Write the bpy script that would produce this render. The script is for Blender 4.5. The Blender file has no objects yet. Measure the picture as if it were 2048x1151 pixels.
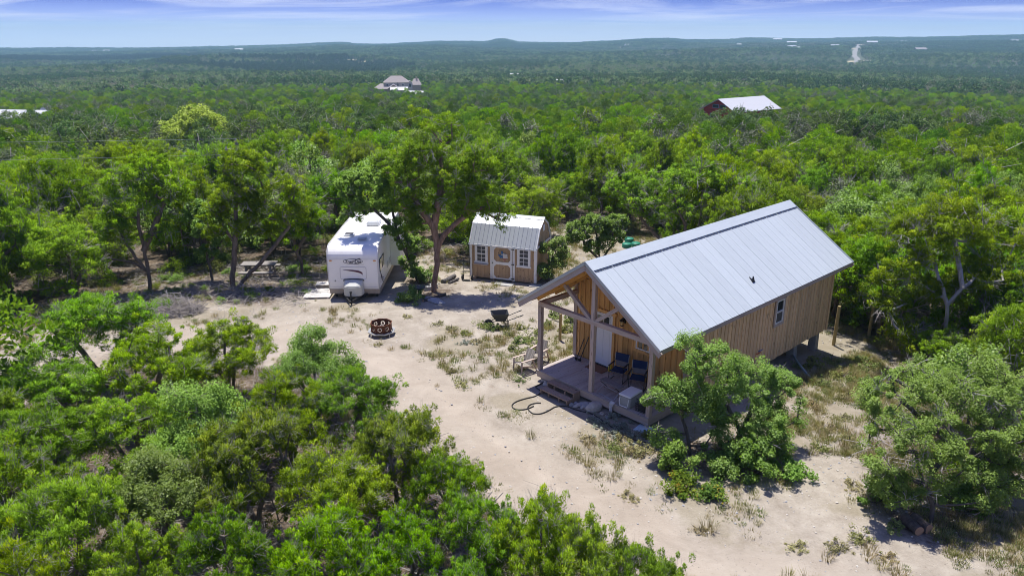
import bpy, math, random
import numpy as np
from mathutils import Vector, Matrix, Euler

# ------------------------------------------------------------------ camera, light, exposure
SC = bpy.context.scene
COL = SC.collection
CAMZ = 12.27
cam_data = bpy.data.cameras.new("camera")
cam = bpy.data.objects.new("camera", cam_data); COL.objects.link(cam)
cam_data.sensor_width = 36.0
cam_data.lens = 1497.0 / 2048.0 * 36.0
cam.location = (0, 0, CAMZ)
cam.rotation_euler = (math.pi / 2 - 0.3337, 0, 0)
cam_data.clip_start = 0.1
cam_data.clip_end = 20000
SC.camera = cam

SUN_DIR = Vector((-0.103, 0.286, 1.0)).normalized()      # towards the sun
SUN_EL = math.asin(SUN_DIR.z)
SUN_AZ = math.atan2(SUN_DIR.x, SUN_DIR.y)
world = bpy.data.worlds.new("World"); SC.world = world
world.use_nodes = True
wn, wl = world.node_tree.nodes, world.node_tree.links
wn.clear()
w_out = wn.new("ShaderNodeOutputWorld"); w_bg = wn.new("ShaderNodeBackground")
w_bg.inputs["Strength"].default_value = 0.075
w_sky = wn.new("ShaderNodeTexSky"); w_sky.sky_type = 'NISHITA'; w_sky.sun_disc = False
w_sky.sun_elevation = SUN_EL; w_sky.sun_rotation = SUN_AZ
w_sky.altitude = 300; w_sky.air_density = 1.0; w_sky.dust_density = 0.6; w_sky.ozone_density = 2.0
w_tint = wn.new("ShaderNodeMix"); w_tint.data_type = 'RGBA'; w_tint.blend_type = 'MULTIPLY'
w_tint.inputs[0].default_value = 1.0
w_tint.inputs[7].default_value = (0.275, 0.335, 0.74, 1)
wl.new(w_sky.outputs[0], w_tint.inputs[6])
w_tc = wn.new("ShaderNodeTexCoord")
w_sep = wn.new("ShaderNodeSeparateXYZ"); wl.new(w_tc.outputs["Generated"], w_sep.inputs[0])
def wmath(op, a, b=None, c=None):
    n = wn.new("ShaderNodeMath"); n.operation = op
    for i, v in enumerate((a, b, c)):
        if v is None: continue
        if isinstance(v, (int, float)): n.inputs[i].default_value = v
        else: wl.new(v, n.inputs[i])
    return n.outputs[0]
w_vec = wn.new("ShaderNodeCombineXYZ")                    # clear dry air: the blue comes down close to the horizon
wl.new(w_sep.outputs[0], w_vec.inputs[0]); wl.new(w_sep.outputs[1], w_vec.inputs[1])
w_lift = wmath('ADD', wmath('MULTIPLY', wmath('SMOOTH_MIN', wmath('ABSOLUTE', w_sep.outputs[2]), 0.07, 0.03), 11.0), wmath('ABSOLUTE', w_sep.outputs[2]))
wl.new(w_lift, w_vec.inputs[2])
w_nv = wn.new("ShaderNodeVectorMath"); w_nv.operation = 'NORMALIZE'; wl.new(w_vec.outputs[0], w_nv.inputs[0])
wl.new(w_nv.outputs[0], w_sky.inputs[0])
w_den = wmath('ADD', wmath('ABSOLUTE', w_sep.outputs[2]), 0.055)
w_u = wmath('DIVIDE', w_sep.outputs[0], w_den); w_v = wmath('DIVIDE', w_sep.outputs[1], w_den)
w_uv = wn.new("ShaderNodeCombineXYZ")
wl.new(wmath('MULTIPLY', w_u, 0.42), w_uv.inputs[0])
wl.new(wmath('ADD', wmath('MULTIPLY', w_v, 0.70), wmath('MULTIPLY', w_u, 0.13)), w_uv.inputs[1])
w_n1 = wn.new("ShaderNodeTexNoise"); w_n1.inputs["Scale"].default_value = 0.55
w_n1.inputs["Detail"].default_value = 9; w_n1.inputs["Roughness"].default_value = 0.62; w_n1.inputs["Distortion"].default_value = 1.1
wl.new(w_uv.outputs[0], w_n1.inputs["Vector"])
w_r = wn.new("ShaderNodeValToRGB"); w_r.color_ramp.elements[0].position = 0.46; w_r.color_ramp.elements[1].position = 0.74
wl.new(w_n1.outputs["Fac"], w_r.inputs[0])
w_cl = wn.new("ShaderNodeMix"); w_cl.data_type = 'RGBA'
wl.new(wmath('MULTIPLY', w_r.outputs[0], 0.75), w_cl.inputs[0])
wl.new(w_tint.outputs[2], w_cl.inputs[6]); w_cl.inputs[7].default_value = (4.9, 5.15, 6.1, 1)
w_hz = wn.new("ShaderNodeMix"); w_hz.data_type = 'RGBA'                     # pale air along the skyline, all the way round
wl.new(wmath('MINIMUM', wmath('MULTIPLY', wmath('POWER', wmath('MAXIMUM', wmath('SUBTRACT', 1.0, wmath('DIVIDE', wmath('MAXIMUM', wmath('ADD', w_sep.outputs[2], 0.012), 0.0), 0.058)), 0.0), 1.6), 1.0), 1.0), w_hz.inputs[0])
wl.new(w_cl.outputs[2], w_hz.inputs[6]); w_hz.inputs[7].default_value = (4.3, 4.65, 5.4, 1)
wl.new(w_hz.outputs[2], w_bg.inputs["Color"]); wl.new(w_bg.outputs[0], w_out.inputs[0])

sun_data = bpy.data.lights.new("sun", 'SUN'); sun_data.energy = 2.6; sun_data.angle = math.radians(0.5)
sun_data.color = (1.0, 0.955, 0.88)
sun = bpy.data.objects.new("sun", sun_data); COL.objects.link(sun)
sun.rotation_euler = SUN_DIR.to_track_quat('Z', 'Y').to_euler()
SC.view_settings.view_transform = 'Standard'
try: SC.view_settings.look = 'None'
except Exception: pass
SC.view_settings.gamma = 1.0; SC.view_settings.use_curve_mapping = False
SC.view_settings.exposure = 1.42
SC.render.engine = 'CYCLES'
SC.cycles.max_bounces = 8; SC.cycles.diffuse_bounces = 6; SC.cycles.glossy_bounces = 2
SC.cycles.transmission_bounces = 6; SC.cycles.transparent_max_bounces = 6; SC.cycles.volume_bounces = 0
SC.cycles.use_adaptive_sampling = True
SC.cycles.filter_width = 0.95
SC.cycles.sample_clamp_indirect = 6

rng = np.random.default_rng(7)
random.seed(7)
PI = math.pi

# ------------------------------------------------------------------ materials
def new_mat(name):
    m = bpy.data.materials.new(name); m.use_nodes = True
    nt = m.node_tree; nt.nodes.clear()
    out = nt.nodes.new("ShaderNodeOutputMaterial")
    return m, nt, out
class NT:
    """small helper for node graphs"""
    def __init__(s, nt): s.nt = nt
    def n(s, t, **kw):
        nd = s.nt.nodes.new(t)
        for k, v in kw.items(): setattr(nd, k, v)
        return nd
    def l(s, a, b): s.nt.links.new(a, b)
    def put(s, sock, v):
        if hasattr(v, "is_linked"): s.l(v, sock)
        elif isinstance(v, (tuple, list)) and len(v) == 3 and sock.type == 'RGBA': sock.default_value = (*v, 1)
        else: sock.default_value = v
    def math(s, op, a, b=0.0, clamp=False):
        nd = s.n("ShaderNodeMath", operation=op, use_clamp=clamp)
        s.put(nd.inputs[0], a); s.put(nd.inputs[1], b); return nd.outputs[0]
    def mix(s, f, a, b, blend='MIX'):
        nd = s.n("ShaderNodeMix", data_type='RGBA', blend_type=blend)
        s.put(nd.inputs[0], f); s.put(nd.inputs[6], a); s.put(nd.inputs[7], b); return nd.outputs[2]
    def noise(s, vec, scale, detail=4, rough=0.55, dist=0.0, out="Fac"):
        nd = s.n("ShaderNodeTexNoise")
        if vec is not None: s.l(vec, nd.inputs["Vector"])
        nd.inputs["Scale"].default_value = scale; nd.inputs["Detail"].default_value = detail
        nd.inputs["Roughness"].default_value = rough; nd.inputs["Distortion"].default_value = dist
        return nd.outputs[out]
    def ramp(s, f, a, b):
        nd = s.n("ShaderNodeMapRange"); nd.clamp = True
        s.put(nd.inputs[0], f); nd.inputs[1].default_value = a; nd.inputs[2].default_value = b
        return nd.outputs[0]
    def attr(s, name):
        nd = s.n("ShaderNodeAttribute", attribute_name=name); return nd.outputs["Fac"]
    def mapping(s, vec, scale, loc=None):
        nd = s.n("ShaderNodeMapping"); s.l(vec, nd.inputs[0]); nd.inputs["Scale"].default_value = scale
        if loc is not None: s.put(nd.inputs["Location"], loc)
        return nd.outputs[0]
    def bump(s, h, strength, dist):
        nd = s.n("ShaderNodeBump"); s.l(h, nd.inputs["Height"]); nd.inputs["Strength"].default_value = strength
        nd.inputs["Distance"].default_value = dist; return nd.outputs[0]
    def bsdf(s, out, color, rough=0.6, metal=0.0, normal=None, spec=0.4, **kw):
        b = s.n("ShaderNodeBsdfPrincipled"); s.put(b.inputs["Base Color"], color); s.put(b.inputs["Roughness"], rough)
        s.put(b.inputs["Metallic"], metal); b.inputs["Specular IOR Level"].default_value = spec
        if normal is not None: s.l(normal, b.inputs["Normal"])
        for k, v in kw.items(): s.put(b.inputs[k], v)
        s.l(b.outputs[0], out.inputs[0]); return b

def mat_plain(name, c, rough=0.6, metal=0.0, var=0.25, scale=6.0, dirt=None, dirt_amt=0.5, spec=0.4, bump=0.0):
    """one base colour with fine uneven wear"""
    m, nt, out = new_mat(name); g = NT(nt)
    tc = g.n("ShaderNodeTexCoord").outputs["Object"]
    f = g.noise(tc, scale, 5, 0.6)
    lo = tuple(x * (1 - var) for x in c); hi = tuple(min(1, x * (1 + var * 0.6)) for x in c)
    col = g.mix(f, lo, hi)
    if dirt is not None:
        d = g.ramp(g.noise(tc, scale * 0.45, 6, 0.7, 0.4), 0.52, 0.72)
        col = g.mix(g.math('MULTIPLY', d, dirt_amt), col, dirt)
    rg = g.math('ADD', rough - 0.08, g.math('MULTIPLY', f, 0.16))
    nrm = g.bump(g.noise(tc, scale * 8, 4), 0.6, bump) if bump else None
    g.bsdf(out, col, rg, metal, nrm, spec)
    return m

def mat_wood(name, c, dark, grey=None, grey_amt=0.0, axis=2, rough=0.75, var=0.35):
    """wood for unit boxes: grain runs along one axis, each piece gets its own tone"""
    m, nt, out = new_mat(name); g = NT(nt)
    tc = g.n("ShaderNodeTexCoord").outputs["Object"]
    oi = g.n("ShaderNodeObjectInfo").outputs["Random"]
    off = g.n("ShaderNodeCombineXYZ")
    for i in range(3): g.put(off.inputs[i], g.math('MULTIPLY', oi, 37.0 + 11 * i))
    sc = [5.0, 5.0, 5.0]; sc[axis] = 0.9
    v = g.mapping(tc, sc, off.outputs[0])
    n1 = g.noise(v, 2.2, 7, 0.65, 0.6)
    sc2 = [1.5, 1.5, 1.5]; sc2[axis] = 2.2
    n2 = g.noise(g.mapping(tc, sc2, off.outputs[0]), 1.6, 3, 0.5)
    sc3 = [1.1, 1.1, 1.1]; sc3[axis] = 7.0
    kn = g.noise(g.mapping(tc, sc3, off.outputs[0]), 2.0, 1, 0.4)
    col = g.mix(g.ramp(n1, 0.3, 0.72), dark, c)
    tone = g.math('ADD', 1 - var * 0.5, g.math('MULTIPLY', oi, var))
    hs = g.n("ShaderNodeHueSaturation"); g.put(hs.inputs["Color"], col); g.put(hs.inputs["Value"], tone)
    col = hs.outputs[0]
    col = g.mix(g.math('MULTIPLY', g.ramp(kn, 0.66, 0.72), 0.75), col, tuple(x * 0.35 for x in dark))
    if grey is not None:
        col = g.mix(g.math('MULTIPLY', g.ramp(n2, 0.35, 0.65), grey_amt), col, grey)
    g.bsdf(out, col, rough, 0.0, g.bump(n1, 0.5, 0.02), 0.25)
    return m

def mat_metal_roof(name, c, rough=0.38):
    m, nt, out = new_mat(name); g = NT(nt)
    tc = g.n("ShaderNodeTexCoord").outputs["Object"]
    oi = g.n("ShaderNodeObjectInfo").outputs["Random"]
    f = g.noise(tc, 3.0, 5, 0.6); st = g.noise(g.mapping(tc, (9, 0.7, 0.7)), 1.5, 5, 0.6)
    col = g.mix(f, tuple(x * 0.93 for x in c), c)
    col = g.mix(g.math('MULTIPLY', g.ramp(st, 0.46, 0.78), 0.38), col, tuple(x * 0.72 for x in c))
    hs = g.n("ShaderNodeHueSaturation"); g.put(hs.inputs["Color"], col)
    g.put(hs.inputs["Value"], g.math('ADD', 0.96, g.math('MULTIPLY', oi, 0.08)))
    g.bsdf(out, hs.outputs[0], g.math('ADD', rough, g.math('MULTIPLY', f, 0.12)), 0.18, None, 0.35)
    return m

def mat_leaf(name, lo, hi, tip, trans=0.3, hue_var=0.03, val_var=0.35, gloss=0.006):
    """foliage: tone per leaf and clump comes with the mesh, small drift from tree to tree"""
    m, nt, out = new_mat(name); g = NT(nt)
    t = g.attr("tone"); oi = g.n("ShaderNodeObjectInfo").outputs["Random"]
    col = g.mix(g.ramp(t, 0.0, 0.62), lo, hi)
    col = g.mix(g.ramp(t, 0.70, 1.0), col, tip)
    hs = g.n("ShaderNodeHueSaturation"); g.put(hs.inputs["Color"], col)
    g.put(hs.inputs["Hue"], g.math('ADD', 0.5 - hue_var, g.math('MULTIPLY', oi, 2 * hue_var)))
    r2 = g.math('FRACT', g.math('MULTIPLY', oi, 7.31))
    g.put(hs.inputs["Value"], g.math('ADD', 1 - val_var * 0.5, g.math('MULTIPLY', r2, val_var)))
    r3 = g.math('FRACT', g.math('MULTIPLY', oi, 17.7))
    g.put(hs.inputs["Saturation"], g.math('ADD', 0.93, g.math('MULTIPLY', r3, 0.09)))
    d = g.n("ShaderNodeBsdfDiffuse"); g.put(d.inputs[0], hs.outputs[0])
    tr = g.n("ShaderNodeBsdfTranslucent"); g.put(tr.inputs[0], g.mix(1.0, hs.outputs[0], (1.25, 1.3, 0.55), 'MULTIPLY'))
    gl = g.n("ShaderNodeBsdfGlossy"); gl.inputs["Roughness"].default_value = 0.45; gl.inputs[0].default_value = (1, 1, 1, 1)
    mx = g.n("ShaderNodeMixShader"); mx.inputs[0].default_value = trans
    g.l(d.outputs[0], mx.inputs[1]); g.l(tr.outputs[0], mx.inputs[2])
    m2 = g.n("ShaderNodeMixShader"); m2.inputs[0].default_value = gloss
    g.l(mx.outputs[0], m2.inputs[1]); g.l(gl.outputs[0], m2.inputs[2]); g.l(m2.outputs[0], out.inputs[0])
    return m

def mat_bark(name, a, b, scale=9.0):
    m, nt, out = new_mat(name); g = NT(nt)
    tc = g.n("ShaderNodeTexCoord").outputs["Object"]
    f = g.noise(g.mapping(tc, (1, 1, 0.25)), scale, 6, 0.7, 0.3)
    g.bsdf(out, g.mix(g.ramp(f, 0.3, 0.7), a, b), 0.9, 0, g.bump(f, 0.7, 0.03), 0.2)
    return m

MAT = {}
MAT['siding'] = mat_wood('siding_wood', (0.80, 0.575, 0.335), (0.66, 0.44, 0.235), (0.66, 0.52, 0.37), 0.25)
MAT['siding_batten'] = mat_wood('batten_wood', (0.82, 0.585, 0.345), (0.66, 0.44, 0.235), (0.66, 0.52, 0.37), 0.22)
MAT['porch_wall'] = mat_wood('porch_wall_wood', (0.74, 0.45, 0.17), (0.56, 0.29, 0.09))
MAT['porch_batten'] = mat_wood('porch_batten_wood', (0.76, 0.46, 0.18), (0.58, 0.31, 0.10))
MAT['beam'] = mat_wood('weathered_beam_wood', (0.52, 0.41, 0.335), (0.36, 0.27, 0.21), (0.47, 0.415, 0.39), 0.6)
MAT['beam_y'] = mat_wood('weathered_beam_wood_long', (0.52, 0.41, 0.335), (0.36, 0.27, 0.21), (0.47, 0.415, 0.39), 0.6, axis=1)
MAT['rafter'] = mat_wood('rafter_wood', (0.62, 0.35, 0.10), (0.44, 0.22, 0.05), axis=0)
MAT['deck'] = mat_wood('deck_wood', (0.45, 0.385, 0.35), (0.31, 0.25, 0.22), (0.44, 0.41, 0.40), 0.6, axis=1, var=0.3)
MAT['shed_board'] = mat_wood('shed_siding_wood', (0.50, 0.35, 0.215), (0.38, 0.255, 0.15), var=0.2)
MAT['grey_wood'] = mat_wood('grey_weathered_wood', (0.38, 0.345, 0.305), (0.22, 0.195, 0.165), axis=0)
MAT['table_wood'] = mat_wood('weathered_wood_shade_tone', (0.30, 0.28, 0.265), (0.17, 0.155, 0.145), axis=0)  # weathered grey wood, darkened in colour to stand for tree shade on the table
MAT['post_green'] = mat_bark('treated_post_wood', (0.30, 0.235, 0.10), (0.42, 0.34, 0.17), 6)
MAT['step'] = mat_wood('step_wood', (0.44, 0.33, 0.25), (0.29, 0.20, 0.145), axis=0)
MAT['roof'] = mat_metal_roof('galvanised_roof', (0.505, 0.555, 0.575), 0.42)
MAT['shed_roof'] = mat_metal_roof('shed_roof_metal', (0.48, 0.505, 0.525))
MAT['flash'] = mat_plain('roof_flashing', (0.52, 0.55, 0.58), 0.4, 0.4, 0.1)
MAT['white_trim'] = mat_plain('white_trim_paint', (0.80, 0.79, 0.77), 0.5, 0, 0.08, dirt=(0.5, 0.44, 0.36), dirt_amt=0.25)
MAT['white_door'] = mat_plain('white_door_paint', (0.80, 0.81, 0.83), 0.45, 0, 0.05)
MAT['trailer'] = mat_plain('trailer_fibreglass', (0.90, 0.885, 0.865), 0.32, 0, 0.05, 1.5, dirt=(0.58, 0.53, 0.45), dirt_amt=0.32)
MAT['trailer_tan'] = mat_plain('trailer_tan_skirt', (0.40, 0.335, 0.27), 0.5)
MAT['seam'] = mat_plain('trailer_seam', (0.62, 0.61, 0.60), 0.5, 0, 0.05)
MAT['black'] = mat_plain('black_metal', (0.022, 0.022, 0.024), 0.45, 0.2, 0.3)
MAT['black_plastic'] = mat_plain('black_plastic', (0.030, 0.033, 0.035), 0.5, 0, 0.3)
MAT['tray'] = mat_plain('barrow_tray_plastic', (0.055, 0.060, 0.062), 0.42, 0, 0.25, dirt=(0.28, 0.24, 0.19), dirt_amt=0.25)
MAT['hose'] = mat_plain('black_hose_rubber', (0.030, 0.028, 0.026), 0.5, 0, 0.3)
MAT['rubber'] = mat_plain('tyre_rubber', (0.035, 0.034, 0.033), 0.8, 0, 0.3)
MAT['navy'] = mat_plain('navy_canvas', (0.012, 0.030, 0.105), 0.85, 0, 0.3, 20)
MAT['greycloth'] = mat_plain('grey_canvas', (0.20, 0.185, 0.20), 0.85, 0, 0.25, 20)
MAT['steel'] = mat_plain('dull_steel', (0.42, 0.43, 0.44), 0.42, 0.6, 0.2)
MAT['rust'] = mat_plain('rusted_steel', (0.15, 0.055, 0.025), 0.85, 0.1, 0.5, 7, dirt=(0.06, 0.025, 0.015), dirt_amt=0.8)
MAT['ash'] = mat_plain('wood_ash', (0.16, 0.145, 0.13), 0.95, 0, 0.5, 12)
MAT['glass'] = mat_plain('dark_window_glass', (0.030, 0.038, 0.042), 0.06, 0, 0.2, 2, spec=0.8)
MAT['screen'] = mat_plain('window_screen', (0.085, 0.085, 0.09), 0.5, 0, 0.2, 3)
MAT['cooler_grey'] = mat_plain('cooler_grey_plastic', (0.33, 0.345, 0.36), 0.5, 0, 0.1)
MAT['cooler_white'] = mat_plain('cooler_white_plastic', (0.76, 0.78, 0.80), 0.45, 0, 0.06)
MAT['mat'] = mat_plain('coir_mat', (0.20, 0.105, 0.06), 0.95, 0, 0.3, 30)
MAT['yellow'] = mat_plain('yellow_plastic', (0.72, 0.52, 0.03), 0.4, 0, 0.15)
MAT['concrete'] = mat_plain('concrete', (0.36, 0.355, 0.345), 0.9, 0, 0.25, 5, dirt=(0.22, 0.20, 0.18), dirt_amt=0.5, bump=0.01)
MAT['rock'] = mat_plain('limestone', (0.55, 0.51, 0.45), 0.9, 0, 0.35, 4, dirt=(0.24, 0.22, 0.19), dirt_amt=0.6, bump=0.02)
MAT['rock_grey'] = mat_plain('grey_limestone', (0.36, 0.36, 0.37), 0.9, 0, 0.35, 4, dirt=(0.18, 0.17, 0.16), dirt_amt=0.6, bump=0.02)
MAT['char'] = mat_bark('charred_bark', (0.022, 0.02, 0.019), (0.20, 0.185, 0.175))
MAT['log'] = mat_bark('log_bark', (0.05, 0.042, 0.038), (0.13, 0.105, 0.09))
MAT['log_end'] = mat_plain('cut_log_end', (0.42, 0.26, 0.15), 0.9, 0, 0.3)
MAT['pvc'] = mat_plain('grey_green_pipe', (0.25, 0.33, 0.33), 0.45, 0, 0.1)
MAT['red'] = mat_plain('red_pipe', (0.48, 0.045, 0.025), 0.45, 0, 0.1)
MAT['blue'] = mat_plain('blue_pipe', (0.03, 0.12, 0.36), 0.45, 0, 0.1)
MAT['amber'] = mat_plain('amber_lens', (0.75, 0.36, 0.08), 0.35, 0, 0.1)
MAT['maroon'] = mat_plain('maroon_decal', (0.085, 0.012, 0.045), 0.4, 0, 0.05)
MAT['decal_dark'] = mat_plain('dark_decal', (0.045, 0.04, 0.075), 0.4, 0, 0.05)
MAT['tank'] = mat_plain('tank_cover_plastic', (0.56, 0.565, 0.52), 0.45, 0, 0.15, 3, dirt=(0.40, 0.40, 0.36), dirt_amt=0.4)
MAT['lid'] = mat_plain('green_lid_plastic', (0.02, 0.20, 0.13), 0.5, 0, 0.2)
MAT['red_siding'] = mat_wood('red_siding', (0.36, 0.05, 0.04), (0.26, 0.03, 0.025), axis=0)
MAT['blue_trim'] = mat_plain('blue_grey_paint', (0.14, 0.22, 0.30), 0.6)
MAT['far_white'] = mat_plain('white_far_metal', (0.46, 0.47, 0.49), 0.5, 0, 0.05)
MAT['shingle'] = mat_plain('grey_brown_shingle', (0.30, 0.265, 0.25), 0.9, 0, 0.25, 3)
MAT['stone_wall'] = mat_plain('tan_stone_wall', (0.42, 0.35, 0.27), 0.9, 0, 0.3, 2)
MAT['tan_wall'] = mat_plain('pale_wall', (0.50, 0.46, 0.40), 0.9, 0, 0.2, 2)
MAT['asphalt'] = mat_plain('pale_road', (0.25, 0.24, 0.22), 0.9, 0, 0.15, 0.05)
MAT['drygrass'] = mat_plain('dry_field', (0.34, 0.29, 0.15), 1.0, 0, 0.35, 0.06, dirt=(0.16, 0.17, 0.06), dirt_amt=0.5)
MAT['lamp_glass'] = mat_plain('lantern_glass', (0.55, 0.36, 0.12), 0.15, 0, 0.1, spec=0.7)
MAT['tx_blue'] = mat_plain('faded_blue_paint', (0.055, 0.155, 0.33), 0.6, 0, 0.3)
MAT['tx_white'] = mat_plain('faded_white_paint', (0.62, 0.60, 0.57), 0.6, 0, 0.2)
MAT['tx_red'] = mat_plain('faded_red_paint', (0.42, 0.20, 0.17), 0.6, 0, 0.3)
MAT['board_blue'] = mat_plain('pale_foam_board', (0.50, 0.62, 0.70), 0.6, 0, 0.1)
MAT['towel'] = mat_plain('white_rag', (0.60, 0.60, 0.60), 0.9, 0, 0.25, 20)
MAT['wire'] = mat_plain('power_wire', (0.42, 0.42, 0.42), 0.5)
MAT['bark_juniper'] = mat_bark('juniper_bark', (0.075, 0.058, 0.048), (0.24, 0.195, 0.165))
MAT['bark_red'] = mat_bark('reddish_juniper_bark', (0.10, 0.058, 0.040), (0.36, 0.245, 0.185))
MAT['bark_oak'] = mat_bark('oak_bark', (0.055, 0.048, 0.042), (0.17, 0.15, 0.13))
MAT['dead'] = mat_bark('dead_grey_wood', (0.20, 0.18, 0.17), (0.44, 0.405, 0.38))
MAT['leaf_juniper'] = mat_leaf('juniper_foliage', (0.078, 0.140, 0.006), (0.195, 0.340, 0.005), (0.360, 0.470, 0.010), 0.42, 0.020, 0.42)
MAT['leaf_oak'] = mat_leaf('oak_foliage', (0.105, 0.180, 0.024), (0.205, 0.320, 0.060), (0.30, 0.41, 0.10), 0.46, 0.014, 0.36, 0.015)
MAT['leaf_oak_light'] = mat_leaf('light_oak_foliage', (0.13, 0.22, 0.030), (0.24, 0.375, 0.075), (0.36, 0.47, 0.14), 0.46, 0.008, 0.1, 0.012)
MAT['leaf_far_juniper'] = mat_leaf('distant_juniper_foliage', (0.045, 0.098, 0.008), (0.105, 0.205, 0.012), (0.19, 0.29, 0.02), 0.35, 0.018, 0.5)  # juniper green darkened for the self-shadow that coarse far crowns lack
MAT['leaf_far_oak'] = mat_leaf('distant_oak_foliage', (0.060, 0.105, 0.028), (0.115, 0.185, 0.055), (0.19, 0.25, 0.09), 0.35, 0.018, 0.5)  # oak green darkened likewise, crown self-shadow put into the colour
MAT['leaf_hill'] = mat_leaf('hill_foliage', (0.022, 0.052, 0.012), (0.055, 0.110, 0.020), (0.10, 0.16, 0.04), 0.3, 0.02, 0.5)
MAT['leaf_cloud_shade'] = mat_leaf('cloud_shaded_foliage', (0.014, 0.036, 0.012), (0.028, 0.062, 0.016), (0.04, 0.08, 0.02), 0.2, 0.01, 0.2)  # very dark green that paints a cloud shadow onto far woods
MAT['leaf_grey'] = mat_leaf('grey_green_foliage', (0.095, 0.118, 0.062), (0.15, 0.18, 0.10), (0.21, 0.23, 0.15), 0.25, 0.02, 0.3)
MAT['leaf_bright'] = mat_leaf('bright_foliage', (0.11, 0.20, 0.03), (0.23, 0.38, 0.075), (0.34, 0.46, 0.14), 0.35, 0.012, 0.2)
MAT['leaf_yellow'] = mat_leaf('yellow_green_foliage', (0.20, 0.30, 0.02), (0.37, 0.50, 0.06), (0.52, 0.62, 0.14), 0.3, 0.01, 0.2)
MAT['leaf_weed'] = mat_leaf('weed_foliage', (0.11, 0.15, 0.035), (0.23, 0.27, 0.08), (0.36, 0.36, 0.15), 0.25, 0.03, 0.4)
MAT['leaf_straw'] = mat_leaf('dry_grass_blades', (0.19, 0.19, 0.06), (0.36, 0.31, 0.15), (0.50, 0.42, 0.25), 0.2, 0.03, 0.4)
MAT['leaf_sumac'] = mat_leaf('sumac_foliage', (0.05, 0.13, 0.015), (0.16, 0.26, 0.02), (0.55, 0.28, 0.03), 0.35, 0.02, 0.2)
MAT['leaf_silver'] = mat_leaf('silver_weed_foliage', (0.16, 0.20, 0.16), (0.30, 0.34, 0.29), (0.52, 0.54, 0.50), 0.2, 0.02, 0.2)

# ------------------------------------------------------------------ objects and meshes
def tag(o, label=None, cat=None, group=None, kind=None):
    if label: o['label'] = label
    if cat: o['category'] = cat
    if group: o['group'] = group
    if kind: o['kind'] = kind
    return o
def thing(name, label, cat, loc=(0, 0, 0), rotz=0.0, group=None):
    o = bpy.data.objects.new(name, None); COL.objects.link(o)
    o.empty_display_size = 0.2
    o.location = loc; o.rotation_euler = (0, 0, rotz)
    return tag(o, label, cat, group)
def link(name, me, parent=None, loc=None, rot=None, scale=None):
    o = bpy.data.objects.new(name, me); COL.objects.link(o)
    if parent is not None: o.parent = parent
    if loc is not None: o.location = loc
    if rot is not None: o.rotation_euler = rot
    if scale is not None: o.scale = scale
    return o
def np_mesh(name, V, F, mats, tone=None, midx=None, smooth=False, extra=None, nrm=None):
    """mesh from arrays; F is (n,3) or (n,4)"""
    V = np.ascontiguousarray(V, dtype=np.float32); F = np.ascontiguousarray(F, dtype=np.int32)
    me = bpy.data.meshes.new(name)
    n, k = F.shape
    me.vertices.add(len(V)); me.vertices.foreach_set("co", V.ravel())
    me.loops.add(n * k); me.loops.foreach_set("vertex_index", F.ravel())
    me.polygons.add(n); me.polygons.foreach_set("loop_start", np.arange(0, n * k, k, dtype=np.int32))
    me.polygons.foreach_set("use_smooth", np.full(n, smooth, dtype=bool))
    for m in (mats if isinstance(mats, (list, tuple)) else [mats]): me.materials.append(m)
    if midx is not None: me.polygons.foreach_set("material_index", np.asarray(midx, dtype=np.int32))
    if tone is not None:
        a = me.attributes.new("tone", 'FLOAT', 'FACE'); a.data.foreach_set("value", np.asarray(tone, dtype=np.float32))
    for nm, arr in (extra or {}).items():
        a = me.attributes.new(nm, 'FLOAT', 'POINT'); a.data.foreach_set("value", np.asarray(arr, dtype=np.float32))
    me.update(calc_edges=True)
    if nrm is not None:
        me.polygons.foreach_set("use_smooth", np.ones(n, dtype=bool)); me.normals_split_custom_set_from_vertices(np.ascontiguousarray(nrm, dtype=np.float32))
    return me

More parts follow.
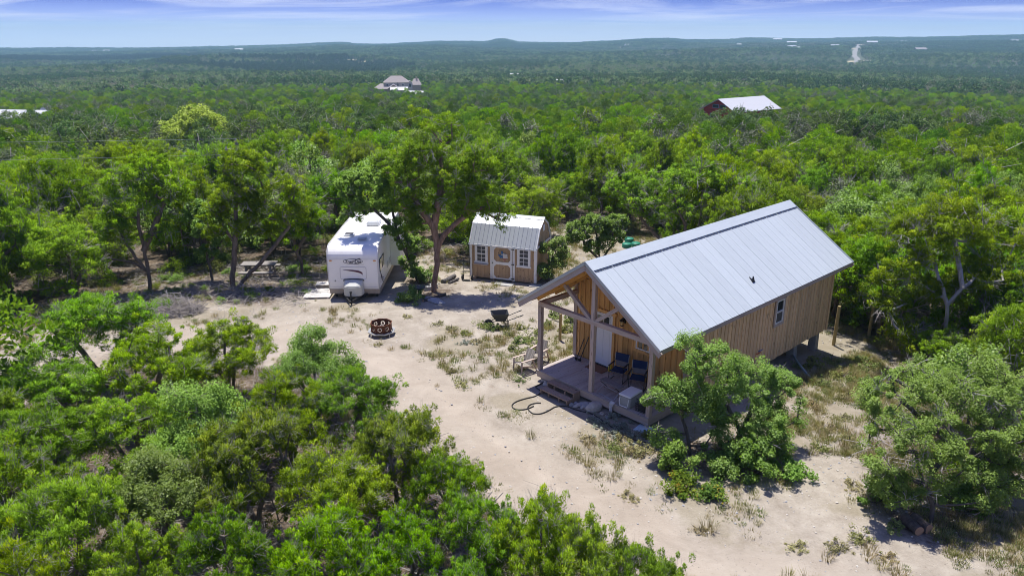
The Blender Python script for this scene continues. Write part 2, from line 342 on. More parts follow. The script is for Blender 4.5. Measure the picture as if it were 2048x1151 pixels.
class MB:
    """collects boxes, tubes, prisms ... into one mesh"""
    def __init__(s): s.v = []; s.f = []; s.m = []; s.cur = 0
    def add(s, vs, fs, M=None):
        b = len(s.v)
        for p in vs:
            p = Vector(p)
            if M is not None: p = M @ p
            s.v.append(tuple(p))
        for f in fs: s.f.append(tuple(b + i for i in f)); s.m.append(s.cur)
        return s
    def box(s, c, size, rot=None, taper=1.0):
        x, y, z = (d / 2 for d in size); t = taper
        vs = [(-x, -y, -z), (x, -y, -z), (x, y, -z), (-x, y, -z), (-x * t, -y * t, z), (x * t, -y * t, z), (x * t, y * t, z), (-x * t, y * t, z)]
        M = Matrix.Translation(c)
        if rot is not None: M = M @ Euler(rot).to_matrix().to_4x4()
        return s.add(vs, [(0, 3, 2, 1), (4, 5, 6, 7), (0, 1, 5, 4), (1, 2, 6, 5), (2, 3, 7, 6), (3, 0, 4, 7)], M)
    def bar(s, p0, p1, w, h, up=(0, 0, 1)):
        p0, p1 = Vector(p0), Vector(p1); d = (p1 - p0); L = d.length; d.normalize()
        u = Vector(up); x = u.cross(d)
        if x.length < 1e-4: x = Vector((1, 0, 0))
        x.normalize(); z = d.cross(x)
        M = Matrix((x, d, z)).transposed().to_4x4(); M.translation = (p0 + p1) / 2
        return s.box((0, 0, 0), (w, L, h)).__class__._xf(s, M, 8)
    @staticmethod
    def _xf(s, M, n):
        for i in range(len(s.v) - n, len(s.v)): s.v[i] = tuple(M @ Vector(s.v[i]))
        return s
    def tube(s, pts, r, n=8, cap=True):
        pts = [Vector(p) for p in pts]; rs = r if isinstance(r, (list, tuple)) else [r] * len(pts)
        b = len(s.v); prev = None
        for i, p in enumerate(pts):
            d = (pts[min(i + 1, len(pts) - 1)] - pts[max(i - 1, 0)]).normalized()
            if prev is None:
                x = d.orthogonal().normalized()
            else:
                x = prev - d * prev.dot(d)
                x = x.normalized() if x.length > 1e-6 else d.orthogonal().normalized()
            prev = x; y = d.cross(x)
            for k in range(n):
                a = 2 * PI * k / n
                s.v.append(tuple(p + (x * math.cos(a) + y * math.sin(a)) * rs[i]))
        for i in range(len(pts) - 1):
            for k in range(n):
                k2 = (k + 1) % n
                s.f.append((b + i * n + k, b + i * n + k2, b + (i + 1) * n + k2, b + (i + 1) * n + k)); s.m.append(s.cur)
        if cap:
            s.f.append(tuple(b + k for k in reversed(range(n)))); s.m.append(s.cur)
            s.f.append(tuple(b + (len(pts) - 1) * n + k for k in range(n))); s.m.append(s.cur)
        return s
    def prism(s, poly, vec, M=None):
        """poly: list of 3D points, extruded along vec"""
        n = len(poly); vec = Vector(vec); P = [Vector(p) for p in poly]
        vs = P + [p + vec for p in P]
        fs = [tuple(reversed(range(n))), tuple(range(n, 2 * n))] + [(i, (i + 1) % n, n + (i + 1) % n, n + i) for i in range(n)]
        return s.add(vs, fs, M)
    def ring(s, outer, inner, vec):
        n = len(outer); vec = Vector(vec); b = len(s.v)
        for L in (outer, inner):
            for p in L: s.v.append(tuple(Vector(p)))
        for L in (outer, inner):
            for p in L: s.v.append(tuple(Vector(p) + vec))
        for i in range(n):
            j = (i + 1) % n
            for f in ((i, j, n + j, n + i), (2 * n + i, 3 * n + i, 3 * n + j, 2 * n + j), (i, 2 * n + i, 2 * n + j, j), (n + i, n + j, 3 * n + j, 3 * n + i)):
                s.f.append(tuple(b + k for k in f)); s.m.append(s.cur)
        return s
    def lathe(s, prof, n=20, c=(0, 0, 0)):
        b = len(s.v)
        for r, z in prof:
            for k in range(n):
                a = 2 * PI * k / n; s.v.append((c[0] + r * math.cos(a), c[1] + r * math.sin(a), c[2] + z))
        for i in range(len(prof) - 1):
            for k in range(n):
                k2 = (k + 1) % n
                s.f.append((b + i * n + k, b + i * n + k2, b + (i + 1) * n + k2, b + (i + 1) * n + k)); s.m.append(s.cur)
        return s
    def mat(s, i): s.cur = i; return s
    def mesh(s, name, mats, smooth=False, bevel=0.0):
        me = bpy.data.meshes.new(name); me.from_pydata(s.v, [], s.f)
        for m in (mats if isinstance(mats, (list, tuple)) else [mats]): me.materials.append(m)
        me.polygons.foreach_set("material_index", s.m)
        if smooth: me.polygons.foreach_set("use_smooth", [True] * len(s.f))
        me.update(calc_edges=True)
        if bevel:
            import bmesh
            bm = bmesh.new(); bm.from_mesh(me)
            bmesh.ops.recalc_face_normals(bm, faces=bm.faces)
            es = [e for e in bm.edges if len(e.link_faces) == 2 and e.calc_face_angle(0) > 0.5]
            bmesh.ops.bevel(bm, geom=es, offset=bevel, segments=2, affect='EDGES', clamp_overlap=True)
            bm.to_mesh(me); bm.free()
        else:
            import bmesh
            bm = bmesh.new(); bm.from_mesh(me); bmesh.ops.recalc_face_normals(bm, faces=bm.faces); bm.to_mesh(me); bm.free()
        return me
    def build(s, name, mats, parent=None, smooth=False, bevel=0.0, loc=None, rot=None):
        return link(name, s.mesh(name, mats, smooth, bevel), parent, loc, rot)

_unit = {}
def box_obj(name, mat, parent, c, size, rot=(0, 0, 0)):
    """a board, post or plank: unit box shared between alike pieces"""
    if mat not in _unit: _unit[mat] = MB().box((0, 0, 0), (1, 1, 1)).mesh('board', MAT[mat])
    return link(name, _unit[mat], parent, c, rot, size)
def copy_tree(o, loc=None, rotz=None, label=None, group=None, parent=None):
    c = o.copy(); COL.objects.link(c)
    if parent is not None: c.parent = parent
    if loc is not None: c.location = loc
    if rotz is not None: c.rotation_euler = (0, 0, rotz)
    if label: c['label'] = label
    if group: c['group'] = group
    for ch in list(o.children): copy_tree(ch, parent=c)
    return c

# ------------------------------------------------------------------ lie of the land
def vnoise(x,y,s,seed=0):
    # smooth value noise on a hashed lattice
    x=np.asarray(x,float)/s; y=np.asarray(y,float)/s
    xi=np.floor(x); yi=np.floor(y); fx=x-xi; fy=y-yi
    fx=fx*fx*(3-2*fx); fy=fy*fy*(3-2*fy)
    def h(i,j):
        v=np.sin(i*127.1+j*311.7+seed*74.7)*43758.5453
        return v-np.floor(v)
    return (h(xi,yi)*(1-fx)+h(xi+1,yi)*fx)*(1-fy)+(h(xi,yi+1)*(1-fx)+h(xi+1,yi+1)*fx)*fy
def sst(a,b,x):
    t=np.clip((x-a)/(b-a),0,1); return t*t*(3-2*t)
# skyline of the far hills: azimuth from +Y (degrees), rise per metre seen from the camera
CRA=np.array([-35.58, -33.09, -26.23, -21.65, -16.43, -13.71, -12.32, -10.93, -8.81, -5.22, -3.41, -1.78, -1.24, -0.69, -0.15, 0.4, 4.57, 7.45, 9.57, 11.33, 12.38, 15.46, 16.79, 21.33, 24.41, 27.62, 30.11, 32.95, 36.66])
CRS=np.array([-0.0198, -0.0204, -0.0218, -0.0209, -0.0198, -0.0178, -0.0167, -0.0191, -0.0187, -0.0158, -0.0158, -0.0165, -0.0141, -0.0129, -0.0147, -0.0171, -0.017, -0.0151, -0.0127, -0.012, -0.0137, -0.0135, -0.0117, -0.012, -0.0106, -0.0098, -0.008, -0.0068, -0.0065])
PD=np.array([0,27,40,60,100,165,300,440,600,700,850,1000,1500])
PZ=np.array([0,0,-.5,-1.5,-3.8,-8.2,-17,-25.5,-29.5,-33,-38,-43,-47.])
def gz(x,y):
    x=np.asarray(x,float); y=np.asarray(y,float)
    D=np.hypot(x,y); az=np.degrees(np.arctan2(x,y))
    z=np.interp(D,PD,PZ)
    cz=CAMZ+3800*np.interp(np.abs(az)*np.sign(az),CRA,CRS)-4
    far=np.where(D<3800,-47+(cz+47)*sst(1500,3800,D),cz-(D-3800)*.05)
    z=np.where(D>1500,far,z)
    z=z-.085*np.clip(x-5,0,11)*sst(18,28,y)*(1-sst(50,110,D))
    z=z+(vnoise(x,y,7,1)-.5)*.16*sst(8,30,D)*(1-.5*sst(0,1,0*D))
    z=z+(vnoise(x,y,430,4)-.55)*22*sst(1000,1500,D)*(1-sst(2900,3700,D))
    z=z+(vnoise(x,y,60,2)-.5)*2.2*sst(70,200,D)+(vnoise(x,y,260,3)-.5)*10*sst(500,1100,D)*(1-.6*sst(2500,3600,D))
    z=z+2.8*np.exp(-((x+62)**2+(y-434)**2)/26.**2)+.4*np.exp(-((x-49)**2+(y-161)**2)/12.**2)+13*np.exp(-((D-1480)/130.)**2)*sst(-27,-23,az)*(1-sst(-11,-5,az))
    return z

# ------------------------------------------------------------------ tree positions (metres; the camera stands over 0, 0)
CLEAR = np.array([(-24.23, 29.17), (-22.59, 30.56), (-19.8, 30.71), (-16.74, 30.83), (-18.5, 34.5), (-19.5, 38.0), (-12.29, 41.42), (-9.87, 38.5), (-9.9, 42.6), (-5.3, 42.9), (-5.0, 40.6), (-3.34, 40.0), (-2.6, 41.5), (2.57, 46.05), (3.75, 51.44), (5.98, 49.24), (9.01, 48.98), (9.5, 47.0), (12.5, 38.5), (16.0, 33.5), (16.6, 30.8), (16.2, 28.6), (15.6, 26.9), (13.6, 24.0), (11.5, 20.27), (10.4, 18.04), (11.96, 17.36), (14.78, 18.6), (17.97, 18.6), (17.85, 13.0), (3.6, 13.8), (3.4, 14.6), (2.2, 15.0), (0.6, 15.6), (-0.34, 17.5), (-1.4, 18.9), (-2.58, 20.72), (-4.96, 23.42), (-7.8, 25.9), (-10.01, 26.6), (-12.99, 27.3), (-14.87, 26.54), (-17.48, 24.43), (-19.41, 22.58)])
DRIVE = np.array([(-24.0, 25.6), (-19.94, 26.52), (-15.37, 30.4), (-12.33, 31.3), (-8.52, 30.84), (-6.27, 28.42), (-3.21, 26.79), (-1.66, 23.8), (-0.71, 21.9), (1.01, 20.11), (3.1, 18.5), (4.08, 16.87), (5.36, 15.67), (7.32, 14.56), (11.0, 13.0), (11.0, 9.0), (2.19, 9.07), (-0.31, 16.24), (-1.91, 20.13), (-5.98, 24.99), (-11.08, 27.5), (-14.18, 27.4), (-18.06, 23.65), (-21.5, 21.5)])
def in_poly(P, poly):
    x, y = P[:, 0], P[:, 1]; ins = np.zeros(len(P), bool); n = len(poly)
    for i in range(n):
        x1, y1 = poly[i]; x2, y2 = poly[(i + 1) % n]
        c = (y1 > y) != (y2 > y)
        with np.errstate(divide='ignore', invalid='ignore'):
            ins ^= c & (x < (x2 - x1) * (y - y1) / (y2 - y1 + 1e-12) + x1)
    return ins
def sd_poly(P, poly):
    """signed distance, positive inside"""
    d = np.full(len(P), 1e9); n = len(poly)
    for i in range(n):
        a = poly[i]; b = poly[(i + 1) % n]; ab = b - a
        t = np.clip(((P - a) @ ab) / (ab @ ab), 0, 1)
        d = np.minimum(d, np.hypot(*(P - a - t[:, None] * ab).T))
    return np.where(in_poly(P, poly), d, -d)

# thicket between the camera and the drive: x, y, height, spread, kind, look
FORE = [(-14.53, 24.14, 4.3, 2.3, 'j'), (-14.66, 20.94, 3.3, 2.0, 'j'), (-11.71, 22.22, 3.5, 1.9, 'j'), (-9.7, 23.24, 3.4, 1.75, 'j'),
        (-6.48, 22.28, 3.2, 1.5, 'o'), (-4.62, 19.5, 3.4, 1.8, 'j'), (-2.89, 16.65, 3.6, 1.7, 'j'), (-1.6, 15.6, 3.1, 1.3, 'j'),
        (-6.42, 18.92, 3.6, 1.9, 'j'), (-8.41, 17.9, 3.6, 1.8, 'o'), (-10.36, 18.2, 3.8, 2.0, 'j'), (-12.3, 17.0, 3.6, 2.0, 'j'),
        (-6.46, 16.0, 3.6, 1.8, 'j'), (-4.23, 15.2, 3.7, 1.7, 'j'), (-8.6, 15.4, 2.9, 1.6, 'o'), (-7.9, 13.1, 3.2, 1.25, 'j'),
        (-5.95, 12.9, 3.4, 1.35, 'j'), (-9.8, 13.5, 3.5, 1.7, 'j'), (-0.56, 13.55, 3.4, 1.3, 'j'), (-3.9, 12.9, 3.3, 1.4, 'j'),
        (-2.35, 13.2, 3.3, 1.2, 'j'), (0.60, 13.05, 3.75, 1.25, 'j'), (1.6, 12.35, 3.5, 1.2, 'j'), (2.55, 12.15, 3.15, 1.05, 'j'),
        (-1.1, 11.7, 2.9, 1.1, 'j'), (0.2, 11.2, 2.9, 1.0, 'j'), (-9.2, 11.3, 3.6, 1.4, 'j'),
        (-11.6, 14.6, 3.6, 1.7, 'j'), (-14.6, 17.9, 3.6, 2.0, 'j'), (-17.2, 20.4, 3.4, 1.8, 'j'), (-13.4, 12.8, 3.4, 1.7, 'j')]
# trees that stand in or at the edge of the clearing are built one by one further down; keep random trees off them
KEEP = [(-3.94, 35.64, 3.4), (-5.04, 37.85, 2.6), (5.41, 19.84, 3), (6.8, 20.0, 3), (11.03, 16.59, 3), (12.85, 18.08, 3), (1.9, 37.6, 1.8),
        (4.96, 39.0, 2.2), (17.8, 27.96, 2.6), (-18.82, 36.74, 2.5), (-14.49, 36.68, 2.5), (-15.85, 38.4, 2.0), (-11.57, 39.31, 2.0), (9.4, 43.5, 3.0), (-10.4, 44.6, 2.5),
        (17.2, 32.2, 2.4), (19.6, 30.2, 2.2), (22.6, 32.6, 2.2), (21.0, 35.6, 2.2), (24.0, 29.8, 2.2), (-2.2, 43.2, 2.2), (-21.8, 35.2, 2.5)]
BUILDINGS = [(2.648, 23.167, -0.8188, -3.4, 3.6, -1, 13.4), (-7.69, 34.5, 0.0, -1.9, 2.8, -1.5, 8.0), (-0.49, 37.6, -0.35, -2.2, 2.2, -0.6, 3.0)]
def near_building(P, pad=0.0):
    r = np.zeros(len(P), bool)
    for bx, by, a, x0, x1, y0, y1 in BUILDINGS:
        c, s = math.cos(a), math.sin(a); dx, dy = P[:, 0] - bx, P[:, 1] - by
        u, v = c * dx + s * dy, -s * dx + c * dy
        r |= (u > x0 - pad) & (u < x1 + pad) & (v > y0 - pad) & (v < y1 + pad)
    return r
# openings far out: red barn house, stone house with a dry lawn, white roof, road and fields: x, y, radius
HOUSES_GAP = [(45.5, 160.0, 8), (52, 168, 7), (42.5, 152, 7), (40, 145, 5), (-57, 402, 20), (-63, 432, 17), (-60, 414, 16), (-116, 172, 10), (-108, 176, 7)]
def far_open(P):
    r = np.zeros(len(P), bool)
    for x, y, q in HOUSES_GAP: r |= np.hypot(P[:, 0] - x, P[:, 1] - y) < q
    return r
def jitter_grid(s, ymax, half_deg, dmin, dmax, r):
    xm = math.tan(math.radians(half_deg)) * ymax
    nx, ny = int(2 * xm / s) + 1, int(ymax / s) + 1
    X, Y = np.meshgrid(np.arange(nx) * s - xm, np.arange(ny) * s)
    X = X + (np.arange(ny)[:, None] % 2) * s * 0.5
    P = np.stack([X.ravel(), Y.ravel()], 1) + r.uniform(-0.42, 0.42, (nx * ny, 2)) * s
    D = np.hypot(P[:, 0], P[:, 1]); az = np.degrees(np.arctan2(P[:, 0], P[:, 1]))
    return P[(D > dmin) & (D < dmax) & (np.abs(az) < half_deg)]
r1 = np.random.default_rng(11)
P = jitter_grid(3.05, 90, 52, 9.0, 90, r1)
ok = (sd_poly(P, CLEAR) < -1.1) & ~near_building(P, 1.0)
ok &= ~((P[:, 1] < 29) & (P[:, 0] > -16) & (P[:, 0] < 4.2) & (sd_poly(P, CLEAR) < 0) & (P[:, 1] < 27))   # the fore thicket is placed by hand
ok &= ~((P[:, 1] < 21.5) & (P[:, 0] > 2))
for kx, ky, kr in KEEP: ok &= np.hypot(P[:, 0] - kx, P[:, 1] - ky) > kr
P = P[ok]
azP = np.degrees(np.arctan2(P[:, 0], P[:, 1])); DP = np.hypot(P[:, 0], P[:, 1])
seen = (np.abs(azP) < 37)
order = np.argsort(np.where(seen, DP, 1e6))
NEAR_ALL = P[order]; n_seen = int(seen.sum())
N_SINGLE = min(n_seen, 262)
NEAR = NEAR_ALL[:N_SINGLE]; NEAR_REST = NEAR_ALL[N_SINGLE:]

# ------------------------------------------------------------------ ground
def ring_radii():
    a = [0.0, 0.3, 3.0] + list(np.arange(6, 52, 0.36)); q = a[-1]
    while q < 4600: q *= 1.045; a.append(min(q, 4600))
    return np.array(a[1:])
RR = ring_radii()
fine = np.arange(-46, 46.01, 0.22); coarse = np.arange(48, 312.1, 3.0)
AA = np.radians(np.concatenate([fine, coarse])); NA = len(AA); NR = len(RR)
gx = np.outer(RR, np.sin(AA)).ravel(); gy = np.outer(RR, np.cos(AA)).ravel()
GP = np.stack([gx, gy], 1)
gz_v = gz(gx, gy)
D_v = np.hypot(gx, gy)
near_v = D_v < 75
clear_d = np.full(len(GP), -9.0); drive_d = np.full(len(GP), -9.0)
clear_d[near_v] = sd_poly(GP[near_v], CLEAR); drive_d[near_v] = sd_poly(GP[near_v], DRIVE)
wob = (vnoise(gx, gy, 1.6, 5) - 0.5) * 1.6 + (vnoise(gx, gy, 0.6, 6) - 0.5) * 0.7
m_clear = sst(-1.4, 0.9, clear_d + wob)
m_drive = sst(-0.9, 0.9, drive_d + wob * 0.8)
tree_litter = np.zeros(len(GP))                       # leaf litter lies under the single trees of the clearing
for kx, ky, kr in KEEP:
    tree_litter = np.maximum(tree_litter, 0.75 * np.exp(-((gx - kx) ** 2 + (gy - ky) ** 2) / (0.55 * kr) ** 2))
left_wood = sst(0.0, 2.5, -(gx + 9.6)) * sst(32.3, 34.0, gy + 0.25 * (gx + 12)) * (gy < 60)     # litter on the yard under the trees left of the trailer
tree_litter = np.maximum(tree_litter, 0.62 * left_wood)
m_litter = np.clip(np.maximum(1 - m_clear, tree_litter * (1 - m_drive)), 0, 1)
patch = vnoise(gx, gy, 2.6, 8) * 0.6 + vnoise(gx, gy, 0.9, 9) * 0.4
right_yard = sst(6.5, 9.5, gx + 0.35 * (gy - 20)) * sst(13, 17, gy)
m_grass = np.clip(sst(0.46, 0.70, patch + 0.14 * right_yard) * m_clear * (1 - m_drive), 0, 1)
m_far = sst(90, 400, D_v)
def dry_patch(x, y, q): return np.exp(-((gx - x) ** 2 + (gy - y) ** 2) / q ** 2)
FIELDS = [(1160, 2300, 110), (1046, 2270, 50), (1430, 2670, 130), (1275, 2240, 50), (-117, 520, 26), (-262, 1416, 50), (-793, 2290, 60)]
rf_ = np.random.default_rng(303)
for q in range(46):
    a_ = math.radians(rf_.uniform(4, 36) if q < 30 else rf_.uniform(-36, 4)); D_ = rf_.uniform(1500, 3500); FIELDS.append((D_ * math.sin(a_), D_ * math.cos(a_), rf_.uniform(22, 60)))
for x_, y_, w_ in ((-35, 300, 9), (70, 260, 8), (120, 330, 12), (-150, 420, 14), (30, 520, 14), (190, 610, 18), (-260, 700, 22), (100, 840, 22)): FIELDS.append((x_, y_, w_))
m_field = np.clip(sum(dry_patch(*f_) for f_ in FIELDS), 0, 1)

m_gr, nt, out = new_mat('pale_caliche_ground'); g = NT(nt)
pos = g.n("ShaderNodeTexCoord").outputs["Object"]
fine_n = g.noise(pos, 9.0, 8, 0.72); mid_n = g.noise(pos, 1.1, 6, 0.6, 0.4); big_n = g.noise(pos, 0.22, 4, 0.6)
sand = g.mix(g.ramp(mid_n, 0.3, 0.72), (0.255, 0.222, 0.180), (0.390, 0.352, 0.298))
sand = g.mix(g.math('MULTIPLY', g.ramp(fine_n, 0.45, 0.75), 0.5), sand, (0.423, 0.383, 0.329))
sand = g.mix(g.math('MULTIPLY', g.ramp(g.noise(pos, 3.2, 6, 0.75, 0.6), 0.55, 0.75), 0.45), sand, (0.202, 0.151, 0.111))
drv = g.mix(g.ramp(big_n, 0.3, 0.7), (0.325, 0.277, 0.222), (0.378, 0.335, 0.280))
drv = g.mix(g.math('MULTIPLY', g.ramp(fine_n, 0.5, 0.8), 0.35), drv, (0.430, 0.383, 0.329))
drv = g.mix(g.math('MULTIPLY', g.ramp(g.noise(pos, 2.1, 7, 0.75, 0.8), 0.56, 0.78), 0.3), drv, (0.255, 0.202, 0.158))
col = g.mix(g.attr("drive"), sand, drv)
col = g.mix(g.math('MULTIPLY', g.attr("rut"), 0.45), col, (0.42, 0.36, 0.295))
col = g.mix(g.math('MULTIPLY', g.math('MULTIPLY', g.attr("crown_strip"), g.ramp(fine_n, 0.4, 0.65)), 0.6), col, (0.24, 0.20, 0.165))
vor = g.n("ShaderNodeTexVoronoi"); g.l(pos, vor.inputs["Vector"]); vor.inputs["Scale"].default_value = 14.0
peb = g.math('MULTIPLY', g.ramp(vor.outputs["Distance"], 0.22, 0.10), g.ramp(g.noise(pos, 2.5, 3), 0.36, 0.58))
sepc = g.n("ShaderNodeSeparateColor"); g.l(vor.outputs["Color"], sepc.inputs[0])
pcol = g.mix(sepc.outputs[0], (0.175, 0.151, 0.128), (0.497, 0.470, 0.430))
col = g.mix(g.math('MULTIPLY', peb, 0.85), col, pcol)
mot = g.noise(pos, 0.75, 9, 0.72, 0.7)
col = g.mix(1.0, col, g.mix(g.ramp(mot, 0.30, 0.70), (0.80, 0.785, 0.76), (1.07, 1.07, 1.06)), 'MULTIPLY')
spk = g.n("ShaderNodeTexVoronoi"); g.l(pos, spk.inputs["Vector"]); spk.inputs["Scale"].default_value = 5.0
col = g.mix(g.math('MULTIPLY', g.math('MULTIPLY', g.ramp(spk.outputs["Distance"], 0.13, 0.05), g.ramp(g.noise(pos, 0.9, 4), 0.45, 0.6)), 0.8), col, (0.15, 0.12, 0.095))
gmask = g.ramp(g.math('ADD', g.attr("grassy"), g.math('MULTIPLY', g.math('SUBTRACT', g.noise(pos, 5.0, 5, 0.7), 0.5), 1.1)), 0.42, 0.85)
gcol = g.mix(g.noise(pos, 2.0, 4), (0.155, 0.135, 0.075), (0.225, 0.19, 0.115))
col = g.mix(g.math('MULTIPLY', gmask, 0.42), col, gcol)
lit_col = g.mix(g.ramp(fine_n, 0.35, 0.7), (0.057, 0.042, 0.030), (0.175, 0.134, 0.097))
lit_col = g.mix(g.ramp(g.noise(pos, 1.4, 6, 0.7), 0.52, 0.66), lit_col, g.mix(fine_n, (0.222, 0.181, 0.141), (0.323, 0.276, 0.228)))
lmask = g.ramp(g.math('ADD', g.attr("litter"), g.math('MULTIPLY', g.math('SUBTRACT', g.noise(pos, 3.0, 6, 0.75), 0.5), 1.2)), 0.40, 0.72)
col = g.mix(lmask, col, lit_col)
farc = g.mix(g.noise(pos, 0.02, 5, 0.7), (0.045, 0.060, 0.028), (0.11, 0.12, 0.06))
col = g.mix(g.attr("far"), col, farc)
fld = g.mix(g.noise(pos, 0.05, 6, 0.7), (0.30, 0.25, 0.13), (0.46, 0.40, 0.27))
col = g.mix(g.ramp(g.math('ADD', g.attr("field"), g.math('MULTIPLY', g.math('SUBTRACT', g.noise(pos, 0.03, 4), 0.5), 0.6)), 0.4, 0.6), col, fld)
hgt = g.math('ADD', g.math('MULTIPLY', fine_n, 0.6), g.math('ADD', g.math('MULTIPLY', peb, 0.8), g.math('MULTIPLY', mid_n, 0.8)))
g.bsdf(out, col, 0.95, 0, g.bump(hgt, 0.55, 0.05), 0.15)
MAT['ground'] = m_gr

ii, jj = np.meshgrid(np.arange(NR - 1), np.arange(NA), indexing='ij'); j2 = (jj + 1) % NA
GF = np.stack([ii * NA + jj, ii * NA + j2, (ii + 1) * NA + j2, (ii + 1) * NA + jj], -1).reshape(-1, 4)[:, ::-1]
TRACK = np.array([(-24, 23.6), (-19, 25.6), (-14.6, 28.6), (-10.6, 29.4), (-7.2, 27.2), (-3.4, 23.4), (-0.9, 19.6), (2.2, 15.6), (5.6, 12.4), (8, 10)])
tdist = np.full(len(GP), 9.0); nm_ = D_v < 60
for a_, b_ in zip(TRACK[:-1], TRACK[1:]):
    t_ = np.clip(((GP[nm_] - a_) @ (b_ - a_)) / ((b_ - a_) @ (b_ - a_)), 0, 1); tdist[nm_] = np.minimum(tdist[nm_], np.hypot(*(GP[nm_] - a_ - t_[:, None] * (b_ - a_)).T))
tdist = tdist + (vnoise(gx, gy, 2.0, 17) - .5) * .3
m_rut = np.exp(-((tdist - .85) / .22) ** 2) * (.35 + .65 * vnoise(gx, gy, 3.0, 18)); m_mid = np.exp(-(tdist / .4) ** 2) * vnoise(gx, gy, 2.0, 19)
gz_v = gz_v - .035 * m_rut + .015 * m_mid
attrs = dict(rut=m_rut, crown_strip=m_mid, drive=m_drive, litter=m_litter, grassy=m_grass, far=m_far, field=m_field)
on_drive = m_drive[GF].mean(1) > 0.5
GV = np.stack([gx, gy, gz_v], 1)
def sub_sheet(name, sel, mats):
    F = GF[sel]; used = np.unique(F); rm = np.zeros(len(GV), np.int32); rm[used] = np.arange(len(used))
    return np_mesh(name, GV[used], rm[F], mats, smooth=True, extra={k: a[used] for k, a in attrs.items()})
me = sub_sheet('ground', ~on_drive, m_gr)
# the small disc straight under the camera
ground = link('ground', me); tag(ground, 'pale stony ground of the clearing running out under the woods and far hills', 'ground', kind='structure')
drive = link('dirt_drive', sub_sheet('dirt_drive', on_drive, m_gr)); tag(drive, 'pale beige caliche dirt drive sweeping past the cabin to the left', 'drive', kind='structure')

# ------------------------------------------------------------------ foliage and branch builders
def unit(a): return a / (np.linalg.norm(a, axis=-1, keepdims=True) + 1e-9)
def orient(V, F, n):
    """wind every leaf so that its face looks the way its puff does"""
    q = V[F]; g = np.cross(q[:, 2] - q[:, 0], q[:, 3] - q[:, 1]); fl = (g * n).sum(1) < 0
    F = F.copy(); F[fl] = F[fl][:, ::-1]
    return F
def sprays(r, C, R, n, L, w, up=0.30, flat=0.8, jit=0.55):
    """small pointed foliage sprays puffed round clump centres"""
    k = len(C); N = k * n
    c = np.repeat(C, n, 0); rr = np.repeat(R, n)
    d = unit(r.normal(size=(N, 3)) + np.array([0, 0, 0.30]))
    p = c + d * (rr * (0.35 + 0.65 * np.sqrt(r.random(N))))[:, None] * np.array([1, 1, flat])
    nn = unit(d * 0.8 + np.array([0, 0, 0.65]) + r.normal(size=(N, 3)) * 0.35)
    ax = unit(d + np.array([0, 0, up]) + r.normal(size=(N, 3)) * jit)
    sd = unit(np.cross(ax, nn + r.normal(size=(N, 3)) * 0.35))
    l = (L * r.uniform(0.6, 1.35, N))[:, None]; ww = (w * r.uniform(0.7, 1.3, N))[:, None]
    V = np.stack([p - ax * l * 0.35, p + ax * l * 0.15 + sd * ww, p + ax * l * 0.65, p + ax * l * 0.15 - sd * ww], 1).reshape(-1, 3)
    F = orient(V, np.arange(4 * N).reshape(N, 4), nn)
    tone = np.clip(np.repeat(r.random(k), n) * 0.68 + r.random(N) * 0.32, 0, 1)
    return V, F, tone, np.repeat(nn, 4, 0)
def leaves(r, C, R, n, L, w, flat=0.85):
    """broad leaves scattered on twigs round clump centres"""
    k = len(C); N = k * n
    c = np.repeat(C, n, 0); rr = np.repeat(R, n)
    d = unit(r.normal(size=(N, 3)))
    p = c + d * (rr * r.random(N) ** 0.45)[:, None] * np.array([1, 1, flat])
    nrm = unit(r.normal(size=(N, 3)) * 0.6 + np.array([0, 0, 0.75]) + d * 0.5)
    ax = unit(np.cross(nrm, r.normal(size=(N, 3)))); sd = np.cross(nrm, ax)
    l = (L * r.uniform(0.6, 1.3, N))[:, None]; ww = (w * r.uniform(0.7, 1.3, N))[:, None]
    V = np.stack([p - ax * l * 0.5, p + sd * ww * 0.5, p + ax * l * 0.5, p - sd * ww * 0.5], 1).reshape(-1, 3)
    F = orient(V, np.arange(4 * N).reshape(N, 4), nrm)
    tone = np.clip(np.repeat(r.random(k), n) * 0.45 + r.random(N) * 0.55, 0, 1)
    nn = unit(d * 0.45 + np.array([0, 0, 0.95]) + r.normal(size=(N, 3)) * 0.35); nn = np.where(((nn * nrm).sum(1) < 0)[:, None], nrm, nn)
    return V, F, tone, np.repeat(nn, 4, 0)
def frusta(A, B, ra, rb, k=5):
    """separate tapered limbs"""
    n = len(A); d = unit(B - A)
    ref = np.where(np.abs(d[:, 2:3]) < 0.9, np.array([[0, 0, 1.0]]), np.array([[1.0, 0, 0]]))
    x = unit(np.cross(d, ref)); y = np.cross(d, x)
    an = np.arange(k) * 2 * PI / k
    o = x[:, None, :] * np.cos(an)[None, :, None] + y[:, None, :] * np.sin(an)[None, :, None]
    va = A[:, None, :] - d[:, None, :] * ra[:, None, None] * 0.25 + o * ra[:, None, None]; vb = B[:, None, :] + o * rb[:, None, None]
    V = np.concatenate([va, vb], 1).reshape(-1, 3)
    b = (np.arange(n) * 2 * k)[:, None]; i = np.arange(k)[None, :]; j = (i + 1) % k
    F = np.stack([b + i, b + j, b + k + j, b + k + i], -1).reshape(-1, 4)
    return V, F
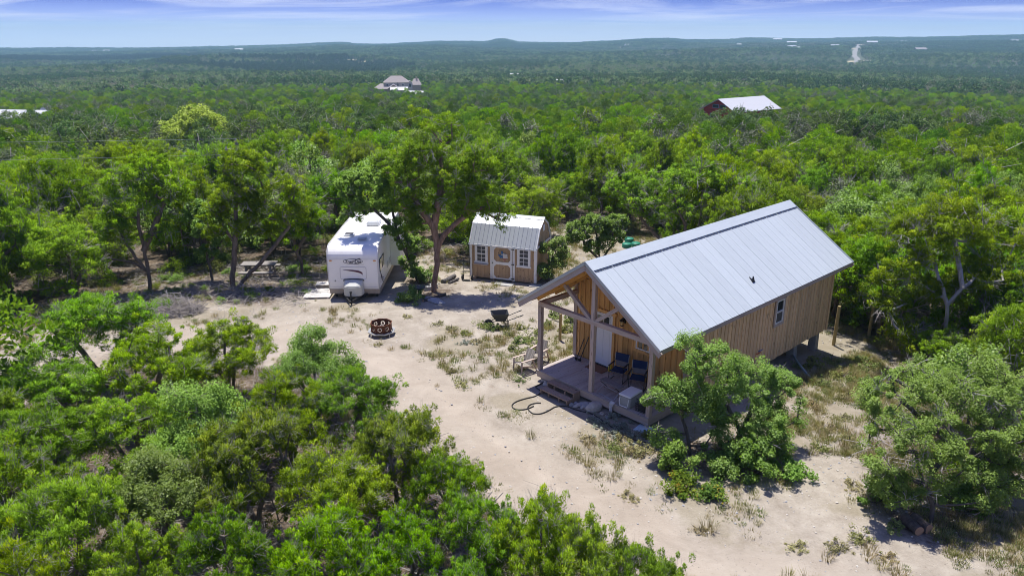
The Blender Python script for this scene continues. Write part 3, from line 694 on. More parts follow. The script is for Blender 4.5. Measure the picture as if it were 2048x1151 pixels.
def grow(r, stems, T, r0=0.012, power=0.46, seg=0.45, wig=0.10, rmax=None):
    """stems: polylines; every target is joined to the nearest lower limb. Returns limb ends and radii."""
    N = []; par = []
    for st in stems:
        st = np.array(st, float); last = -1
        for a, b in zip(st[:-1], st[1:]):
            m = max(1, int(np.linalg.norm(b - a) / 0.3))
            for t in range(0 if last == -1 else 1, m + 1):
                N.append(a + (b - a) * t / m + (r.normal(size=3) * 0.02 if t not in (0,) else 0)); par.append(last); last = len(N) - 1
    base = np.array(N)
    dd = np.min(np.linalg.norm(T[:, None] - base[None], axis=2), 1)
    for t in T[np.argsort(dd)]:
        A = np.array(N); v = t - A; d = np.linalg.norm(v, axis=1)
        cost = d + 0.9 * np.maximum(0, -v[:, 2] + 0.15 * d) + 0.25 * (d > 2.2) * d
        i = int(np.argmin(cost)); a = A[i]; L = d[i]; m = max(1, int(L / seg)); last = i
        sag = r.normal(size=3) * wig * L
        for q in range(1, m + 1):
            u = q / m
            N.append(a + (t - a) * u + sag * math.sin(PI * u) + np.array([0, 0, -0.10 * L * math.sin(PI * u)]) ); par.append(last); last = len(N) - 1
    N = np.array(N); par = np.array(par); cnt = np.ones(len(N))
    for i in range(len(N) - 1, -1, -1):
        if par[i] >= 0: cnt[par[i]] += cnt[i]
    rad = r0 * cnt ** power
    if rmax: rad = np.minimum(rad, rmax)
    e = np.where(par >= 0)[0]
    return N, par, rad, e
def limbs(N, par, rad, e):
    big = rad[e] > 0.03
    out = []
    for sel, k in ((e[big], 7), (e[~big], 4)):
        if len(sel): out.append(frusta(N[par[sel]], N[sel], np.minimum(rad[par[sel]], rad[sel] * 1.6), rad[sel], k))
    V = []; F = []; o = 0
    for v, f in out: V.append(v); F.append(f + o); o += len(v)
    return np.concatenate(V), np.concatenate(F)
def twigs(r, P, n, L, rad, up=0.2):
    """fans of bare grey twigs, two orders"""
    k = len(P); c = np.repeat(P, n, 0)
    base_d = np.repeat(unit(r.normal(size=(k, 3)) + np.array([0, 0, up])), n, 0)
    d = unit(base_d + r.normal(size=(k * n, 3)) * 0.55)
    l = (L * r.uniform(0.4, 1.2, k * n))[:, None]
    B = c + d * l
    t = r.uniform(0.35, 0.8, k * n)[:, None]; A2 = c + d * l * t; B2 = A2 + unit(d + r.normal(size=d.shape) * 0.7) * l * 0.5
    A = np.concatenate([c, A2]); B = np.concatenate([B, B2])
    n2 = len(A); ra = np.full(n2, rad); ra[n2 // 2:] *= 0.7
    return frusta(A, B, ra, ra * 0.4, 3)

def lobes_default(r, H, R, n, ls=1.0, skirt=0):
    L = []
    for i in range(skirt):
        a = i * 6.28 / skirt + r.uniform(-.5, .5); q = R * r.uniform(.35, .7); s = R * r.uniform(.26, .36) * ls; L.append((q * math.cos(a), q * math.sin(a), H * r.uniform(.18, .34), s, s * .85))
    for i in range(n):
        a = i * 2.4 + r.uniform(-.4, .4); q = R * (0.15 + 0.62 * math.sqrt((i + 0.5) / n)) if i else 0
        z = H * (0.80 - 0.50 * (q / R) ** 1.5 + r.uniform(-.14, .08)); s = R * r.uniform(0.34, 0.48) * ls
        L.append((q * math.cos(a), q * math.sin(a), min(z, H - s * 0.8), s, s * r.uniform(0.7, 0.95)))
    return L
def lobe_points(r, L, n, low=-0.35, shell=(0.72, 1.05)):
    out = []; A = np.array(L)
    w = A[:, 3] ** 2; w = w / w.sum(); tries = 0
    while len(out) < n and tries < n * 12:
        tries += 1
        i = r.choice(len(A), p=w); d = unit(r.normal(size=3))
        if d[2] < low: continue
        s = r.uniform(*shell); p = A[i, :3] + d * s * np.array([A[i, 3], A[i, 3], A[i, 4]])
        q = (p - A[:, :3]) / np.stack([A[:, 3], A[:, 3], A[:, 4]], 1)
        ins = (np.linalg.norm(q, axis=1) < 0.62); ins[i] = False
        if ins.any() and r.random() < 0.8: continue
        if p[2] < 0.25: continue
        out.append(p)
    return np.array(out)
def stems_default(r, L, H, n, lean=0.25, low=0.15):
    st = []; order = r.permutation(len(L))
    for i in range(n):
        lx, ly, lz = L[order[i % len(L)]][:3]; b = np.array([r.uniform(-.12, .12), r.uniform(-.12, .12), -0.15])
        st.append([b, (lx * 0.18, ly * 0.18, H * 0.22), (lx * 0.55, ly * 0.55, H * 0.45), (lx * 0.9, ly * 0.9, lz)])
    return st
def build_tree(seed, H, R, kind='juniper', lobes=None, stems=None, nl=8, ns=2, clumps=150, per=150, cr=(0.20, 0.38), leaf=(0.12, 0.040),
               leaf_mat='leaf_juniper', bark='bark_juniper', dead=30, dead_n=9, dead_L=0.55, low=-0.35, r0=0.011, rmax=None, power=0.46, dead_r=0.0045, dead_low=0.0, ls=1.0, skirt=0):
    """meshes of one tree: trunk with limbs, crown, dead twigs"""
    r = np.random.default_rng(seed)
    L = lobes or lobes_default(r, H, R, nl, ls, skirt)
    T = lobe_points(r, L, clumps, low)
    N, par, rad, e = grow(r, stems or stems_default(r, L, H, ns), T, r0=r0, rmax=rmax, power=power)
    tv, tf = limbs(N, par, rad, e)
    CR = r.uniform(cr[0], cr[1], len(T))
    if kind == 'juniper':
        # smaller puffs round each main puff
        T2 = np.repeat(T, 2, 0) + r.normal(size=(2 * len(T), 3)) * np.repeat(CR, 2)[:, None] * 1.05
        C = np.concatenate([T, T2]); RR2 = np.concatenate([CR, np.repeat(CR, 2) * r.uniform(.35, .75, 2 * len(T))])
        w1 = sprays(r, T, CR, int(per * 0.5), *leaf); w2 = sprays(r, T2, RR2[len(T):], int(per * 0.25), *leaf)
        cv = np.concatenate([w1[0], w2[0]]); cf = np.concatenate([w1[1], w2[1] + len(w1[0])]); ct = np.concatenate([w1[2], w2[2]]); cn = np.concatenate([w1[3], w2[3]])
    else:
        cv, cf, ct, cn = leaves(r, T, CR, per, *leaf)
    ms = {'trunk': np_mesh('trunk', tv, tf, MAT[bark], smooth=True), 'crown': np_mesh('crown', cv, cf, MAT[leaf_mat], tone=ct, nrm=cn)}
    if dead:
        cand = e[(rad[e] < 0.045)]
        hi = cand[N[cand][:, 2] > dead_low * H]; cand = hi if len(hi) > 5 else cand
        Pk = N[r.choice(cand, min(dead, len(cand)), replace=False)]
        dv, df = twigs(r, Pk, dead_n, dead_L, dead_r)
        ms['dead_branch'] = np_mesh('dead_branch', dv, df, MAT['dead'])
    return ms
def plant(name, ms, x, y, sc, rz, label, group=None, cat='tree', dz=0.0, tilt=None):
    t = thing(name, label, cat, (x, y, float(gz(x, y)) + dz), rz, group)
    t.scale = sc if isinstance(sc, tuple) else (sc, sc, sc)
    for k, me in ms.items():
        o = link(k, me, t)
        if k in ('dead_branch', 'leaf_clump', 'leaf_mass'): o['kind'] = 'stuff'
    return t
def instancer(name, P3, sc, rot, idx, sources, label, cat, kind='stuff'):
    """one stuff object: many small copies set out on points"""
    lib = bpy.data.collections.new(name + '_samples')
    for q, me in enumerate(sources):
        lib.objects.link(bpy.data.objects.new('%s_sample_%02d' % (name, q), me))
    me = bpy.data.meshes.new(name); n = len(P3)
    me.vertices.add(n); me.vertices.foreach_set('co', np.ascontiguousarray(P3, np.float32).ravel())
    for nm, ty, arr in (('inst_scale', 'FLOAT', sc), ('inst_rot', 'FLOAT', rot), ('inst_kind', 'INT', idx)):
        a = me.attributes.new(nm, ty, 'POINT'); a.data.foreach_set('value', np.asarray(arr, np.int32 if ty == 'INT' else np.float32))
    o = link(name, me); tag(o, label, cat, kind=kind)
    ng = bpy.data.node_groups.new(name + '_scatter', 'GeometryNodeTree')
    ng.interface.new_socket('Geometry', in_out='INPUT', socket_type='NodeSocketGeometry')
    ng.interface.new_socket('Geometry', in_out='OUTPUT', socket_type='NodeSocketGeometry')
    nn, ll = ng.nodes, ng.links
    gi, go = nn.new('NodeGroupInput'), nn.new('NodeGroupOutput')
    ci = nn.new('GeometryNodeCollectionInfo'); ci.inputs['Collection'].default_value = lib
    ci.inputs['Separate Children'].default_value = True; ci.inputs['Reset Children'].default_value = True
    iop = nn.new('GeometryNodeInstanceOnPoints'); iop.inputs['Pick Instance'].default_value = True
    def nattr(nm, ty):
        a = nn.new('GeometryNodeInputNamedAttribute'); a.data_type = ty; a.inputs['Name'].default_value = nm; return a.outputs['Attribute']
    cx = nn.new('ShaderNodeCombineXYZ'); ll.new(nattr('inst_rot', 'FLOAT'), cx.inputs[2])
    ll.new(gi.outputs[0], iop.inputs['Points']); ll.new(ci.outputs[0], iop.inputs['Instance'])
    ll.new(nattr('inst_kind', 'INT'), iop.inputs['Instance Index']); ll.new(cx.outputs[0], iop.inputs['Rotation'])
    ll.new(nattr('inst_scale', 'FLOAT'), iop.inputs['Scale']); ll.new(iop.outputs[0], go.inputs[0])
    md = o.modifiers.new('scatter', 'NODES'); md.node_group = ng
    return o

# trunks and crowns of the trees that stand alone: base, crown lobes, stems
HERO = {
    'oakfront': ((6.0, 19.9), [(-0.69, 0.3, 3.23, 0.75, 0.64), (0.06, 0.4, 2.62, 0.9, 0.77), (-1.3, 0.1, 1.94, 0.6, 0.51), (1.21, 0.6, 2.19, 0.9, 0.77), (2.2, 0.7, 1.72, 0.7, 0.59), (0.64, 0.0, 1.66, 0.9, 0.77), (-0.39, 0.1, 1.78, 0.75, 0.64), (1.53, -0.2, 1.1, 0.7, 0.59), (0.52, -0.2, 0.77, 0.6, 0.51), (-1.75, -0.1, 1.96, 0.35, 0.3), (-1.39, -0.4, 0.71, 0.4, 0.34), (0.25, -0.45, 0.55, 0.6, 0.5), (1.5, -0.35, 0.5, 0.6, 0.5), (2.35, 0.45, 1.15, 0.5, 0.45)],
        [[(-0.59, -0.06, -0.01), (-0.71, -0.04, 0.67), (-0.93, 0.05, 1.3), (-1.22, 0.1, 1.86)], [(-0.93, 0.05, 1.3), (-0.7, 0.2, 2.22), (-0.6, 0.3, 3.07)], [(0.8, 0.1, -0.02), (0.94, 0.2, 0.71), (1.21, 0.3, 1.25), (1.53, 0.5, 1.74)], [(0.94, 0.2, 0.71), (0.42, 0.3, 1.67), (0.15, 0.4, 2.45)]]),
    'oakright': ((11.6, 17.2), [(-1.32, 0.8, 2.85, 0.85, 0.72), (-0.31, 1.0, 3.05, 1.0, 0.85), (1.03, 1.2, 3.02, 1.0, 0.85), (2.41, 1.4, 2.62, 1.0, 0.85), (-1.62, 0.1, 2.27, 0.7, 0.59), (-0.95, -0.2, 2.37, 0.85, 0.72), (0.21, 0.0, 2.33, 0.85, 0.72), (1.7, 0.4, 2.02, 0.9, 0.77), (-2.08, -0.5, 1.74, 0.4, 0.34), (-0.26, -0.4, 1.6, 0.55, 0.47), (1.35, 0.2, 1.22, 0.6, 0.51), (-1.75, -0.5, 0.95, 0.55, 0.5), (-0.95, -0.6, 1.2, 0.55, 0.5), (0.5, -0.45, 0.95, 0.6, 0.5), (1.9, 0.0, 0.85, 0.75, 0.6), (2.6, 0.8, 1.2, 0.8, 0.7)],
        [[(-0.57, -0.61, -0.01), (-0.58, -0.55, 0.49), (-0.87, -0.5, 1.07), (-1.13, -0.2, 1.93)], [(-0.87, -0.5, 1.07), (-0.35, -0.2, 1.93), (-0.08, 0.3, 2.68)], [(1.26, 0.88, -0.1), (1.1, 0.8, 0.84), (1.08, 0.7, 2.0), (1.38, 1.0, 2.75)], [(1.1, 0.8, 0.84), (-0.07, 0.8, 1.94), (-1.18, 0.8, 2.85)]]),
    'shadejuniper': ((-3.94, 35.64), [(0.26, 0.16, 6.61, 1.1, 0.94), (-0.95, -0.14, 5.46, 0.85, 0.72), (1.1, -0.14, 5.7, 1.0, 0.85), (2.16, -0.04, 5.07, 0.8, 0.68), (2.98, 0.36, 4.12, 0.55, 0.47), (1.54, -0.14, 4.23, 0.65, 0.55), (-0.38, -0.34, 4.04, 0.6, 0.51), (-1.73, 0.56, 6.18, 0.9, 0.77), (0.47, 0.86, 7.81, 0.9, 0.77), (3.47, 0.46, 3.59, 0.3, 0.26), (2.4, 0.36, 6.33, 0.8, 0.68), (0.9, -0.2, 3.1, 0.4, 0.3), (-0.9, -0.15, 3.3, 0.45, 0.36), (-0.3, 0.1, 6.9, 0.9, 0.8), (1.7, -0.1, 6.6, 0.7, 0.6), (1.2, -0.3, 4.9, 0.8, 0.6), (-1.4, -0.2, 4.6, 0.7, 0.55), (2.7, 0.1, 4.9, 0.6, 0.5)],
        [[(0.0, 0.0, -0.0), (0.14, 0.0, 1.14), (0.23, -0.02, 2.18), (0.6, -0.04, 2.96), (1.2, -0.04, 3.56), (1.85, -0.04, 4.09)], [(0.23, -0.02, 2.18), (0.12, -0.04, 3.34), (-0.28, -0.14, 3.99), (-0.78, -0.14, 4.85), (-1.06, -0.14, 5.58)], [(0.12, -0.04, 3.34), (0.41, -0.04, 4.71), (0.6, 0.16, 6.13), (0.48, 0.66, 7.48)]]),
    'elm': ((-5.04, 37.85), [(-2.13, -1.25, 4.81, 0.85, 0.72), (-3.03, -1.45, 4.86, 0.5, 0.42), (-1.5, -1.25, 4.23, 0.6, 0.51), (-2.6, -1.55, 4.05, 0.42, 0.36), (-0.68, -0.95, 2.47, 0.5, 0.42), (-0.39, -0.65, 1.31, 0.45, 0.38), (-1.3, -0.85, 5.41, 0.7, 0.59), (-3.25, -1.65, 3.69, 0.28, 0.24), (-0.08, -0.25, 0.5, 0.35, 0.3), (-1.9, -1.5, 5.5, 0.9, 0.75), (-0.9, -1.1, 3.2, 0.6, 0.5), (-0.2, -0.7, 2.2, 0.55, 0.45), (-2.9, -1.6, 5.4, 0.6, 0.5)],
        [[(0.0, 0.0, -0.0), (-0.2, -0.25, 0.77), (-0.45, -0.65, 1.72), (-0.79, -0.95, 2.73), (-1.35, -1.15, 3.57), (-1.92, -1.25, 4.23), (-2.13, -1.25, 4.86)], [(-0.79, -0.95, 2.73), (-0.98, -0.95, 4.03), (-1.18, -0.85, 5.16)]]),
    'leftlean': ((-18.82, 36.74), [(0.05, 0.06, 4.49, 1.1, 0.94), (1.54, 0.26, 4.95, 1.1, 0.94), (-1.09, -0.24, 3.53, 0.8, 0.68), (0.97, 0.46, 5.93, 1.1, 0.94), (-0.51, 0.26, 5.46, 1.0, 0.85), (1.67, -0.24, 3.53, 0.6, 0.51), (-0.7, -0.2, 2.7, 0.5, 0.4), (1.1, 0.1, 2.8, 0.5, 0.4), (-2.6, -0.4, 2.0, 0.45, 0.35)],
        [[(-0.01, 0.0, -0.0), (0.07, 0.0, 0.95), (0.05, -0.04, 2.17), (0.01, -0.04, 3.48), (0.07, 0.06, 4.62)], [(0.07, 0.0, 0.95), (-0.61, -0.24, 1.62), (-1.72, -0.34, 1.81), (-3.36, -0.44, 1.6)], [(0.05, -0.04, 2.17), (0.77, 0.06, 3.46), (1.37, 0.26, 4.7)], [(0.07, 0.0, 0.95), (-0.69, -0.14, 2.46), (-0.99, -0.24, 3.4)]]),
    'lefttwin': ((-14.49, 36.68), [(0.65, 0.12, 4.71, 1.0, 0.85), (1.88, 0.32, 3.9, 0.8, 0.68), (-0.38, -0.08, 3.87, 0.65, 0.55), (1.06, 0.52, 6.15, 1.0, 0.85), (3.32, 0.52, 3.72, 0.75, 0.64), (2.78, 0.62, 4.99, 0.9, 0.77), (0.8, 0.1, 3.2, 0.5, 0.4), (-0.6, 0.0, 2.9, 0.45, 0.35), (2.3, 0.3, 2.9, 0.4, 0.3)],
        [[(-0.01, 0.0, -0.08), (0.14, 0.0, 0.95), (0.39, 0.02, 2.28), (0.57, 0.12, 3.56), (0.7, 0.22, 4.95)], [(0.22, -0.08, -0.06), (1.03, -0.08, 0.84), (1.85, 0.02, 1.62), (2.36, 0.22, 2.22), (3.17, 0.42, 3.22)], [(0.39, 0.02, 2.28), (-0.07, -0.08, 3.35), (-0.36, -0.08, 4.0)]]),
    'leftoak': ((-15.85, 38.4), [(-0.02, -0.2, 2.95, 0.8, 0.68), (-0.67, 0.0, 3.57, 0.8, 0.68), (0.63, -0.4, 2.32, 0.5, 0.42), (-0.19, -0.5, 1.8, 0.45, 0.38)],
        [[(-0.35, 0.0, -0.03), (-0.41, 0.0, 0.96), (-0.45, -0.1, 1.96), (-0.31, -0.1, 3.05)], [(-0.41, 0.0, 0.96), (0.24, -0.2, 1.72), (0.65, -0.3, 2.56)]]),
    'leftsmall': ((-11.57, 39.31), [(-0.16, -0.11, 2.39, 0.85, 0.72), (0.66, 0.09, 3.04, 0.8, 0.68), (-0.96, -0.01, 2.78, 0.6, 0.51), (0.11, 0.29, 3.54, 0.8, 0.68)],
        [[(0.05, 0.0, -0.0), (0.01, -0.01, 0.66), (-0.24, -0.01, 1.24), (-0.31, -0.11, 2.25)], [(-0.24, -0.01, 1.24), (0.37, 0.09, 2.2), (0.67, 0.09, 3.17)]]),
    'smalloak': ((4.96, 39.0), [(-0.51, 0.0, 2.68, 0.8, 0.68), (0.37, 0.0, 2.26, 0.7, 0.59), (-1.31, 0.0, 2.49, 0.65, 0.55), (0.64, 0.2, 2.91, 0.5, 0.42), (-0.44, -0.2, 1.62, 0.55, 0.47), (-1.58, -0.2, 2.04, 0.4, 0.34)],
        [[(-0.0, 0.0, 0.14), (-0.17, 0.0, 0.86), (-0.35, 0.0, 1.99), (-0.51, 0.0, 2.82)], [(-0.17, 0.0, 0.86), (0.47, 0.0, 1.71), (0.44, 0.0, 2.54)], [(-0.17, 0.0, 0.86), (-1.01, 0.0, 1.71), (-1.31, 0.0, 2.54)]]),
    'shedbush': ((1.9, 37.6), [(-0.02, -0.1, 1.81, 0.45, 0.38), (0.4, -0.3, 1.06, 0.45, 0.38), (-0.23, -0.4, 0.76, 0.35, 0.3), (0.55, 0.0, 2.05, 0.4, 0.34), (0.74, -0.1, 1.49, 0.35, 0.3), (0.09, -0.4, 0.35, 0.3, 0.26)],
        [[(0.07, 0.0, -0.26), (0.1, -0.1, 0.66), (0.03, -0.1, 1.62)], [(0.1, -0.1, 0.66), (0.48, -0.1, 1.49), (0.55, 0.0, 2.14)]]),
    'deadtrunk': ((17.83, 27.96), [(-1.5, 1.04, 5.63, 1.1, 0.94), (-0.1, 1.34, 5.97, 1.2, 1.02), (-2.3, 0.44, 3.93, 0.9, 0.77), (1.26, 0.84, 3.8, 1.1, 0.94), (-0.36, 0.64, 3.22, 0.8, 0.68), (-2.24, -0.16, 1.8, 0.6, 0.51), (1.31, 0.24, 1.86, 0.9, 0.77), (-0.82, 0.84, 4.65, 0.9, 0.77), (-2.64, 0.24, 2.94, 0.6, 0.51), (1.88, 1.54, 5.29, 1.0, 0.85)],
        [[(-0.1, 0.0, -0.0), (-0.28, -0.06, 1.1), (-0.47, -0.16, 2.24), (-0.57, -0.16, 3.09), (-0.06, -0.06, 3.79), (0.83, 0.44, 4.25)], [(-0.57, -0.16, 3.09), (-0.82, 0.24, 4.0), (-1.16, 0.74, 5.09)], [(-0.28, -0.06, 1.1), (-1.19, -0.16, 1.59), (-2.27, -0.16, 2.02)], [(-0.06, -0.06, 3.79), (-0.08, 0.64, 4.92), (-0.16, 1.24, 5.99)]]),
    'sprawl': ((9.4, 43.5), [(-0.26, 0.7, 4.39, 1.3, 1.1), (-1.96, 0.1, 3.61, 1.0, 0.85), (1.89, 1.1, 4.76, 1.2, 1.02), (-2.83, 0.5, 4.43, 0.9, 0.77), (4.07, 1.1, 4.0, 1.1, 0.94), (0.76, 0.1, 3.0, 0.8, 0.68), (-1.21, -0.2, 2.62, 0.5, 0.42), (4.99, 0.8, 2.99, 0.8, 0.68)],
        [[(0.76, 0.0, 0.71), (-0.83, -0.1, 1.67), (-1.79, -0.1, 2.75), (-2.41, 0.1, 3.76)], [(1.36, 0.0, 0.71), (0.96, 0.1, 2.24), (0.32, 0.4, 3.69), (-0.12, 0.7, 4.54)], [(1.66, 0.0, 0.71), (1.92, 0.4, 2.47), (2.02, 0.8, 4.21)], [(1.81, 0.0, 0.71), (3.15, 0.5, 2.44), (4.05, 1.0, 3.87)]]),
}

# ------------------------------------------------------------------ the cabin
CAB_XY = (2.648, 23.167); CAB_ROT = -0.8188
cabin = thing('cabin', 'raised board and batten cabin with a pale metal gable roof and open porch', 'cabin', (*CAB_XY, 0.0), CAB_ROT)
HW, YW, YB, ZD = 2.533, 2.03, 12.5, 0.45            # half width, porch wall, back wall, deck height
RIDGE, SLOPE, EAVE = 5.20, 0.678, 3.08
def roof_z(x): return RIDGE - SLOPE * abs(x)
# walls: one panel behind, boards and battens one by one
wall = MB().box((0, YW + 0.055, 1.72), (2 * HW - 0.04, 0.05, 3.2)).box((0, YB - 0.055, 1.72), (2 * HW - 0.04, 0.05, 3.2))
for s in (-1, 1): wall.box((s * (HW - 0.05), (YW + YB) / 2, 1.68), (0.05, YB - YW - 0.2, 3.2))
for y in (YW + 0.03, YB - 0.08): wall.prism([(-HW + .02, y, 3.32), (HW - .02, y, 3.32), (0, y, 4.98)], (0, 0.05, 0))
wall.build('wall', MAT['siding'], cabin)
floor_frame = MB()
for x in (-2.2, 0, 2.2): floor_frame.box((x, 7.2, 0.13), (0.14, 10.2, 0.22))
for y in np.arange(2.4, 12.4, 1.2): floor_frame.box((0, y, 0.135), (4.9, 0.06, 0.2))
floor_frame.build('floor_frame', MAT['beam'], cabin)
nb = 44
for s, zb in ((1, 0.04), (-1, 0.04)):
    w = (YB - YW) / nb
    for i in range(nb):
        y = YW + w * (i + 0.5); z1 = 3.34 + random.uniform(-.01, .01); z0 = zb + random.uniform(-.025, .025)
        box_obj('board', 'siding', cabin, (s * (HW - 0.012), y, (z0 + z1) / 2), (0.024, w - 0.006, z1 - z0))
        box_obj('batten', 'siding_batten', cabin, (s * (HW + 0.010), YW + w * i + 0.01, (z0 + z1) / 2 + 0.01), (0.024, 0.062, z1 - z0 - 0.02))
nf = 22; w = 2 * HW / nf
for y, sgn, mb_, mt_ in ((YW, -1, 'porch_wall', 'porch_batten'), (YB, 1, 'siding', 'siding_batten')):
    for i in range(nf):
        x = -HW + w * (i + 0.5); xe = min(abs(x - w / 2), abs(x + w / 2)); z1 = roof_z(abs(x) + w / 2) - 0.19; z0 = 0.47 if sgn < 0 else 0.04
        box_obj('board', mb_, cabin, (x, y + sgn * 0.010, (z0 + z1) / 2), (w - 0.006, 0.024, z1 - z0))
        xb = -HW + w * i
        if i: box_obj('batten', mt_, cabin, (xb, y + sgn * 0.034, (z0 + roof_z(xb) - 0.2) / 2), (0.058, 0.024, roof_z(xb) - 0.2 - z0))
for s in (-1, 1):
    box_obj('corner_board', 'beam', cabin, (s * (HW - 0.04), YW - 0.042, (0.46 + 3.34) / 2), (0.16, 0.035, 2.88))
    box_obj('corner_board', 'siding_batten', cabin, (s * (HW + 0.026), YW + 0.03, (0.1 + 3.34) / 2), (0.03, 0.15, 3.24))
    box_obj('corner_board', 'siding_batten', cabin, (s * (HW + 0.026), YB - 0.03, (0.04 + 3.34) / 2), (0.03, 0.13, 3.30))
# piers under the raised end
for s in (-1, 1):
    for y in (3.0, 5.4, 7.9, 10.2, 12.15):
        wx, wy = cabin.location.x, cabin.location.y; c_, s_ = math.cos(CAB_ROT), math.sin(CAB_ROT); x = s * 2.22
        zg = float(gz(wx + c_ * x - s_ * y, wy + s_ * x + c_ * y)) - 0.12
        MB().box((x, y, (zg + 0.02) / 2), (0.34, 0.34, 0.02 - zg), taper=0.86).build('pier', MAT['concrete'], cabin, bevel=0.015)
# deck: planks along the depth, rim and joists
npk = 35; w = 2 * HW / npk
for i in range(npk): box_obj('deck_plank', 'deck', cabin, (-HW + w * (i + 0.5), YW / 2 - 0.02, ZD - 0.019 + random.uniform(-.003, .003)), (w - 0.007, YW + 0.04, 0.036))
box_obj('deck_rim', 'beam', cabin, (0, 0.02, 0.30), (2 * HW, 0.045, 0.255)).rotation_euler = (0, 0, 0)
for s in (-1, 1): box_obj('deck_rim', 'beam_y', cabin, (s * (HW - 0.02), 1.03, 0.30), (0.04, 1.96, 0.255))
for x in (-2.35, -0.9, 0.9, 2.35):
    for y in (0.16, 1.5): box_obj('deck_post', 'beam', cabin, (x, y, 0.05), (0.14, 0.14, 0.3))
# porch frame
for x, zt in ((-2.46, 2.93), (0.02, 4.62), (2.46, 2.93)): box_obj('porch_post', 'beam', cabin, (x, 0.095, (ZD + zt) / 2), (0.145, 0.145, zt - ZD))
box_obj('tie_beam', 'beam', cabin, (0, 0.095, 3.016), (5.06, 0.150, 0.165))
_m = cabin.children[-1]; 
for s in (-1, 1):
    box_obj('side_beam', 'beam_y', cabin, (s * 2.46, 1.12, 3.015), (0.14, 1.88, 0.16))
    p0, p1 = Vector((s * 0.10, 0.095, 3.06)), Vector((s * 1.33, 0.095, 4.00)); d = p1 - p0
    box_obj('brace', 'beam', cabin, (p0 + p1) / 2, (0.125, 0.12, d.length), (0, math.atan2(d.x, d.z), 0))
an = math.atan(SLOPE)
for s in (-1, 1):
    L = math.hypot(2.62, 2.62 * SLOPE)
    for y in (0.095, 1.0): box_obj('rafter', 'rafter', cabin, (s * 1.33, y, roof_z(1.33) - 0.235), (L, 0.075, 0.20), (0, s * an, 0))
    for y0, y1, q in ((-0.30, YW - 0.05, 7),):
        for k in range(q):
            x = 0.16 + k * 0.40
            box_obj('soffit_board', 'rafter', cabin, (s * x, (y0 + y1) / 2, roof_z(x) - 0.118), (0.385, y1 - y0, 0.02), (0, s * an, 0))
    LE = math.hypot(EAVE + 0.02, (EAVE + 0.02) * SLOPE)
    for y in (-0.395, 12.87): box_obj('barge_board', 'beam', cabin, (s * (EAVE + 0.02) / 2, y, roof_z(EAVE / 2 + .01) - 0.165), (LE, 0.04, 0.20), (0, s * an, 0))
    box_obj('fascia', 'beam_y', cabin, (s * (EAVE - 0.03), 6.24, roof_z(EAVE - 0.03) - 0.125), (0.035, 13.18, 0.13))
    box_obj('eave_soffit', 'beam_y', cabin, (s * (HW + 0.27), 7.3, roof_z(HW + 0.27) - 0.13), (0.60, 10.4, 0.018), (0, s * an, 0))
box_obj('ridge_beam', 'rafter', cabin, (0, 0.83, RIDGE - 0.30), (0.09, 2.2, 0.22))
# roof sheets: each about a metre wide with its ribs
def roof_sheet(L, W, name, ribs, mat, h=0.022, lap=True):
    m = MB(); m.box((0, 0, 0), (W - 0.002, L, 0.012))
    for k, x in enumerate(ribs):
        hh = h * (1.5 if (lap and k == 0) else 1.0); a = 0.034 if (lap and k == 0) else 0.024
        m.prism([(x - a, -L / 2, 0.006), (x + a, -L / 2, 0.006), (x + a * 0.45, -L / 2, 0.006 + hh), (x - a * 0.45, -L / 2, 0.006 + hh)], (0, L, 0))
    return m.mesh(name, MAT[mat])
NS = 15; WS = 13.31 / NS; LS = math.hypot(EAVE, EAVE * SLOPE)
sheet_me = roof_sheet(LS - 0.02, WS, 'roof_panel', [-WS / 2 + 0.04, -WS / 2 + 0.04 + WS * 0.5], 'roof', 0.012)
for s in (-1, 1):
    for k in range(NS):
        y = -0.42 + WS * (k + 0.5)
        o = link('roof_panel', sheet_me, cabin)
        M = Matrix.Translation((s * EAVE / 2, y, roof_z(EAVE / 2) - 0.02)) @ Matrix.Rotation(s * an, 4, 'Y') @ Matrix.Rotation(PI / 2, 4, 'Z')
        o.matrix_local = M
    MB().box((s * 1.53, 6.235, roof_z(1.53) - 0.062), (LS - 0.06, 13.2, 0.05), (0, s * an, 0)).build('roof_deck', MAT['beam'], cabin)
    capw = MB().box((s * 0.17, 6.235, roof_z(0.17) + 0.028), (0.42, 13.33, 0.012), (0, s * an, 0)); capw.build('ridge_cap', MAT['roof'], cabin)
    MB().box((s * 0.375, 6.235, roof_z(0.375) + 0.008), (0.016, 13.25, 0.012), (0, s * an, 0)).build('ridge_closure', MAT['black_plastic'], cabin)
    for y in (-0.425, 12.90):
        MB().box((s * EAVE / 2, y, roof_z(EAVE / 2) - 0.022), (LS + 0.02, 0.03, 0.10), (0, s * an, 0)).build('rake_trim', MAT['flash'], cabin)
# roof vent
v = MB().prism([(-0.09, -0.12, 0), (0.09, -0.12, 0), (0.0, 0.16, 0)], (0, 0, 0.012)).prism([(-0.07, -0.09, 0.01), (0.07, -0.09, 0.01), (0.0, 0.02, 0.15)], (0, 0.06, 0))
o = v.build('roof_vent', MAT['black'], cabin); o.matrix_local = Matrix.Translation((2.27, 6.15, roof_z(2.27) + 0.002)) @ Matrix.Rotation(an, 4, 'Y') @ Matrix.Rotation(PI / 2, 4, 'Z')
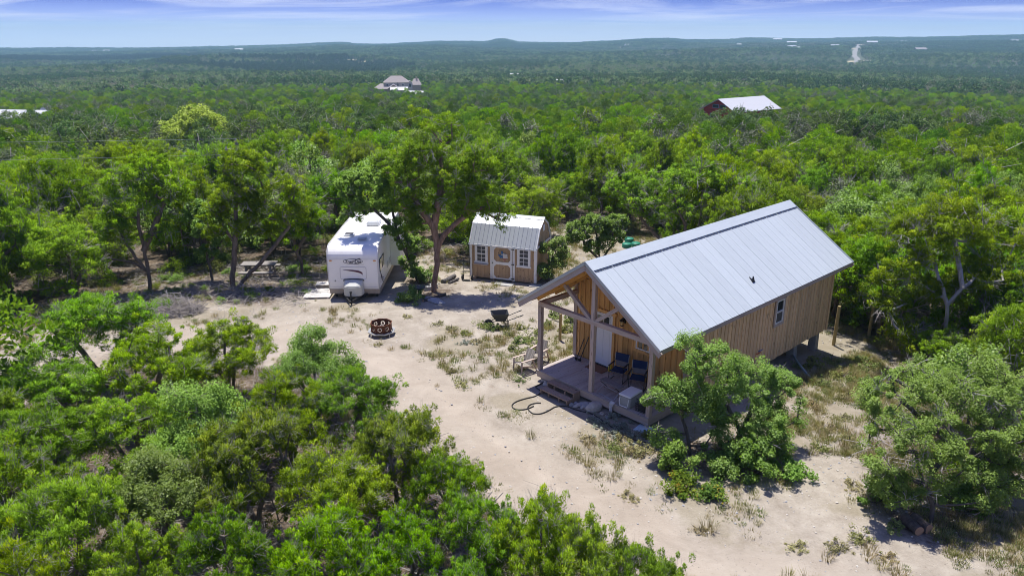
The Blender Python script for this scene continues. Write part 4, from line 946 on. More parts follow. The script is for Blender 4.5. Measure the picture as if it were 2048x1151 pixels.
# porch door
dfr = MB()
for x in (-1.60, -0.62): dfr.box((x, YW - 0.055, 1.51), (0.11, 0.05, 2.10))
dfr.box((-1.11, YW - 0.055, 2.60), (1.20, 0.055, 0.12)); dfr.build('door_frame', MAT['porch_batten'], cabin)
door = MB().box((-1.11, YW - 0.036, 1.505), (0.865, 0.045, 2.02)).build('door', MAT['white_door'], cabin)
dm = MB()
for x0, x1, z0, z1 in ((-1.42, -0.80, 0.68, 1.97),):
    for x in (x0, (x0 + x1) / 2, x1): dm.box((x, YW - 0.061, (z0 + z1) / 2), (0.022, 0.012, z1 - z0))
    for z in (z0, z1): dm.box(((x0 + x1) / 2, YW - 0.061, z), (x1 - x0 + 0.02, 0.012, 0.022))
dm.build('door_moulding', MAT['white_door'], door)
MB().box((-1.11, YW - 0.061, 2.245), (0.60, 0.012, 0.38)).build('door_pane', MAT['glass'], door)
dg = MB()
for x in (-1.42, -0.80): dg.box((x, YW - 0.066, 2.245), (0.05, 0.02, 0.46))
for z in (2.04, 2.45): dg.box((-1.11, YW - 0.066, z), (0.67, 0.02, 0.05))
dg.box((-1.11, YW - 0.070, 2.245), (0.018, 0.01, 0.38)); dg.build('pane_frame', MAT['white_door'], door)
MB().box((-1.48, YW - 0.07, 1.32), (0.05, 0.03, 0.16)).tube([(-1.48, YW - 0.085, 1.28), (-1.48, YW - 0.13, 1.30), (-1.40, YW - 0.13, 1.30)], 0.014, 6).build('handle', MAT['black'], door)
MB().lathe([(0, 0), (0.036, 0), (0.036, 0.03), (0, 0.03)], 12).build('deadbolt', MAT['black'], door, loc=(-1.48, YW - 0.06, 1.50), rot=(PI / 2, 0, 0))
box_obj('threshold', 'black', cabin, (-1.11, YW - 0.08, 0.475), (0.98, 0.10, 0.045))
# small porch window and the window in the long wall
def window(parent, cx, cz, w, h, face, frame_mat, two=True, wood=None, loc_y=None):
    """face: 'y' on the porch wall, 'x' on the long wall"""
    T = (lambda u, d, z: (cx + u, loc_y - d, z)) if face == 'y' else (lambda u, d, z: (loc_y + d, cx + u, z))
    S = (lambda a, b, c: (a, b, c)) if face == 'y' else (lambda a, b, c: (b, a, c))
    if wood:
        t = MB()
        for u in (-w / 2 - 0.05, w / 2 + 0.05): t.box(T(u, 0.045, cz), S(0.10, 0.035, h + 0.02))
        for z in (cz - h / 2 - 0.06, cz + h / 2 + 0.06): t.box(T(0, 0.050, z), S(w + 0.20, 0.045, 0.10))
        t.build('window_trim', MAT[wood], parent)
    f = MB()
    for u in (-w / 2 + 0.025, w / 2 - 0.025): f.box(T(u, 0.040, cz), S(0.05, 0.05, h))
    for z in (cz - h / 2 + 0.025, cz + h / 2 - 0.025): f.box(T(0, 0.040, z), S(w - 0.102, 0.05, 0.05))
    if two: f.box(T(0, 0.046, cz), S(w - 0.102, 0.05, 0.055))
    fo = f.build('window_frame', MAT[frame_mat], parent)
    if two:
        MB().box(T(0, 0.030, cz + h / 4), S(w - 0.104, 0.012, h / 2 - 0.07)).build('pane', MAT['glass'], fo)
        MB().box(T(0, 0.034, cz - h / 4), S(w - 0.104, 0.012, h / 2 - 0.07)).build('pane', MAT['screen'], fo)
    else: MB().box(T(0, 0.030, cz), S(w - 0.104, 0.012, h - 0.104)).build('pane', MAT['glass'], fo)
    return fo
window(cabin, 0.70, 1.80, 0.62, 0.34, 'y', 'white_trim', False, 'porch_batten', YW)
window(cabin, 7.97, 2.06, 0.56, 0.95, 'x', 'white_trim', True, 'beam', HW)
lan = MB().box((-0.17, YW - 0.055, 2.52), (0.12, 0.03, 0.20)).tube([(-0.17, YW - 0.06, 2.60), (-0.17, YW - 0.16, 2.64), (-0.17, YW - 0.17, 2.60)], 0.012, 6)
lan.lathe([(0.02, 0.10), (0.10, 0.03), (0.10, 0.0), (0.055, 0.0)], 14, (-0.17, YW - 0.17, 2.52)).lathe([(0.0, -0.185), (0.06, -0.18), (0.06, -0.155), (0.0, -0.15)], 14, (-0.17, YW - 0.17, 2.52))
lo = lan.build('wall_lantern', MAT['black'], cabin); MB().lathe([(0.045, -0.155), (0.055, -0.08), (0.05, 0.0)], 14, (-0.17, YW - 0.17, 2.52)).build('lamp_glass', MAT['lamp_glass'], lo)
for z, mt_, y in ((0.72, 'red', 6.66), (0.79, 'blue', 6.80)):
    MB().tube([(HW + 0.035, y - 0.13, z), (HW + 0.06, y - 0.10, z), (HW + 0.06, y + 0.15, z)], 0.018, 6).build('water_pipe', MAT[mt_], cabin)

def on_deck(x, y): 
    c_, s_ = math.cos(CAB_ROT), math.sin(CAB_ROT); return (CAB_XY[0] + c_ * x - s_ * y, CAB_XY[1] + s_ * x + c_ * y, ZD)
def deck_thing(name, label, cat, x, y, rz=0.0, group=None, z=0.0):
    p = on_deck(x, y); return thing(name, label, cat, (p[0], p[1], p[2] + z), CAB_ROT + rz, group)

# ------------------------------------------------------------------ things on and round the porch
def camp_chair(label, x, y, rz):
    t = deck_thing('folding_chair', label, 'camp chair', x, y, rz, 'navy folding chairs on the porch')
    for s in (-1, 1):
        fr = MB()
        fr.tube([(s * .27, -.25, .02), (s * .27, .25, .02)], .013, 7)
        fr.tube([(s * .27, -.23, .02), (s * .27, -.23, .60)], .013, 7).tube([(s * .27, .20, .02), (s * .27, .20, .60)], .013, 7)
        fr.build('side_frame', MAT['black'], t)
        MB().box((s * .27, -.02, .615), (.055, .50, .028)).build('armrest', MAT['black_plastic'], t, bevel=.006)
        MB().tube([(s * .255, .17, .40), (s * .26, .27, .92)], .013, 7).build('back_post', MAT['steel'], t)
    MB().tube([(-.26, -.20, .14), (.26, .16, .40)], .011, 6).tube([(.26, -.20, .14), (-.26, .16, .40)], .011, 6).build('cross_brace', MAT['steel'], t)
    m = MB()
    for k in range(6):
        y0, y1 = -.24 + k * .075, -.24 + (k + 1) * .075; z0, z1 = .43 - .03 * math.sin(PI * k / 6), .43 - .03 * math.sin(PI * (k + 1) / 6)
        m.add([(-.25, y0, z0), (.25, y0, z0), (.25, y1, z1), (-.25, y1, z1), (-.25, y0, z0 - .02), (.25, y0, z0 - .02), (.25, y1, z1 - .02), (-.25, y1, z1 - .02)],
              [(0, 1, 2, 3), (7, 6, 5, 4), (0, 4, 5, 1), (2, 6, 7, 3), (1, 5, 6, 2), (3, 7, 4, 0)])
    m.build('seat', MAT['navy'], t)
    MB().add([(-.265, .215, .66), (.265, .215, .66), (.265, .268, .93), (-.265, .268, .93), (-.265, .24, .66), (.265, .24, .66), (.265, .293, .93), (-.265, .293, .93)],
             [(0, 1, 2, 3), (7, 6, 5, 4), (0, 4, 5, 1), (2, 6, 7, 3), (1, 5, 6, 2), (3, 7, 4, 0)]).build('backrest', MAT['navy'], t)
    MB().add([(-.22, .195, .47), (.22, .195, .47), (.22, .225, .66), (-.22, .225, .66), (-.22, .21, .47), (.22, .21, .47), (.22, .24, .66), (-.22, .24, .66)],
             [(0, 1, 2, 3), (7, 6, 5, 4), (0, 4, 5, 1), (2, 6, 7, 3), (1, 5, 6, 2), (3, 7, 4, 0)]).build('lumbar_pad', MAT['greycloth'], t)
    return t
ch = camp_chair('navy canvas folding chair beside the white door, facing the yard', 0.10, 1.46, 0.25)
copy_tree(ch, on_deck(0.95, 1.45), CAB_ROT + 0.45, 'navy canvas folding chair half hidden behind the right porch post')
mt = deck_thing('doormat', 'brown coir doormat on the deck in front of the white door', 'doormat', -1.05, 1.66)
MB().box((0, 0, .010), (.80, .50, .018)).build('mat_pile', MAT['mat'], mt)
yc = deck_thing('yellow_jar', 'small yellow jar standing on the deck by the right door jamb', 'jar', -0.58, 1.82)
MB().lathe([(0, 0), (.07, 0), (.08, .04), (.08, .15), (.06, .19), (.06, .22), (0, .22)], 14).build('jar_body', MAT['yellow'], yc, True); MB().lathe([(.065, .19), (.065, .235), (0, .235)], 14).build('lid', MAT['yellow'], yc)
for i, (x, lab, dx, L) in enumerate(((-2.10, 'dark long handled tool leaning on the porch wall, nearer the left corner', 0.10, 0.80), (-1.93, 'dark long handled tool leaning on the porch wall, nearer the door', 0.16, 0.95))):
    t = deck_thing('garden_tool', lab, 'tool', x, 1.66, 0, 'tools leaning on the porch wall')
    MB().tube([(0, 0, .02), (dx, .30, L)], .017, 7).build('handle', MAT['black_plastic'], t); MB().box((0, 0, .05), (.10, .05, .09)).build('tool_head', MAT['black'], t)
# folding bench with crossed legs and a grey folded cloth, towel over its rail
t = deck_thing('folding_bench', 'low grey folding bench on crossed metal legs at the front deck edge', 'bench', 0.63, 0.42, -0.12)
MB().box((0, .02, .43), (.92, .30, .05)).build('bench_top', MAT['greycloth'], t, bevel=.02)
for s in (-1, 1):
    MB().tube([(s * .42, -.28, .015), (s * .36, .22, .41)], .012, 6).build('leg', MAT['steel'], t); MB().tube([(s * .42, .26, .015), (s * .36, -.16, .41)], .012, 6).build('leg', MAT['black'], t)
MB().tube([(-.42, -.28, .02), (.42, -.28, .02)], .010, 6).tube([(-.38, -.10, .27), (.38, -.10, .27)], .010, 6).build('cross_bar', MAT['steel'], t)
rg = deck_thing('towel', 'white rag hanging over the deck edge in front of the folding bench', 'towel', 1.05, -0.02)
rm = MB()
prev = None; P_ = []
for k in range(9):
    z = .05 - k * .045
    for u in range(6): P_.append((-.09 + u * .036 * (1 - .04 * k) + .012 * math.sin(k * 1.3), -.035 - .018 * math.sin(u * 2.2 + k * .6) - (.0 if k else -.09), z if k else .03))
rm.add(P_ + [(a, b - .012, c) for a, b, c in P_], [(k * 6 + u, k * 6 + u + 1, k * 6 + u + 7, k * 6 + u + 6) for k in range(8) for u in range(5)] + [(54 + k * 6 + u, 54 + k * 6 + u + 6, 54 + k * 6 + u + 7, 54 + k * 6 + u + 1) for k in range(8) for u in range(5)])
rm.build('cloth', MAT['towel'], rg, True)
# cooler
t = deck_thing('cooler', 'grey cooler with white lid and white swing handle on the deck edge', 'cooler', 1.50, 0.36, 0.08)
MB().box((0, 0, .20), (.42, .66, .38), taper=1.06).build('body', MAT['cooler_grey'], t, bevel=.02); MB().box((0, 0, .425), (.47, .72, .07)).build('lid', MAT['cooler_white'], t, bevel=.02)
MB().tube([(-.17, -.365, .34), (-.17, -.40, .20), (-.14, -.40, .06), (.14, -.40, .06), (.17, -.40, .20), (.17, -.365, .34)], .015, 7).build('handle', MAT['cooler_white'], t)
MB().box((0, -.337, .20), (.24, .02, .20)).build('end_panel', MAT['cooler_grey'], t, bevel=.008)
# black wire crate
t = deck_thing('wire_crate', 'black wire crate with a dark bag beside the right porch post', 'crate', 2.08, 0.30, 0.1)
m = MB()
for z in (.02, .10, .18, .26):
    m.tube([(-.20, -.17, z), (.20, -.17, z), (.20, .17, z), (-.20, .17, z), (-.20, -.17, z)], .007, 5)
for k in range(7):
    for y in (-.17, .17): m.tube([(-.20 + k * .0667, y, .02), (-.20 + k * .0667, y, .27)], .006, 5)
for k in range(6):
    for x in (-.20, .20): m.tube([(x, -.17 + k * .068, .02), (x, -.17 + k * .068, .27)], .006, 5)
m.build('wire_basket', MAT['black'], t); MB().box((0, 0, .11), (.34, .28, .20), taper=.7).build('dark_bag', MAT['black_plastic'], t, bevel=.04)
MB().tube([(-.20, -.05, .27), (-.26, 0, .36), (-.20, .06, .27)], .010, 6).build('handle', MAT['black'], t)
# kettle grill behind the oak
t = deck_thing('kettle_grill', 'black kettle grill against the porch wall behind the leafy oak', 'grill', 2.02, 1.52)
for k in range(3): a = k * 2.09; MB().tube([(.17 * math.cos(a), .17 * math.sin(a), .40), (.26 * math.cos(a), .26 * math.sin(a), .0)], .013, 6).build('leg', MAT['black'], t)
MB().lathe([(.0, .34), (.12, .36), (.22, .44), (.26, .56)], 20).build('bowl', MAT['black'], t, True); MB().lathe([(.265, .565), (.24, .68), (.14, .77), (0, .80)], 20).build('lid', MAT['black'], t, True)
# steps up to the deck
p = on_deck(-1.02, -0.02)
t = thing('porch_steps', 'two weathered wooden steps up to the front deck edge', 'steps', (p[0], p[1], 0.0), CAB_ROT)
for k, (y, z) in enumerate(((-0.18, 0.345), (-0.52, 0.185))):
    for q in range(2): box_obj('tread', 'step', t, (0, y - 0.08 + q * 0.152, z), (1.30, 0.146, 0.04))
for x in (-0.62, 0.62):
    MB().prism([(x - .02, -.68, -.03), (x - .02, -.01, -.03), (x - .02, -.01, .322), (x - .02, -.34, .322), (x - .02, -.34, .163), (x - .02, -.68, .163)], (.04, 0, 0)).build('stringer', MAT['step'], t)
for x in (-0.25, 0.25): MB().box((x, -.36, .17), (.04, .05, .30)).box((x, -.66, .07), (.04, .04, .18)).build('support', MAT['step'], t)
# pale board under the deck corner
p = on_deck(2.42, -0.06); t = thing('foam_board', 'pale blue board lying under the right front deck corner', 'board', (p[0], p[1], 0.02), CAB_ROT + 0.15)
MB().box((0, 0, .015), (.52, .46, .03)).box((0.02, 0.03, .045), (.40, .34, .03)).build('sheet', MAT['board_blue'], t)
# pipe under the cabin
z0 = float(gz(11.52, 26.27)); t = thing('pipe', 'grey green plastic pipe lying on the ground out from under the cabin', 'pipe', (11.52, 26.27, z0), 0)
MB().tube([(0, 0, .07), (0.02, 1.0, .08), (.11, 2.68, float(gz(11.63, 28.95)) - z0 + .22)], .045, 10).build('pipe_length', MAT['pvc'], t, True); MB().tube([(0, -.02, .07), (0, .10, .07)], .058, 10).build('collar', MAT['pvc'], t, True)

# garden chairs left of the deck
def garden_chair(label, x, y, rz):
    t = thing('garden_chair', label, 'chair', (x, y, float(gz(x, y))), rz, 'weathered garden chairs beside the deck')
    for k in range(6): box_obj('seat_slat', 'grey_wood', t, (0, -.26 + k * .095, .40 - k * .022), (.54, .085, .02), (math.radians(-13), 0, 0))
    for k in range(5): box_obj('back_slat', 'grey_wood', t, (-.21 + k * .105, .34, .62), (.095, .02, .66), (math.radians(-22), 0, 0))
    for s in (-1, 1):
        MB().bar((s * .29, -.30, 0), (s * .29, -.27, .58), .05, .05, (1, 0, 0)).build('leg', MAT['beam'], t); MB().bar((s * .29, .52, 0), (s * .29, .28, .58), .05, .05, (1, 0, 0)).build('leg', MAT['beam'], t)
        MB().bar((s * .29, -.30, .395), (s * .29, .50, .16), .04, .07, (0, 0, 1)).build('side_rail', MAT['beam'], t)
        box_obj('armrest', 'beam_y', t, (s * .31, .05, .60), (.09, .74, .025))
    box_obj('back_rail', 'grey_wood', t, (0, .375, .66), (.56, .03, .06), (math.radians(-22), 0, 0))
    return t
gc = garden_chair('pale slatted garden chair standing free left of the porch steps', 0.42, 25.80, -0.95); gc.scale = (.88, .88, .88)
copy_tree(gc, (0.98, 26.62, float(gz(0.98, 26.62))), -0.65, 'slatted garden chair half behind the left porch post')
# black hose
H1 = [(1.15, 24.75), (1.05, 24.66), (0.9, 24.5), (0.85, 24.41), (0.95, 24.22), (1.06, 24.02), (0.97, 23.86), (0.8, 23.67), (0.44, 23.48), (0.16, 23.28), (0.01, 23.04), (0.03, 22.82), (0.16, 22.7), (0.35, 22.68), (0.53, 22.75), (0.68, 22.87), (0.74, 22.93)]
H2 = [(1.0, 23.16), (0.81, 23.15), (0.62, 23.03), (0.54, 22.83), (0.58, 22.61), (0.71, 22.41), (0.9, 22.38), (1.08, 22.47), (1.28, 22.66), (1.47, 22.87), (1.69, 22.94), (1.9, 22.9), (2.1, 22.72), (2.41, 22.53), (2.66, 22.38), (2.8, 22.22), (3.05, 21.8), (3.3, 21.39), (3.59, 20.95), (3.94, 20.65), (4.32, 20.55), (4.62, 20.81)]
def smooth_path(pts, n=5):
    P = np.array(pts); out = []
    for i in range(len(P) - 1):
        p0, p1, p2, p3 = P[max(i - 1, 0)], P[i], P[i + 1], P[min(i + 2, len(P) - 1)]
        for t in np.arange(n) / n: out.append(.5 * ((2 * p1) + (-p0 + p2) * t + (2 * p0 - 5 * p1 + 4 * p2 - p3) * t * t + (-p0 + 3 * p1 - 3 * p2 + p3) * t ** 3))
    return np.array(out + [P[-1]])
hose = thing('garden_hose', 'black hose coiled in loose loops on the sand by the porch steps', 'hose', (1.0, 23.0, float(gz(1.0, 23.0))))
for hp in (H1, H2):
    P2 = smooth_path(hp); MB().tube([(x - 1.0, y - 23.0, float(gz(x, y)) - float(gz(1.0, 23.0)) + 0.022) for x, y in P2], 0.021, 7).build('hose_length', MAT['hose'], hose, True)
# rocks by the deck
def rock(name, label, x, y, size, mat='rock', seed=0, group=None, sink=0.25, cat='rock'):
    r = np.random.default_rng(seed); import bmesh
    bm = bmesh.new(); bmesh.ops.create_icosphere(bm, subdivisions=3, radius=1.0)
    N_ = [unit(r.normal(size=3)) for _ in range(11)]; off = r.uniform(.62, .95, 11)
    for v in bm.verts:
        c = np.array(v.co)
        for n_, o_ in zip(N_, off):
            d = c @ n_
            if d > o_: c = c - n_ * (d - o_)
        c = c * (1 + .04 * r.normal()); v.co = Vector(c)
    me = bpy.data.meshes.new(name); bm.to_mesh(me); bm.free(); me.materials.append(MAT[mat])
    o = link(name, me, None, (x, y, float(gz(x, y)) + size[2] * (1 - 2 * sink) * .5), (0, 0, float(r.uniform(0, 6))), tuple(s * .5 for s in size))
    return tag(o, label, cat, group)
rock('limestone_rock', 'big pale limestone rock in front of the deck, right of the steps', 2.75, 22.68, (.72, .50, .42), seed=1)
rock('limestone_rock', 'flat dark grey rock tucked under the deck behind the pale one', 2.55, 22.95, (.55, .40, .22), 'rock_grey', 2)
for i, (x, y) in enumerate([(2.05, 23.0), (2.18, 22.86), (2.30, 22.98), (2.20, 23.1), (2.42, 22.80), (3.02, 22.35), (3.18, 22.12)]):
    rock('small_rock', 'fist sized pale stone in the rubble right of the porch steps', x, y, (.20 + .03 * (i % 3), .17, .14), 'rock' if i % 3 else 'rock_grey', 10 + i, 'rubble stones right of the steps')
for i, (x, y) in enumerate([(1.18, 24.92), (1.28, 24.75), (1.40, 24.62), (1.22, 24.55), (1.5, 24.78)]):
    rock('small_rock', 'fist sized pale stone in the heap under the deck corner by the chairs', x, y, (.24, .2, .17), 'rock', 30 + i, 'rubble stones by the garden chairs')
# fence posts
for x, y, h, r_, lab in ((2.01, 28.95, 1.20, .065, 'lone round fence post seen through the porch, left of the cabin'), (14.29, 30.61, 1.85, .075, 'round fence post nearest the back corner of the cabin'), (16.6, 32.19, 1.65, .075, 'round fence post farther right under the junipers')):
    o = MB().tube([(0, 0, -.2), (0, 0, h * .5), (0.01, 0, h)], [r_, r_ * .98, r_ * .95], 10).build('fence_post', MAT['post_green'], None, loc=(x, y, float(gz(x, y)))); tag(o, lab, 'fence post', 'round fence posts')

# ------------------------------------------------------------------ the shed
SH = np.array([-2.23, 38.25]); SR = math.atan2(-1.27, 3.48); SW, SD, SHH = 3.70, 2.45, 1.98
zs = -0.40
shed = thing('garden_shed', 'brown portable shed with white trim and a barn shaped metal roof', 'shed', (SH[0], SH[1], zs), SR)
MB().box((SW / 2, SD / 2, 1.04), (SW - .06, SD - .06, 1.90)).build('wall', MAT['shed_board'], shed)
for x in (0.25, 1.3, 2.4, 3.45): MB().box((x, SD / 2, .045), (.10, SD - .05, .09)).build('skid', MAT['beam'], shed)
nbs = 18; w = SW / nbs
for y, s in ((0, -1), (SD, 1)):
    for i in range(nbs): box_obj('board', 'shed_board', shed, (w * (i + .5), y - s * .012, 1.04), (w - .010, .022, 1.88))
nbd = 11; w = SD / nbd
GB = [(0, SHH), (.52, SHH + .92), (SD / 2, SHH + 1.32), (SD - .52, SHH + .92), (SD, SHH)]      # gable outline in depth and height
def gam(y):
    for (a, b), (c, d) in zip(GB[:-1], GB[1:]):
        if a <= y <= c: return b + (d - b) * (y - a) / (c - a)
    return SHH
for x, s in ((0, 1), (SW, -1)):
    MB().prism([(x + s * .04, a, b - .03) for a, b in GB] + [(x + s * .04, SD, .1), (x + s * .04, 0, .1)], (s * .03, 0, 0)).build('gable_wall', MAT['shed_board'], shed)
    for i in range(nbd):
        y = w * (i + .5); zt = min(gam(y - w / 2), gam(y + w / 2)) - .02
        box_obj('board', 'shed_board', shed, (x + s * .016, y, (.1 + zt) / 2), (.022, w - .010, zt - .1))
    MB().box((x - s * .012, SD / 2, SHH - .02), (.03, SD, .10)).build('gable_trim', MAT['white_trim'], shed)
    MB().box((x - s * .012, SD / 2, SHH + .82), (.03, .26, .30)).build('gable_vent', MAT['white_trim'], shed)
    rk = MB()
    for (a, b), (c, d) in zip(GB[:-1], GB[1:]): rk.bar((x - s * .015, a, b - .035), (x - s * .015, c, d - .035), .04, .09)
    rk.build('rake_trim', MAT['white_trim'], shed)
    for y in (0.055, SD - .055): MB().box((x - s * .014, y, 1.02), (.03, .11, 1.86)).build('corner_trim', MAT['white_trim'], shed)
for x in (.055, SW - .055): MB().box((x, -.012, 1.02), (.11, .034, 1.86)).build('corner_trim', MAT['white_trim'], shed)
WSH = (SW + .12) / 4
for k, ((a, b), (c, d)) in enumerate(zip(GB[:-1], GB[1:])):
    if k == 0: a, b = a - .07, b - .124
    if k == 3: c, d = c + .07, d - .124
    L = math.hypot(c - a, d - b); me = roof_sheet(L, WSH, 'roof_panel', [-WSH / 2 + .03 + WSH / 4 * q for q in range(4)], 'shed_roof', .020, False)
    tl = math.atan2(d - b, c - a)
    for q in range(4):
        o = link('roof_panel', me, shed); o.location = (-.06 + WSH * (q + .5), (a + c) / 2 , (b + d) / 2 + .012); o.rotation_euler = (tl, 0, 0)
rc = MB()
for s in (-1, 1): rc.box((SW / 2, SD / 2 + s * .09, SHH + 1.325), (SW + .14, .20, .012), (-s * .70, 0, 0))
rc.build('ridge_cap', MAT['shed_roof'], shed)
# door with cut-corner panels
DX0, DX1, DZ0, DZ1 = 1.24, 2.46, .13, 1.93; dc = (DX0 + DX1) / 2
fr = MB()
for x in (DX0 - .02, DX1 + .02): fr.box((x, -.030, 1.02), (.12, .034, 1.86))
fr.build('door_frame', MAT['white_trim'], shed)
sd = MB()
for q in range(6): pass
sdoor = MB().box((dc, -.030, (DZ0 + DZ1) / 2), (DX1 - DX0 - .16, .03, DZ1 - DZ0)).build('door', MAT['shed_board'], shed)
for q in range(6): box_obj('door_board', 'shed_board', sdoor, (DX0 + .10 + (DX1 - DX0 - .2) / 6 * (q + .5), -.050, (DZ0 + DZ1) / 2), ((DX1 - DX0 - .2) / 6 - .010, .016, DZ1 - DZ0 - .06))
def octa(x0, x1, z0, z1, c, y): return [(x0 + c, y, z0), (x1 - c, y, z0), (x1, y, z0 + c), (x1, y, z1 - c), (x1 - c, y, z1), (x0 + c, y, z1), (x0, y, z1 - c), (x0, y, z0 + c)]
def sqr(x0, x1, z0, z1, y): 
    xm0, xm1 = x0, x1; return [(x0, y, z0), (x1, y, z0), (x1, y, z0), (x1, y, z1), (x1, y, z1), (x0, y, z1), (x0, y, z1), (x0, y, z0)]
zm = (DZ0 + DZ1) / 2 - .02
for z0, z1 in ((DZ0, zm), (zm, DZ1)):
    MB().ring(sqr(DX0 + .06, DX1 - .06, z0, z1, -.064), octa(DX0 + .15, DX1 - .15, z0 + .075, z1 - .075, .13, -.064), (0, -.022, 0)).build('panel_frame', MAT['white_trim'], sdoor)
for z in (DZ0 + .10, zm, DZ1 - .10): MB().box((DX1 - .02, -.094, z), (.17, .012, .035)).box((DX1 + .05, -.094, z), (.03, .014, .09)).build('hinge', MAT['black'], sdoor)
MB().box((DX0 + .08, -.097, zm), (.06, .02, .05)).build('latch', MAT['black'], sdoor)
def shed_window(cx):
    x0, x1, z0, z1 = cx - .26, cx + .26, .98, 1.86
    f = MB()
    for x in (x0 - .05, x1 + .05): f.box((x, -.042, (z0 + z1) / 2), (.11, .034, z1 - z0 + .02))
    f.box((cx, -.046, z0 - .045), (.80, .05, .085)); f.box((cx, -.042, z1 + .035), (.80, .034, .07))
    w_ = f.build('window', MAT['white_trim'], shed)
    g_ = MB().box((cx, -.042, (z0 + z1) / 2), (.52, .03, .055))
    g_.box((cx, -.042, (z0 + z1) / 2), (.022, .026, .86))
    for z in (z0 + .22, z1 - .22): g_.box((cx, -.042, z), (.52, .026, .020))
    for x in (x0 + .015, x1 - .015): g_.box((x, -.042, (z0 + z1) / 2), (.03, .03, .86))
    for z in (z0 + .015, z1 - .015): g_.box((cx, -.044, z), (.52, .03, .03))
    g_.build('sash', MAT['white_trim'], w_); MB().box((cx, -.034, (z0 + z1) / 2), (.50, .010, .84)).build('pane', MAT['screen'], w_)
shed_window(.66); shed_window(3.04)
MB().box((.66, -.11, .86), (.78, .16, .05)).build('window_shelf', MAT['beam'], shed)
# Texas shaped flag board on the shed door
TX = [(-.10, .34), (.06, .34), (.06, .17), (.17, .13), (.30, .11), (.42, .10), (.455, .055), (.46, -.10), (.50, -.20), (.47, -.27), (.36, -.33), (.27, -.42), (.25, -.53), (.16, -.49), (.08, -.36), (.0, -.24), (-.09, -.245), (-.14, -.30), (-.24, -.19), (-.36, -.04), (-.38, .0), (-.10, .0)]
def clip(poly, axis, lim, keep_less):
    out = []
    for i in range(len(poly)):
        a, b = poly[i], poly[(i + 1) % len(poly)]; ia, ib = (a[axis] <= lim) == keep_less, (b[axis] <= lim) == keep_less
        if ia: out.append(a)
        if ia != ib:
            t = (lim - a[axis]) / (b[axis] - a[axis]); out.append((a[0] + (b[0] - a[0]) * t, a[1] + (b[1] - a[1]) * t))
    return out
tx = thing('state_sign', 'blue, white and red state outline board hung on the shed door', 'sign', (SH[0] + math.cos(SR) * (dc + .02) + math.sin(SR) * .092, SH[1] + math.sin(SR) * (dc + .02) - math.cos(SR) * .092, zs + 1.48), SR)
K = .62
def tpanel(name, poly, mat): MB().prism([(x * K, 0, z * K) for x, z in poly], (0, -.02, 0)).build(name, MAT[mat], tx)
tpanel('blue_field', clip(TX, 0, .06, True), 'tx_blue')
rest = clip(TX, 0, .06, False); tpanel('white_stripe', clip(rest, 1, -.26, False), 'tx_white'); tpanel('red_stripe', clip(rest, 1, -.26, True), 'tx_red')
st = []
for k in range(10):
    a = PI / 2 + k * PI / 5; q = .10 if k % 2 == 0 else .04; st.append((-.02 + q * math.cos(a), .05 + q * math.sin(a)))
MB().prism([(x * K, -.021, z * K) for x, z in st], (0, -.008, 0)).build('star', MAT['tx_white'], tx)
# pavers in front of the shed
for x, y, sx, sy, lab in ((-0.42, 36.9, 1.0, .45, 'grey concrete paver lying in front of the shed door'), (1.35, 36.55, .9, .4, 'grey concrete paver in front of the right corner of the shed')):
    o = MB().box((0, 0, .02), (sx, sy, .07)).build('paver', MAT['concrete'], None, loc=(x, y, float(gz(x, y))), rot=(0, 0, SR), bevel=.01); tag(o, lab, 'paver', 'pavers in front of the shed')
# hand truck
t = thing('hand_truck', 'black two wheeled hand truck standing at the left end of the shed', 'hand truck', (-2.42, 37.72, float(gz(-2.42, 37.72))), SR + .15)
for s in (-1, 1):
    MB().tube([(s * .17, .10, .05), (s * .17, .16, 1.05), (s * .17, .20, 1.22)], .017, 7).build('rail', MAT['black'], t)
    wv = MB().lathe([(.05, -.035), (.13, -.04), (.14, 0), (.13, .04), (.05, .035)], 16); o = wv.build('wheel', MAT['rubber'], t, True, loc=(s * .26, .18, .14), rot=(0, PI / 2, 0)); MB().lathe([(0, -.03), (.055, -.03), (.055, .03), (0, .03)], 10).build('hub', MAT['steel'], o)
m = MB()
for z in (.25, .50, .75, 1.0): m.tube([(-.17, .10 + z * .06, z), (.17, .10 + z * .06, z)], .014, 6)
m.tube([(-.17, .20, 1.22), (0, .23, 1.27), (.17, .20, 1.22)], .017, 6).build('cross_bar', MAT['black'], t)
MB().box((0, -.02, .03), (.38, .24, .012)).build('toe_plate', MAT['black'], t)

# ------------------------------------------------------------------ the travel trailer
zt = -0.27
tr = thing('travel_trailer', 'white travel trailer with a rounded front and grey tank cover on its hitch', 'trailer', (-7.69, 34.5, zt), 0.0)
TW, TL = 2.46, 7.3; TB, TT = .25, 2.72
prof = [(0.10, TB)]
prof = [(.05, TB + .24), (0.0, TB + .6), (0.0, 2.05)]
for k in range(9): a = k / 8 * PI / 2; prof.append((.60 - .60 * math.cos(a), 2.05 + .60 * math.sin(a)))
prof += [(TL * .55, TT), (TL - .3, TT - .02), (TL, TT - .25), (TL, TB + .24)]
m = MB(); n_ = len(prof)
vs = [(-TW / 2, y, z) for y, z in prof] + [(TW / 2, y, z) for y, z in prof]
m.add(vs, [tuple(range(n_)), tuple(reversed(range(n_, 2 * n_)))] + [(i, n_ + i, n_ + (i + 1) % n_, (i + 1) % n_) for i in range(n_)])
body = m.build('body', MAT['trailer'], tr, False, .045)
MB().prism([(-TW / 2 + .01, .09, TB), (-TW / 2 + .01, .055, TB + .24), (-TW / 2 + .01, TL - .02, TB + .24), (-TW / 2 + .01, TL - .05, TB)], (TW - .02, 0, 0)).build('skirt', MAT['trailer_tan'], tr)
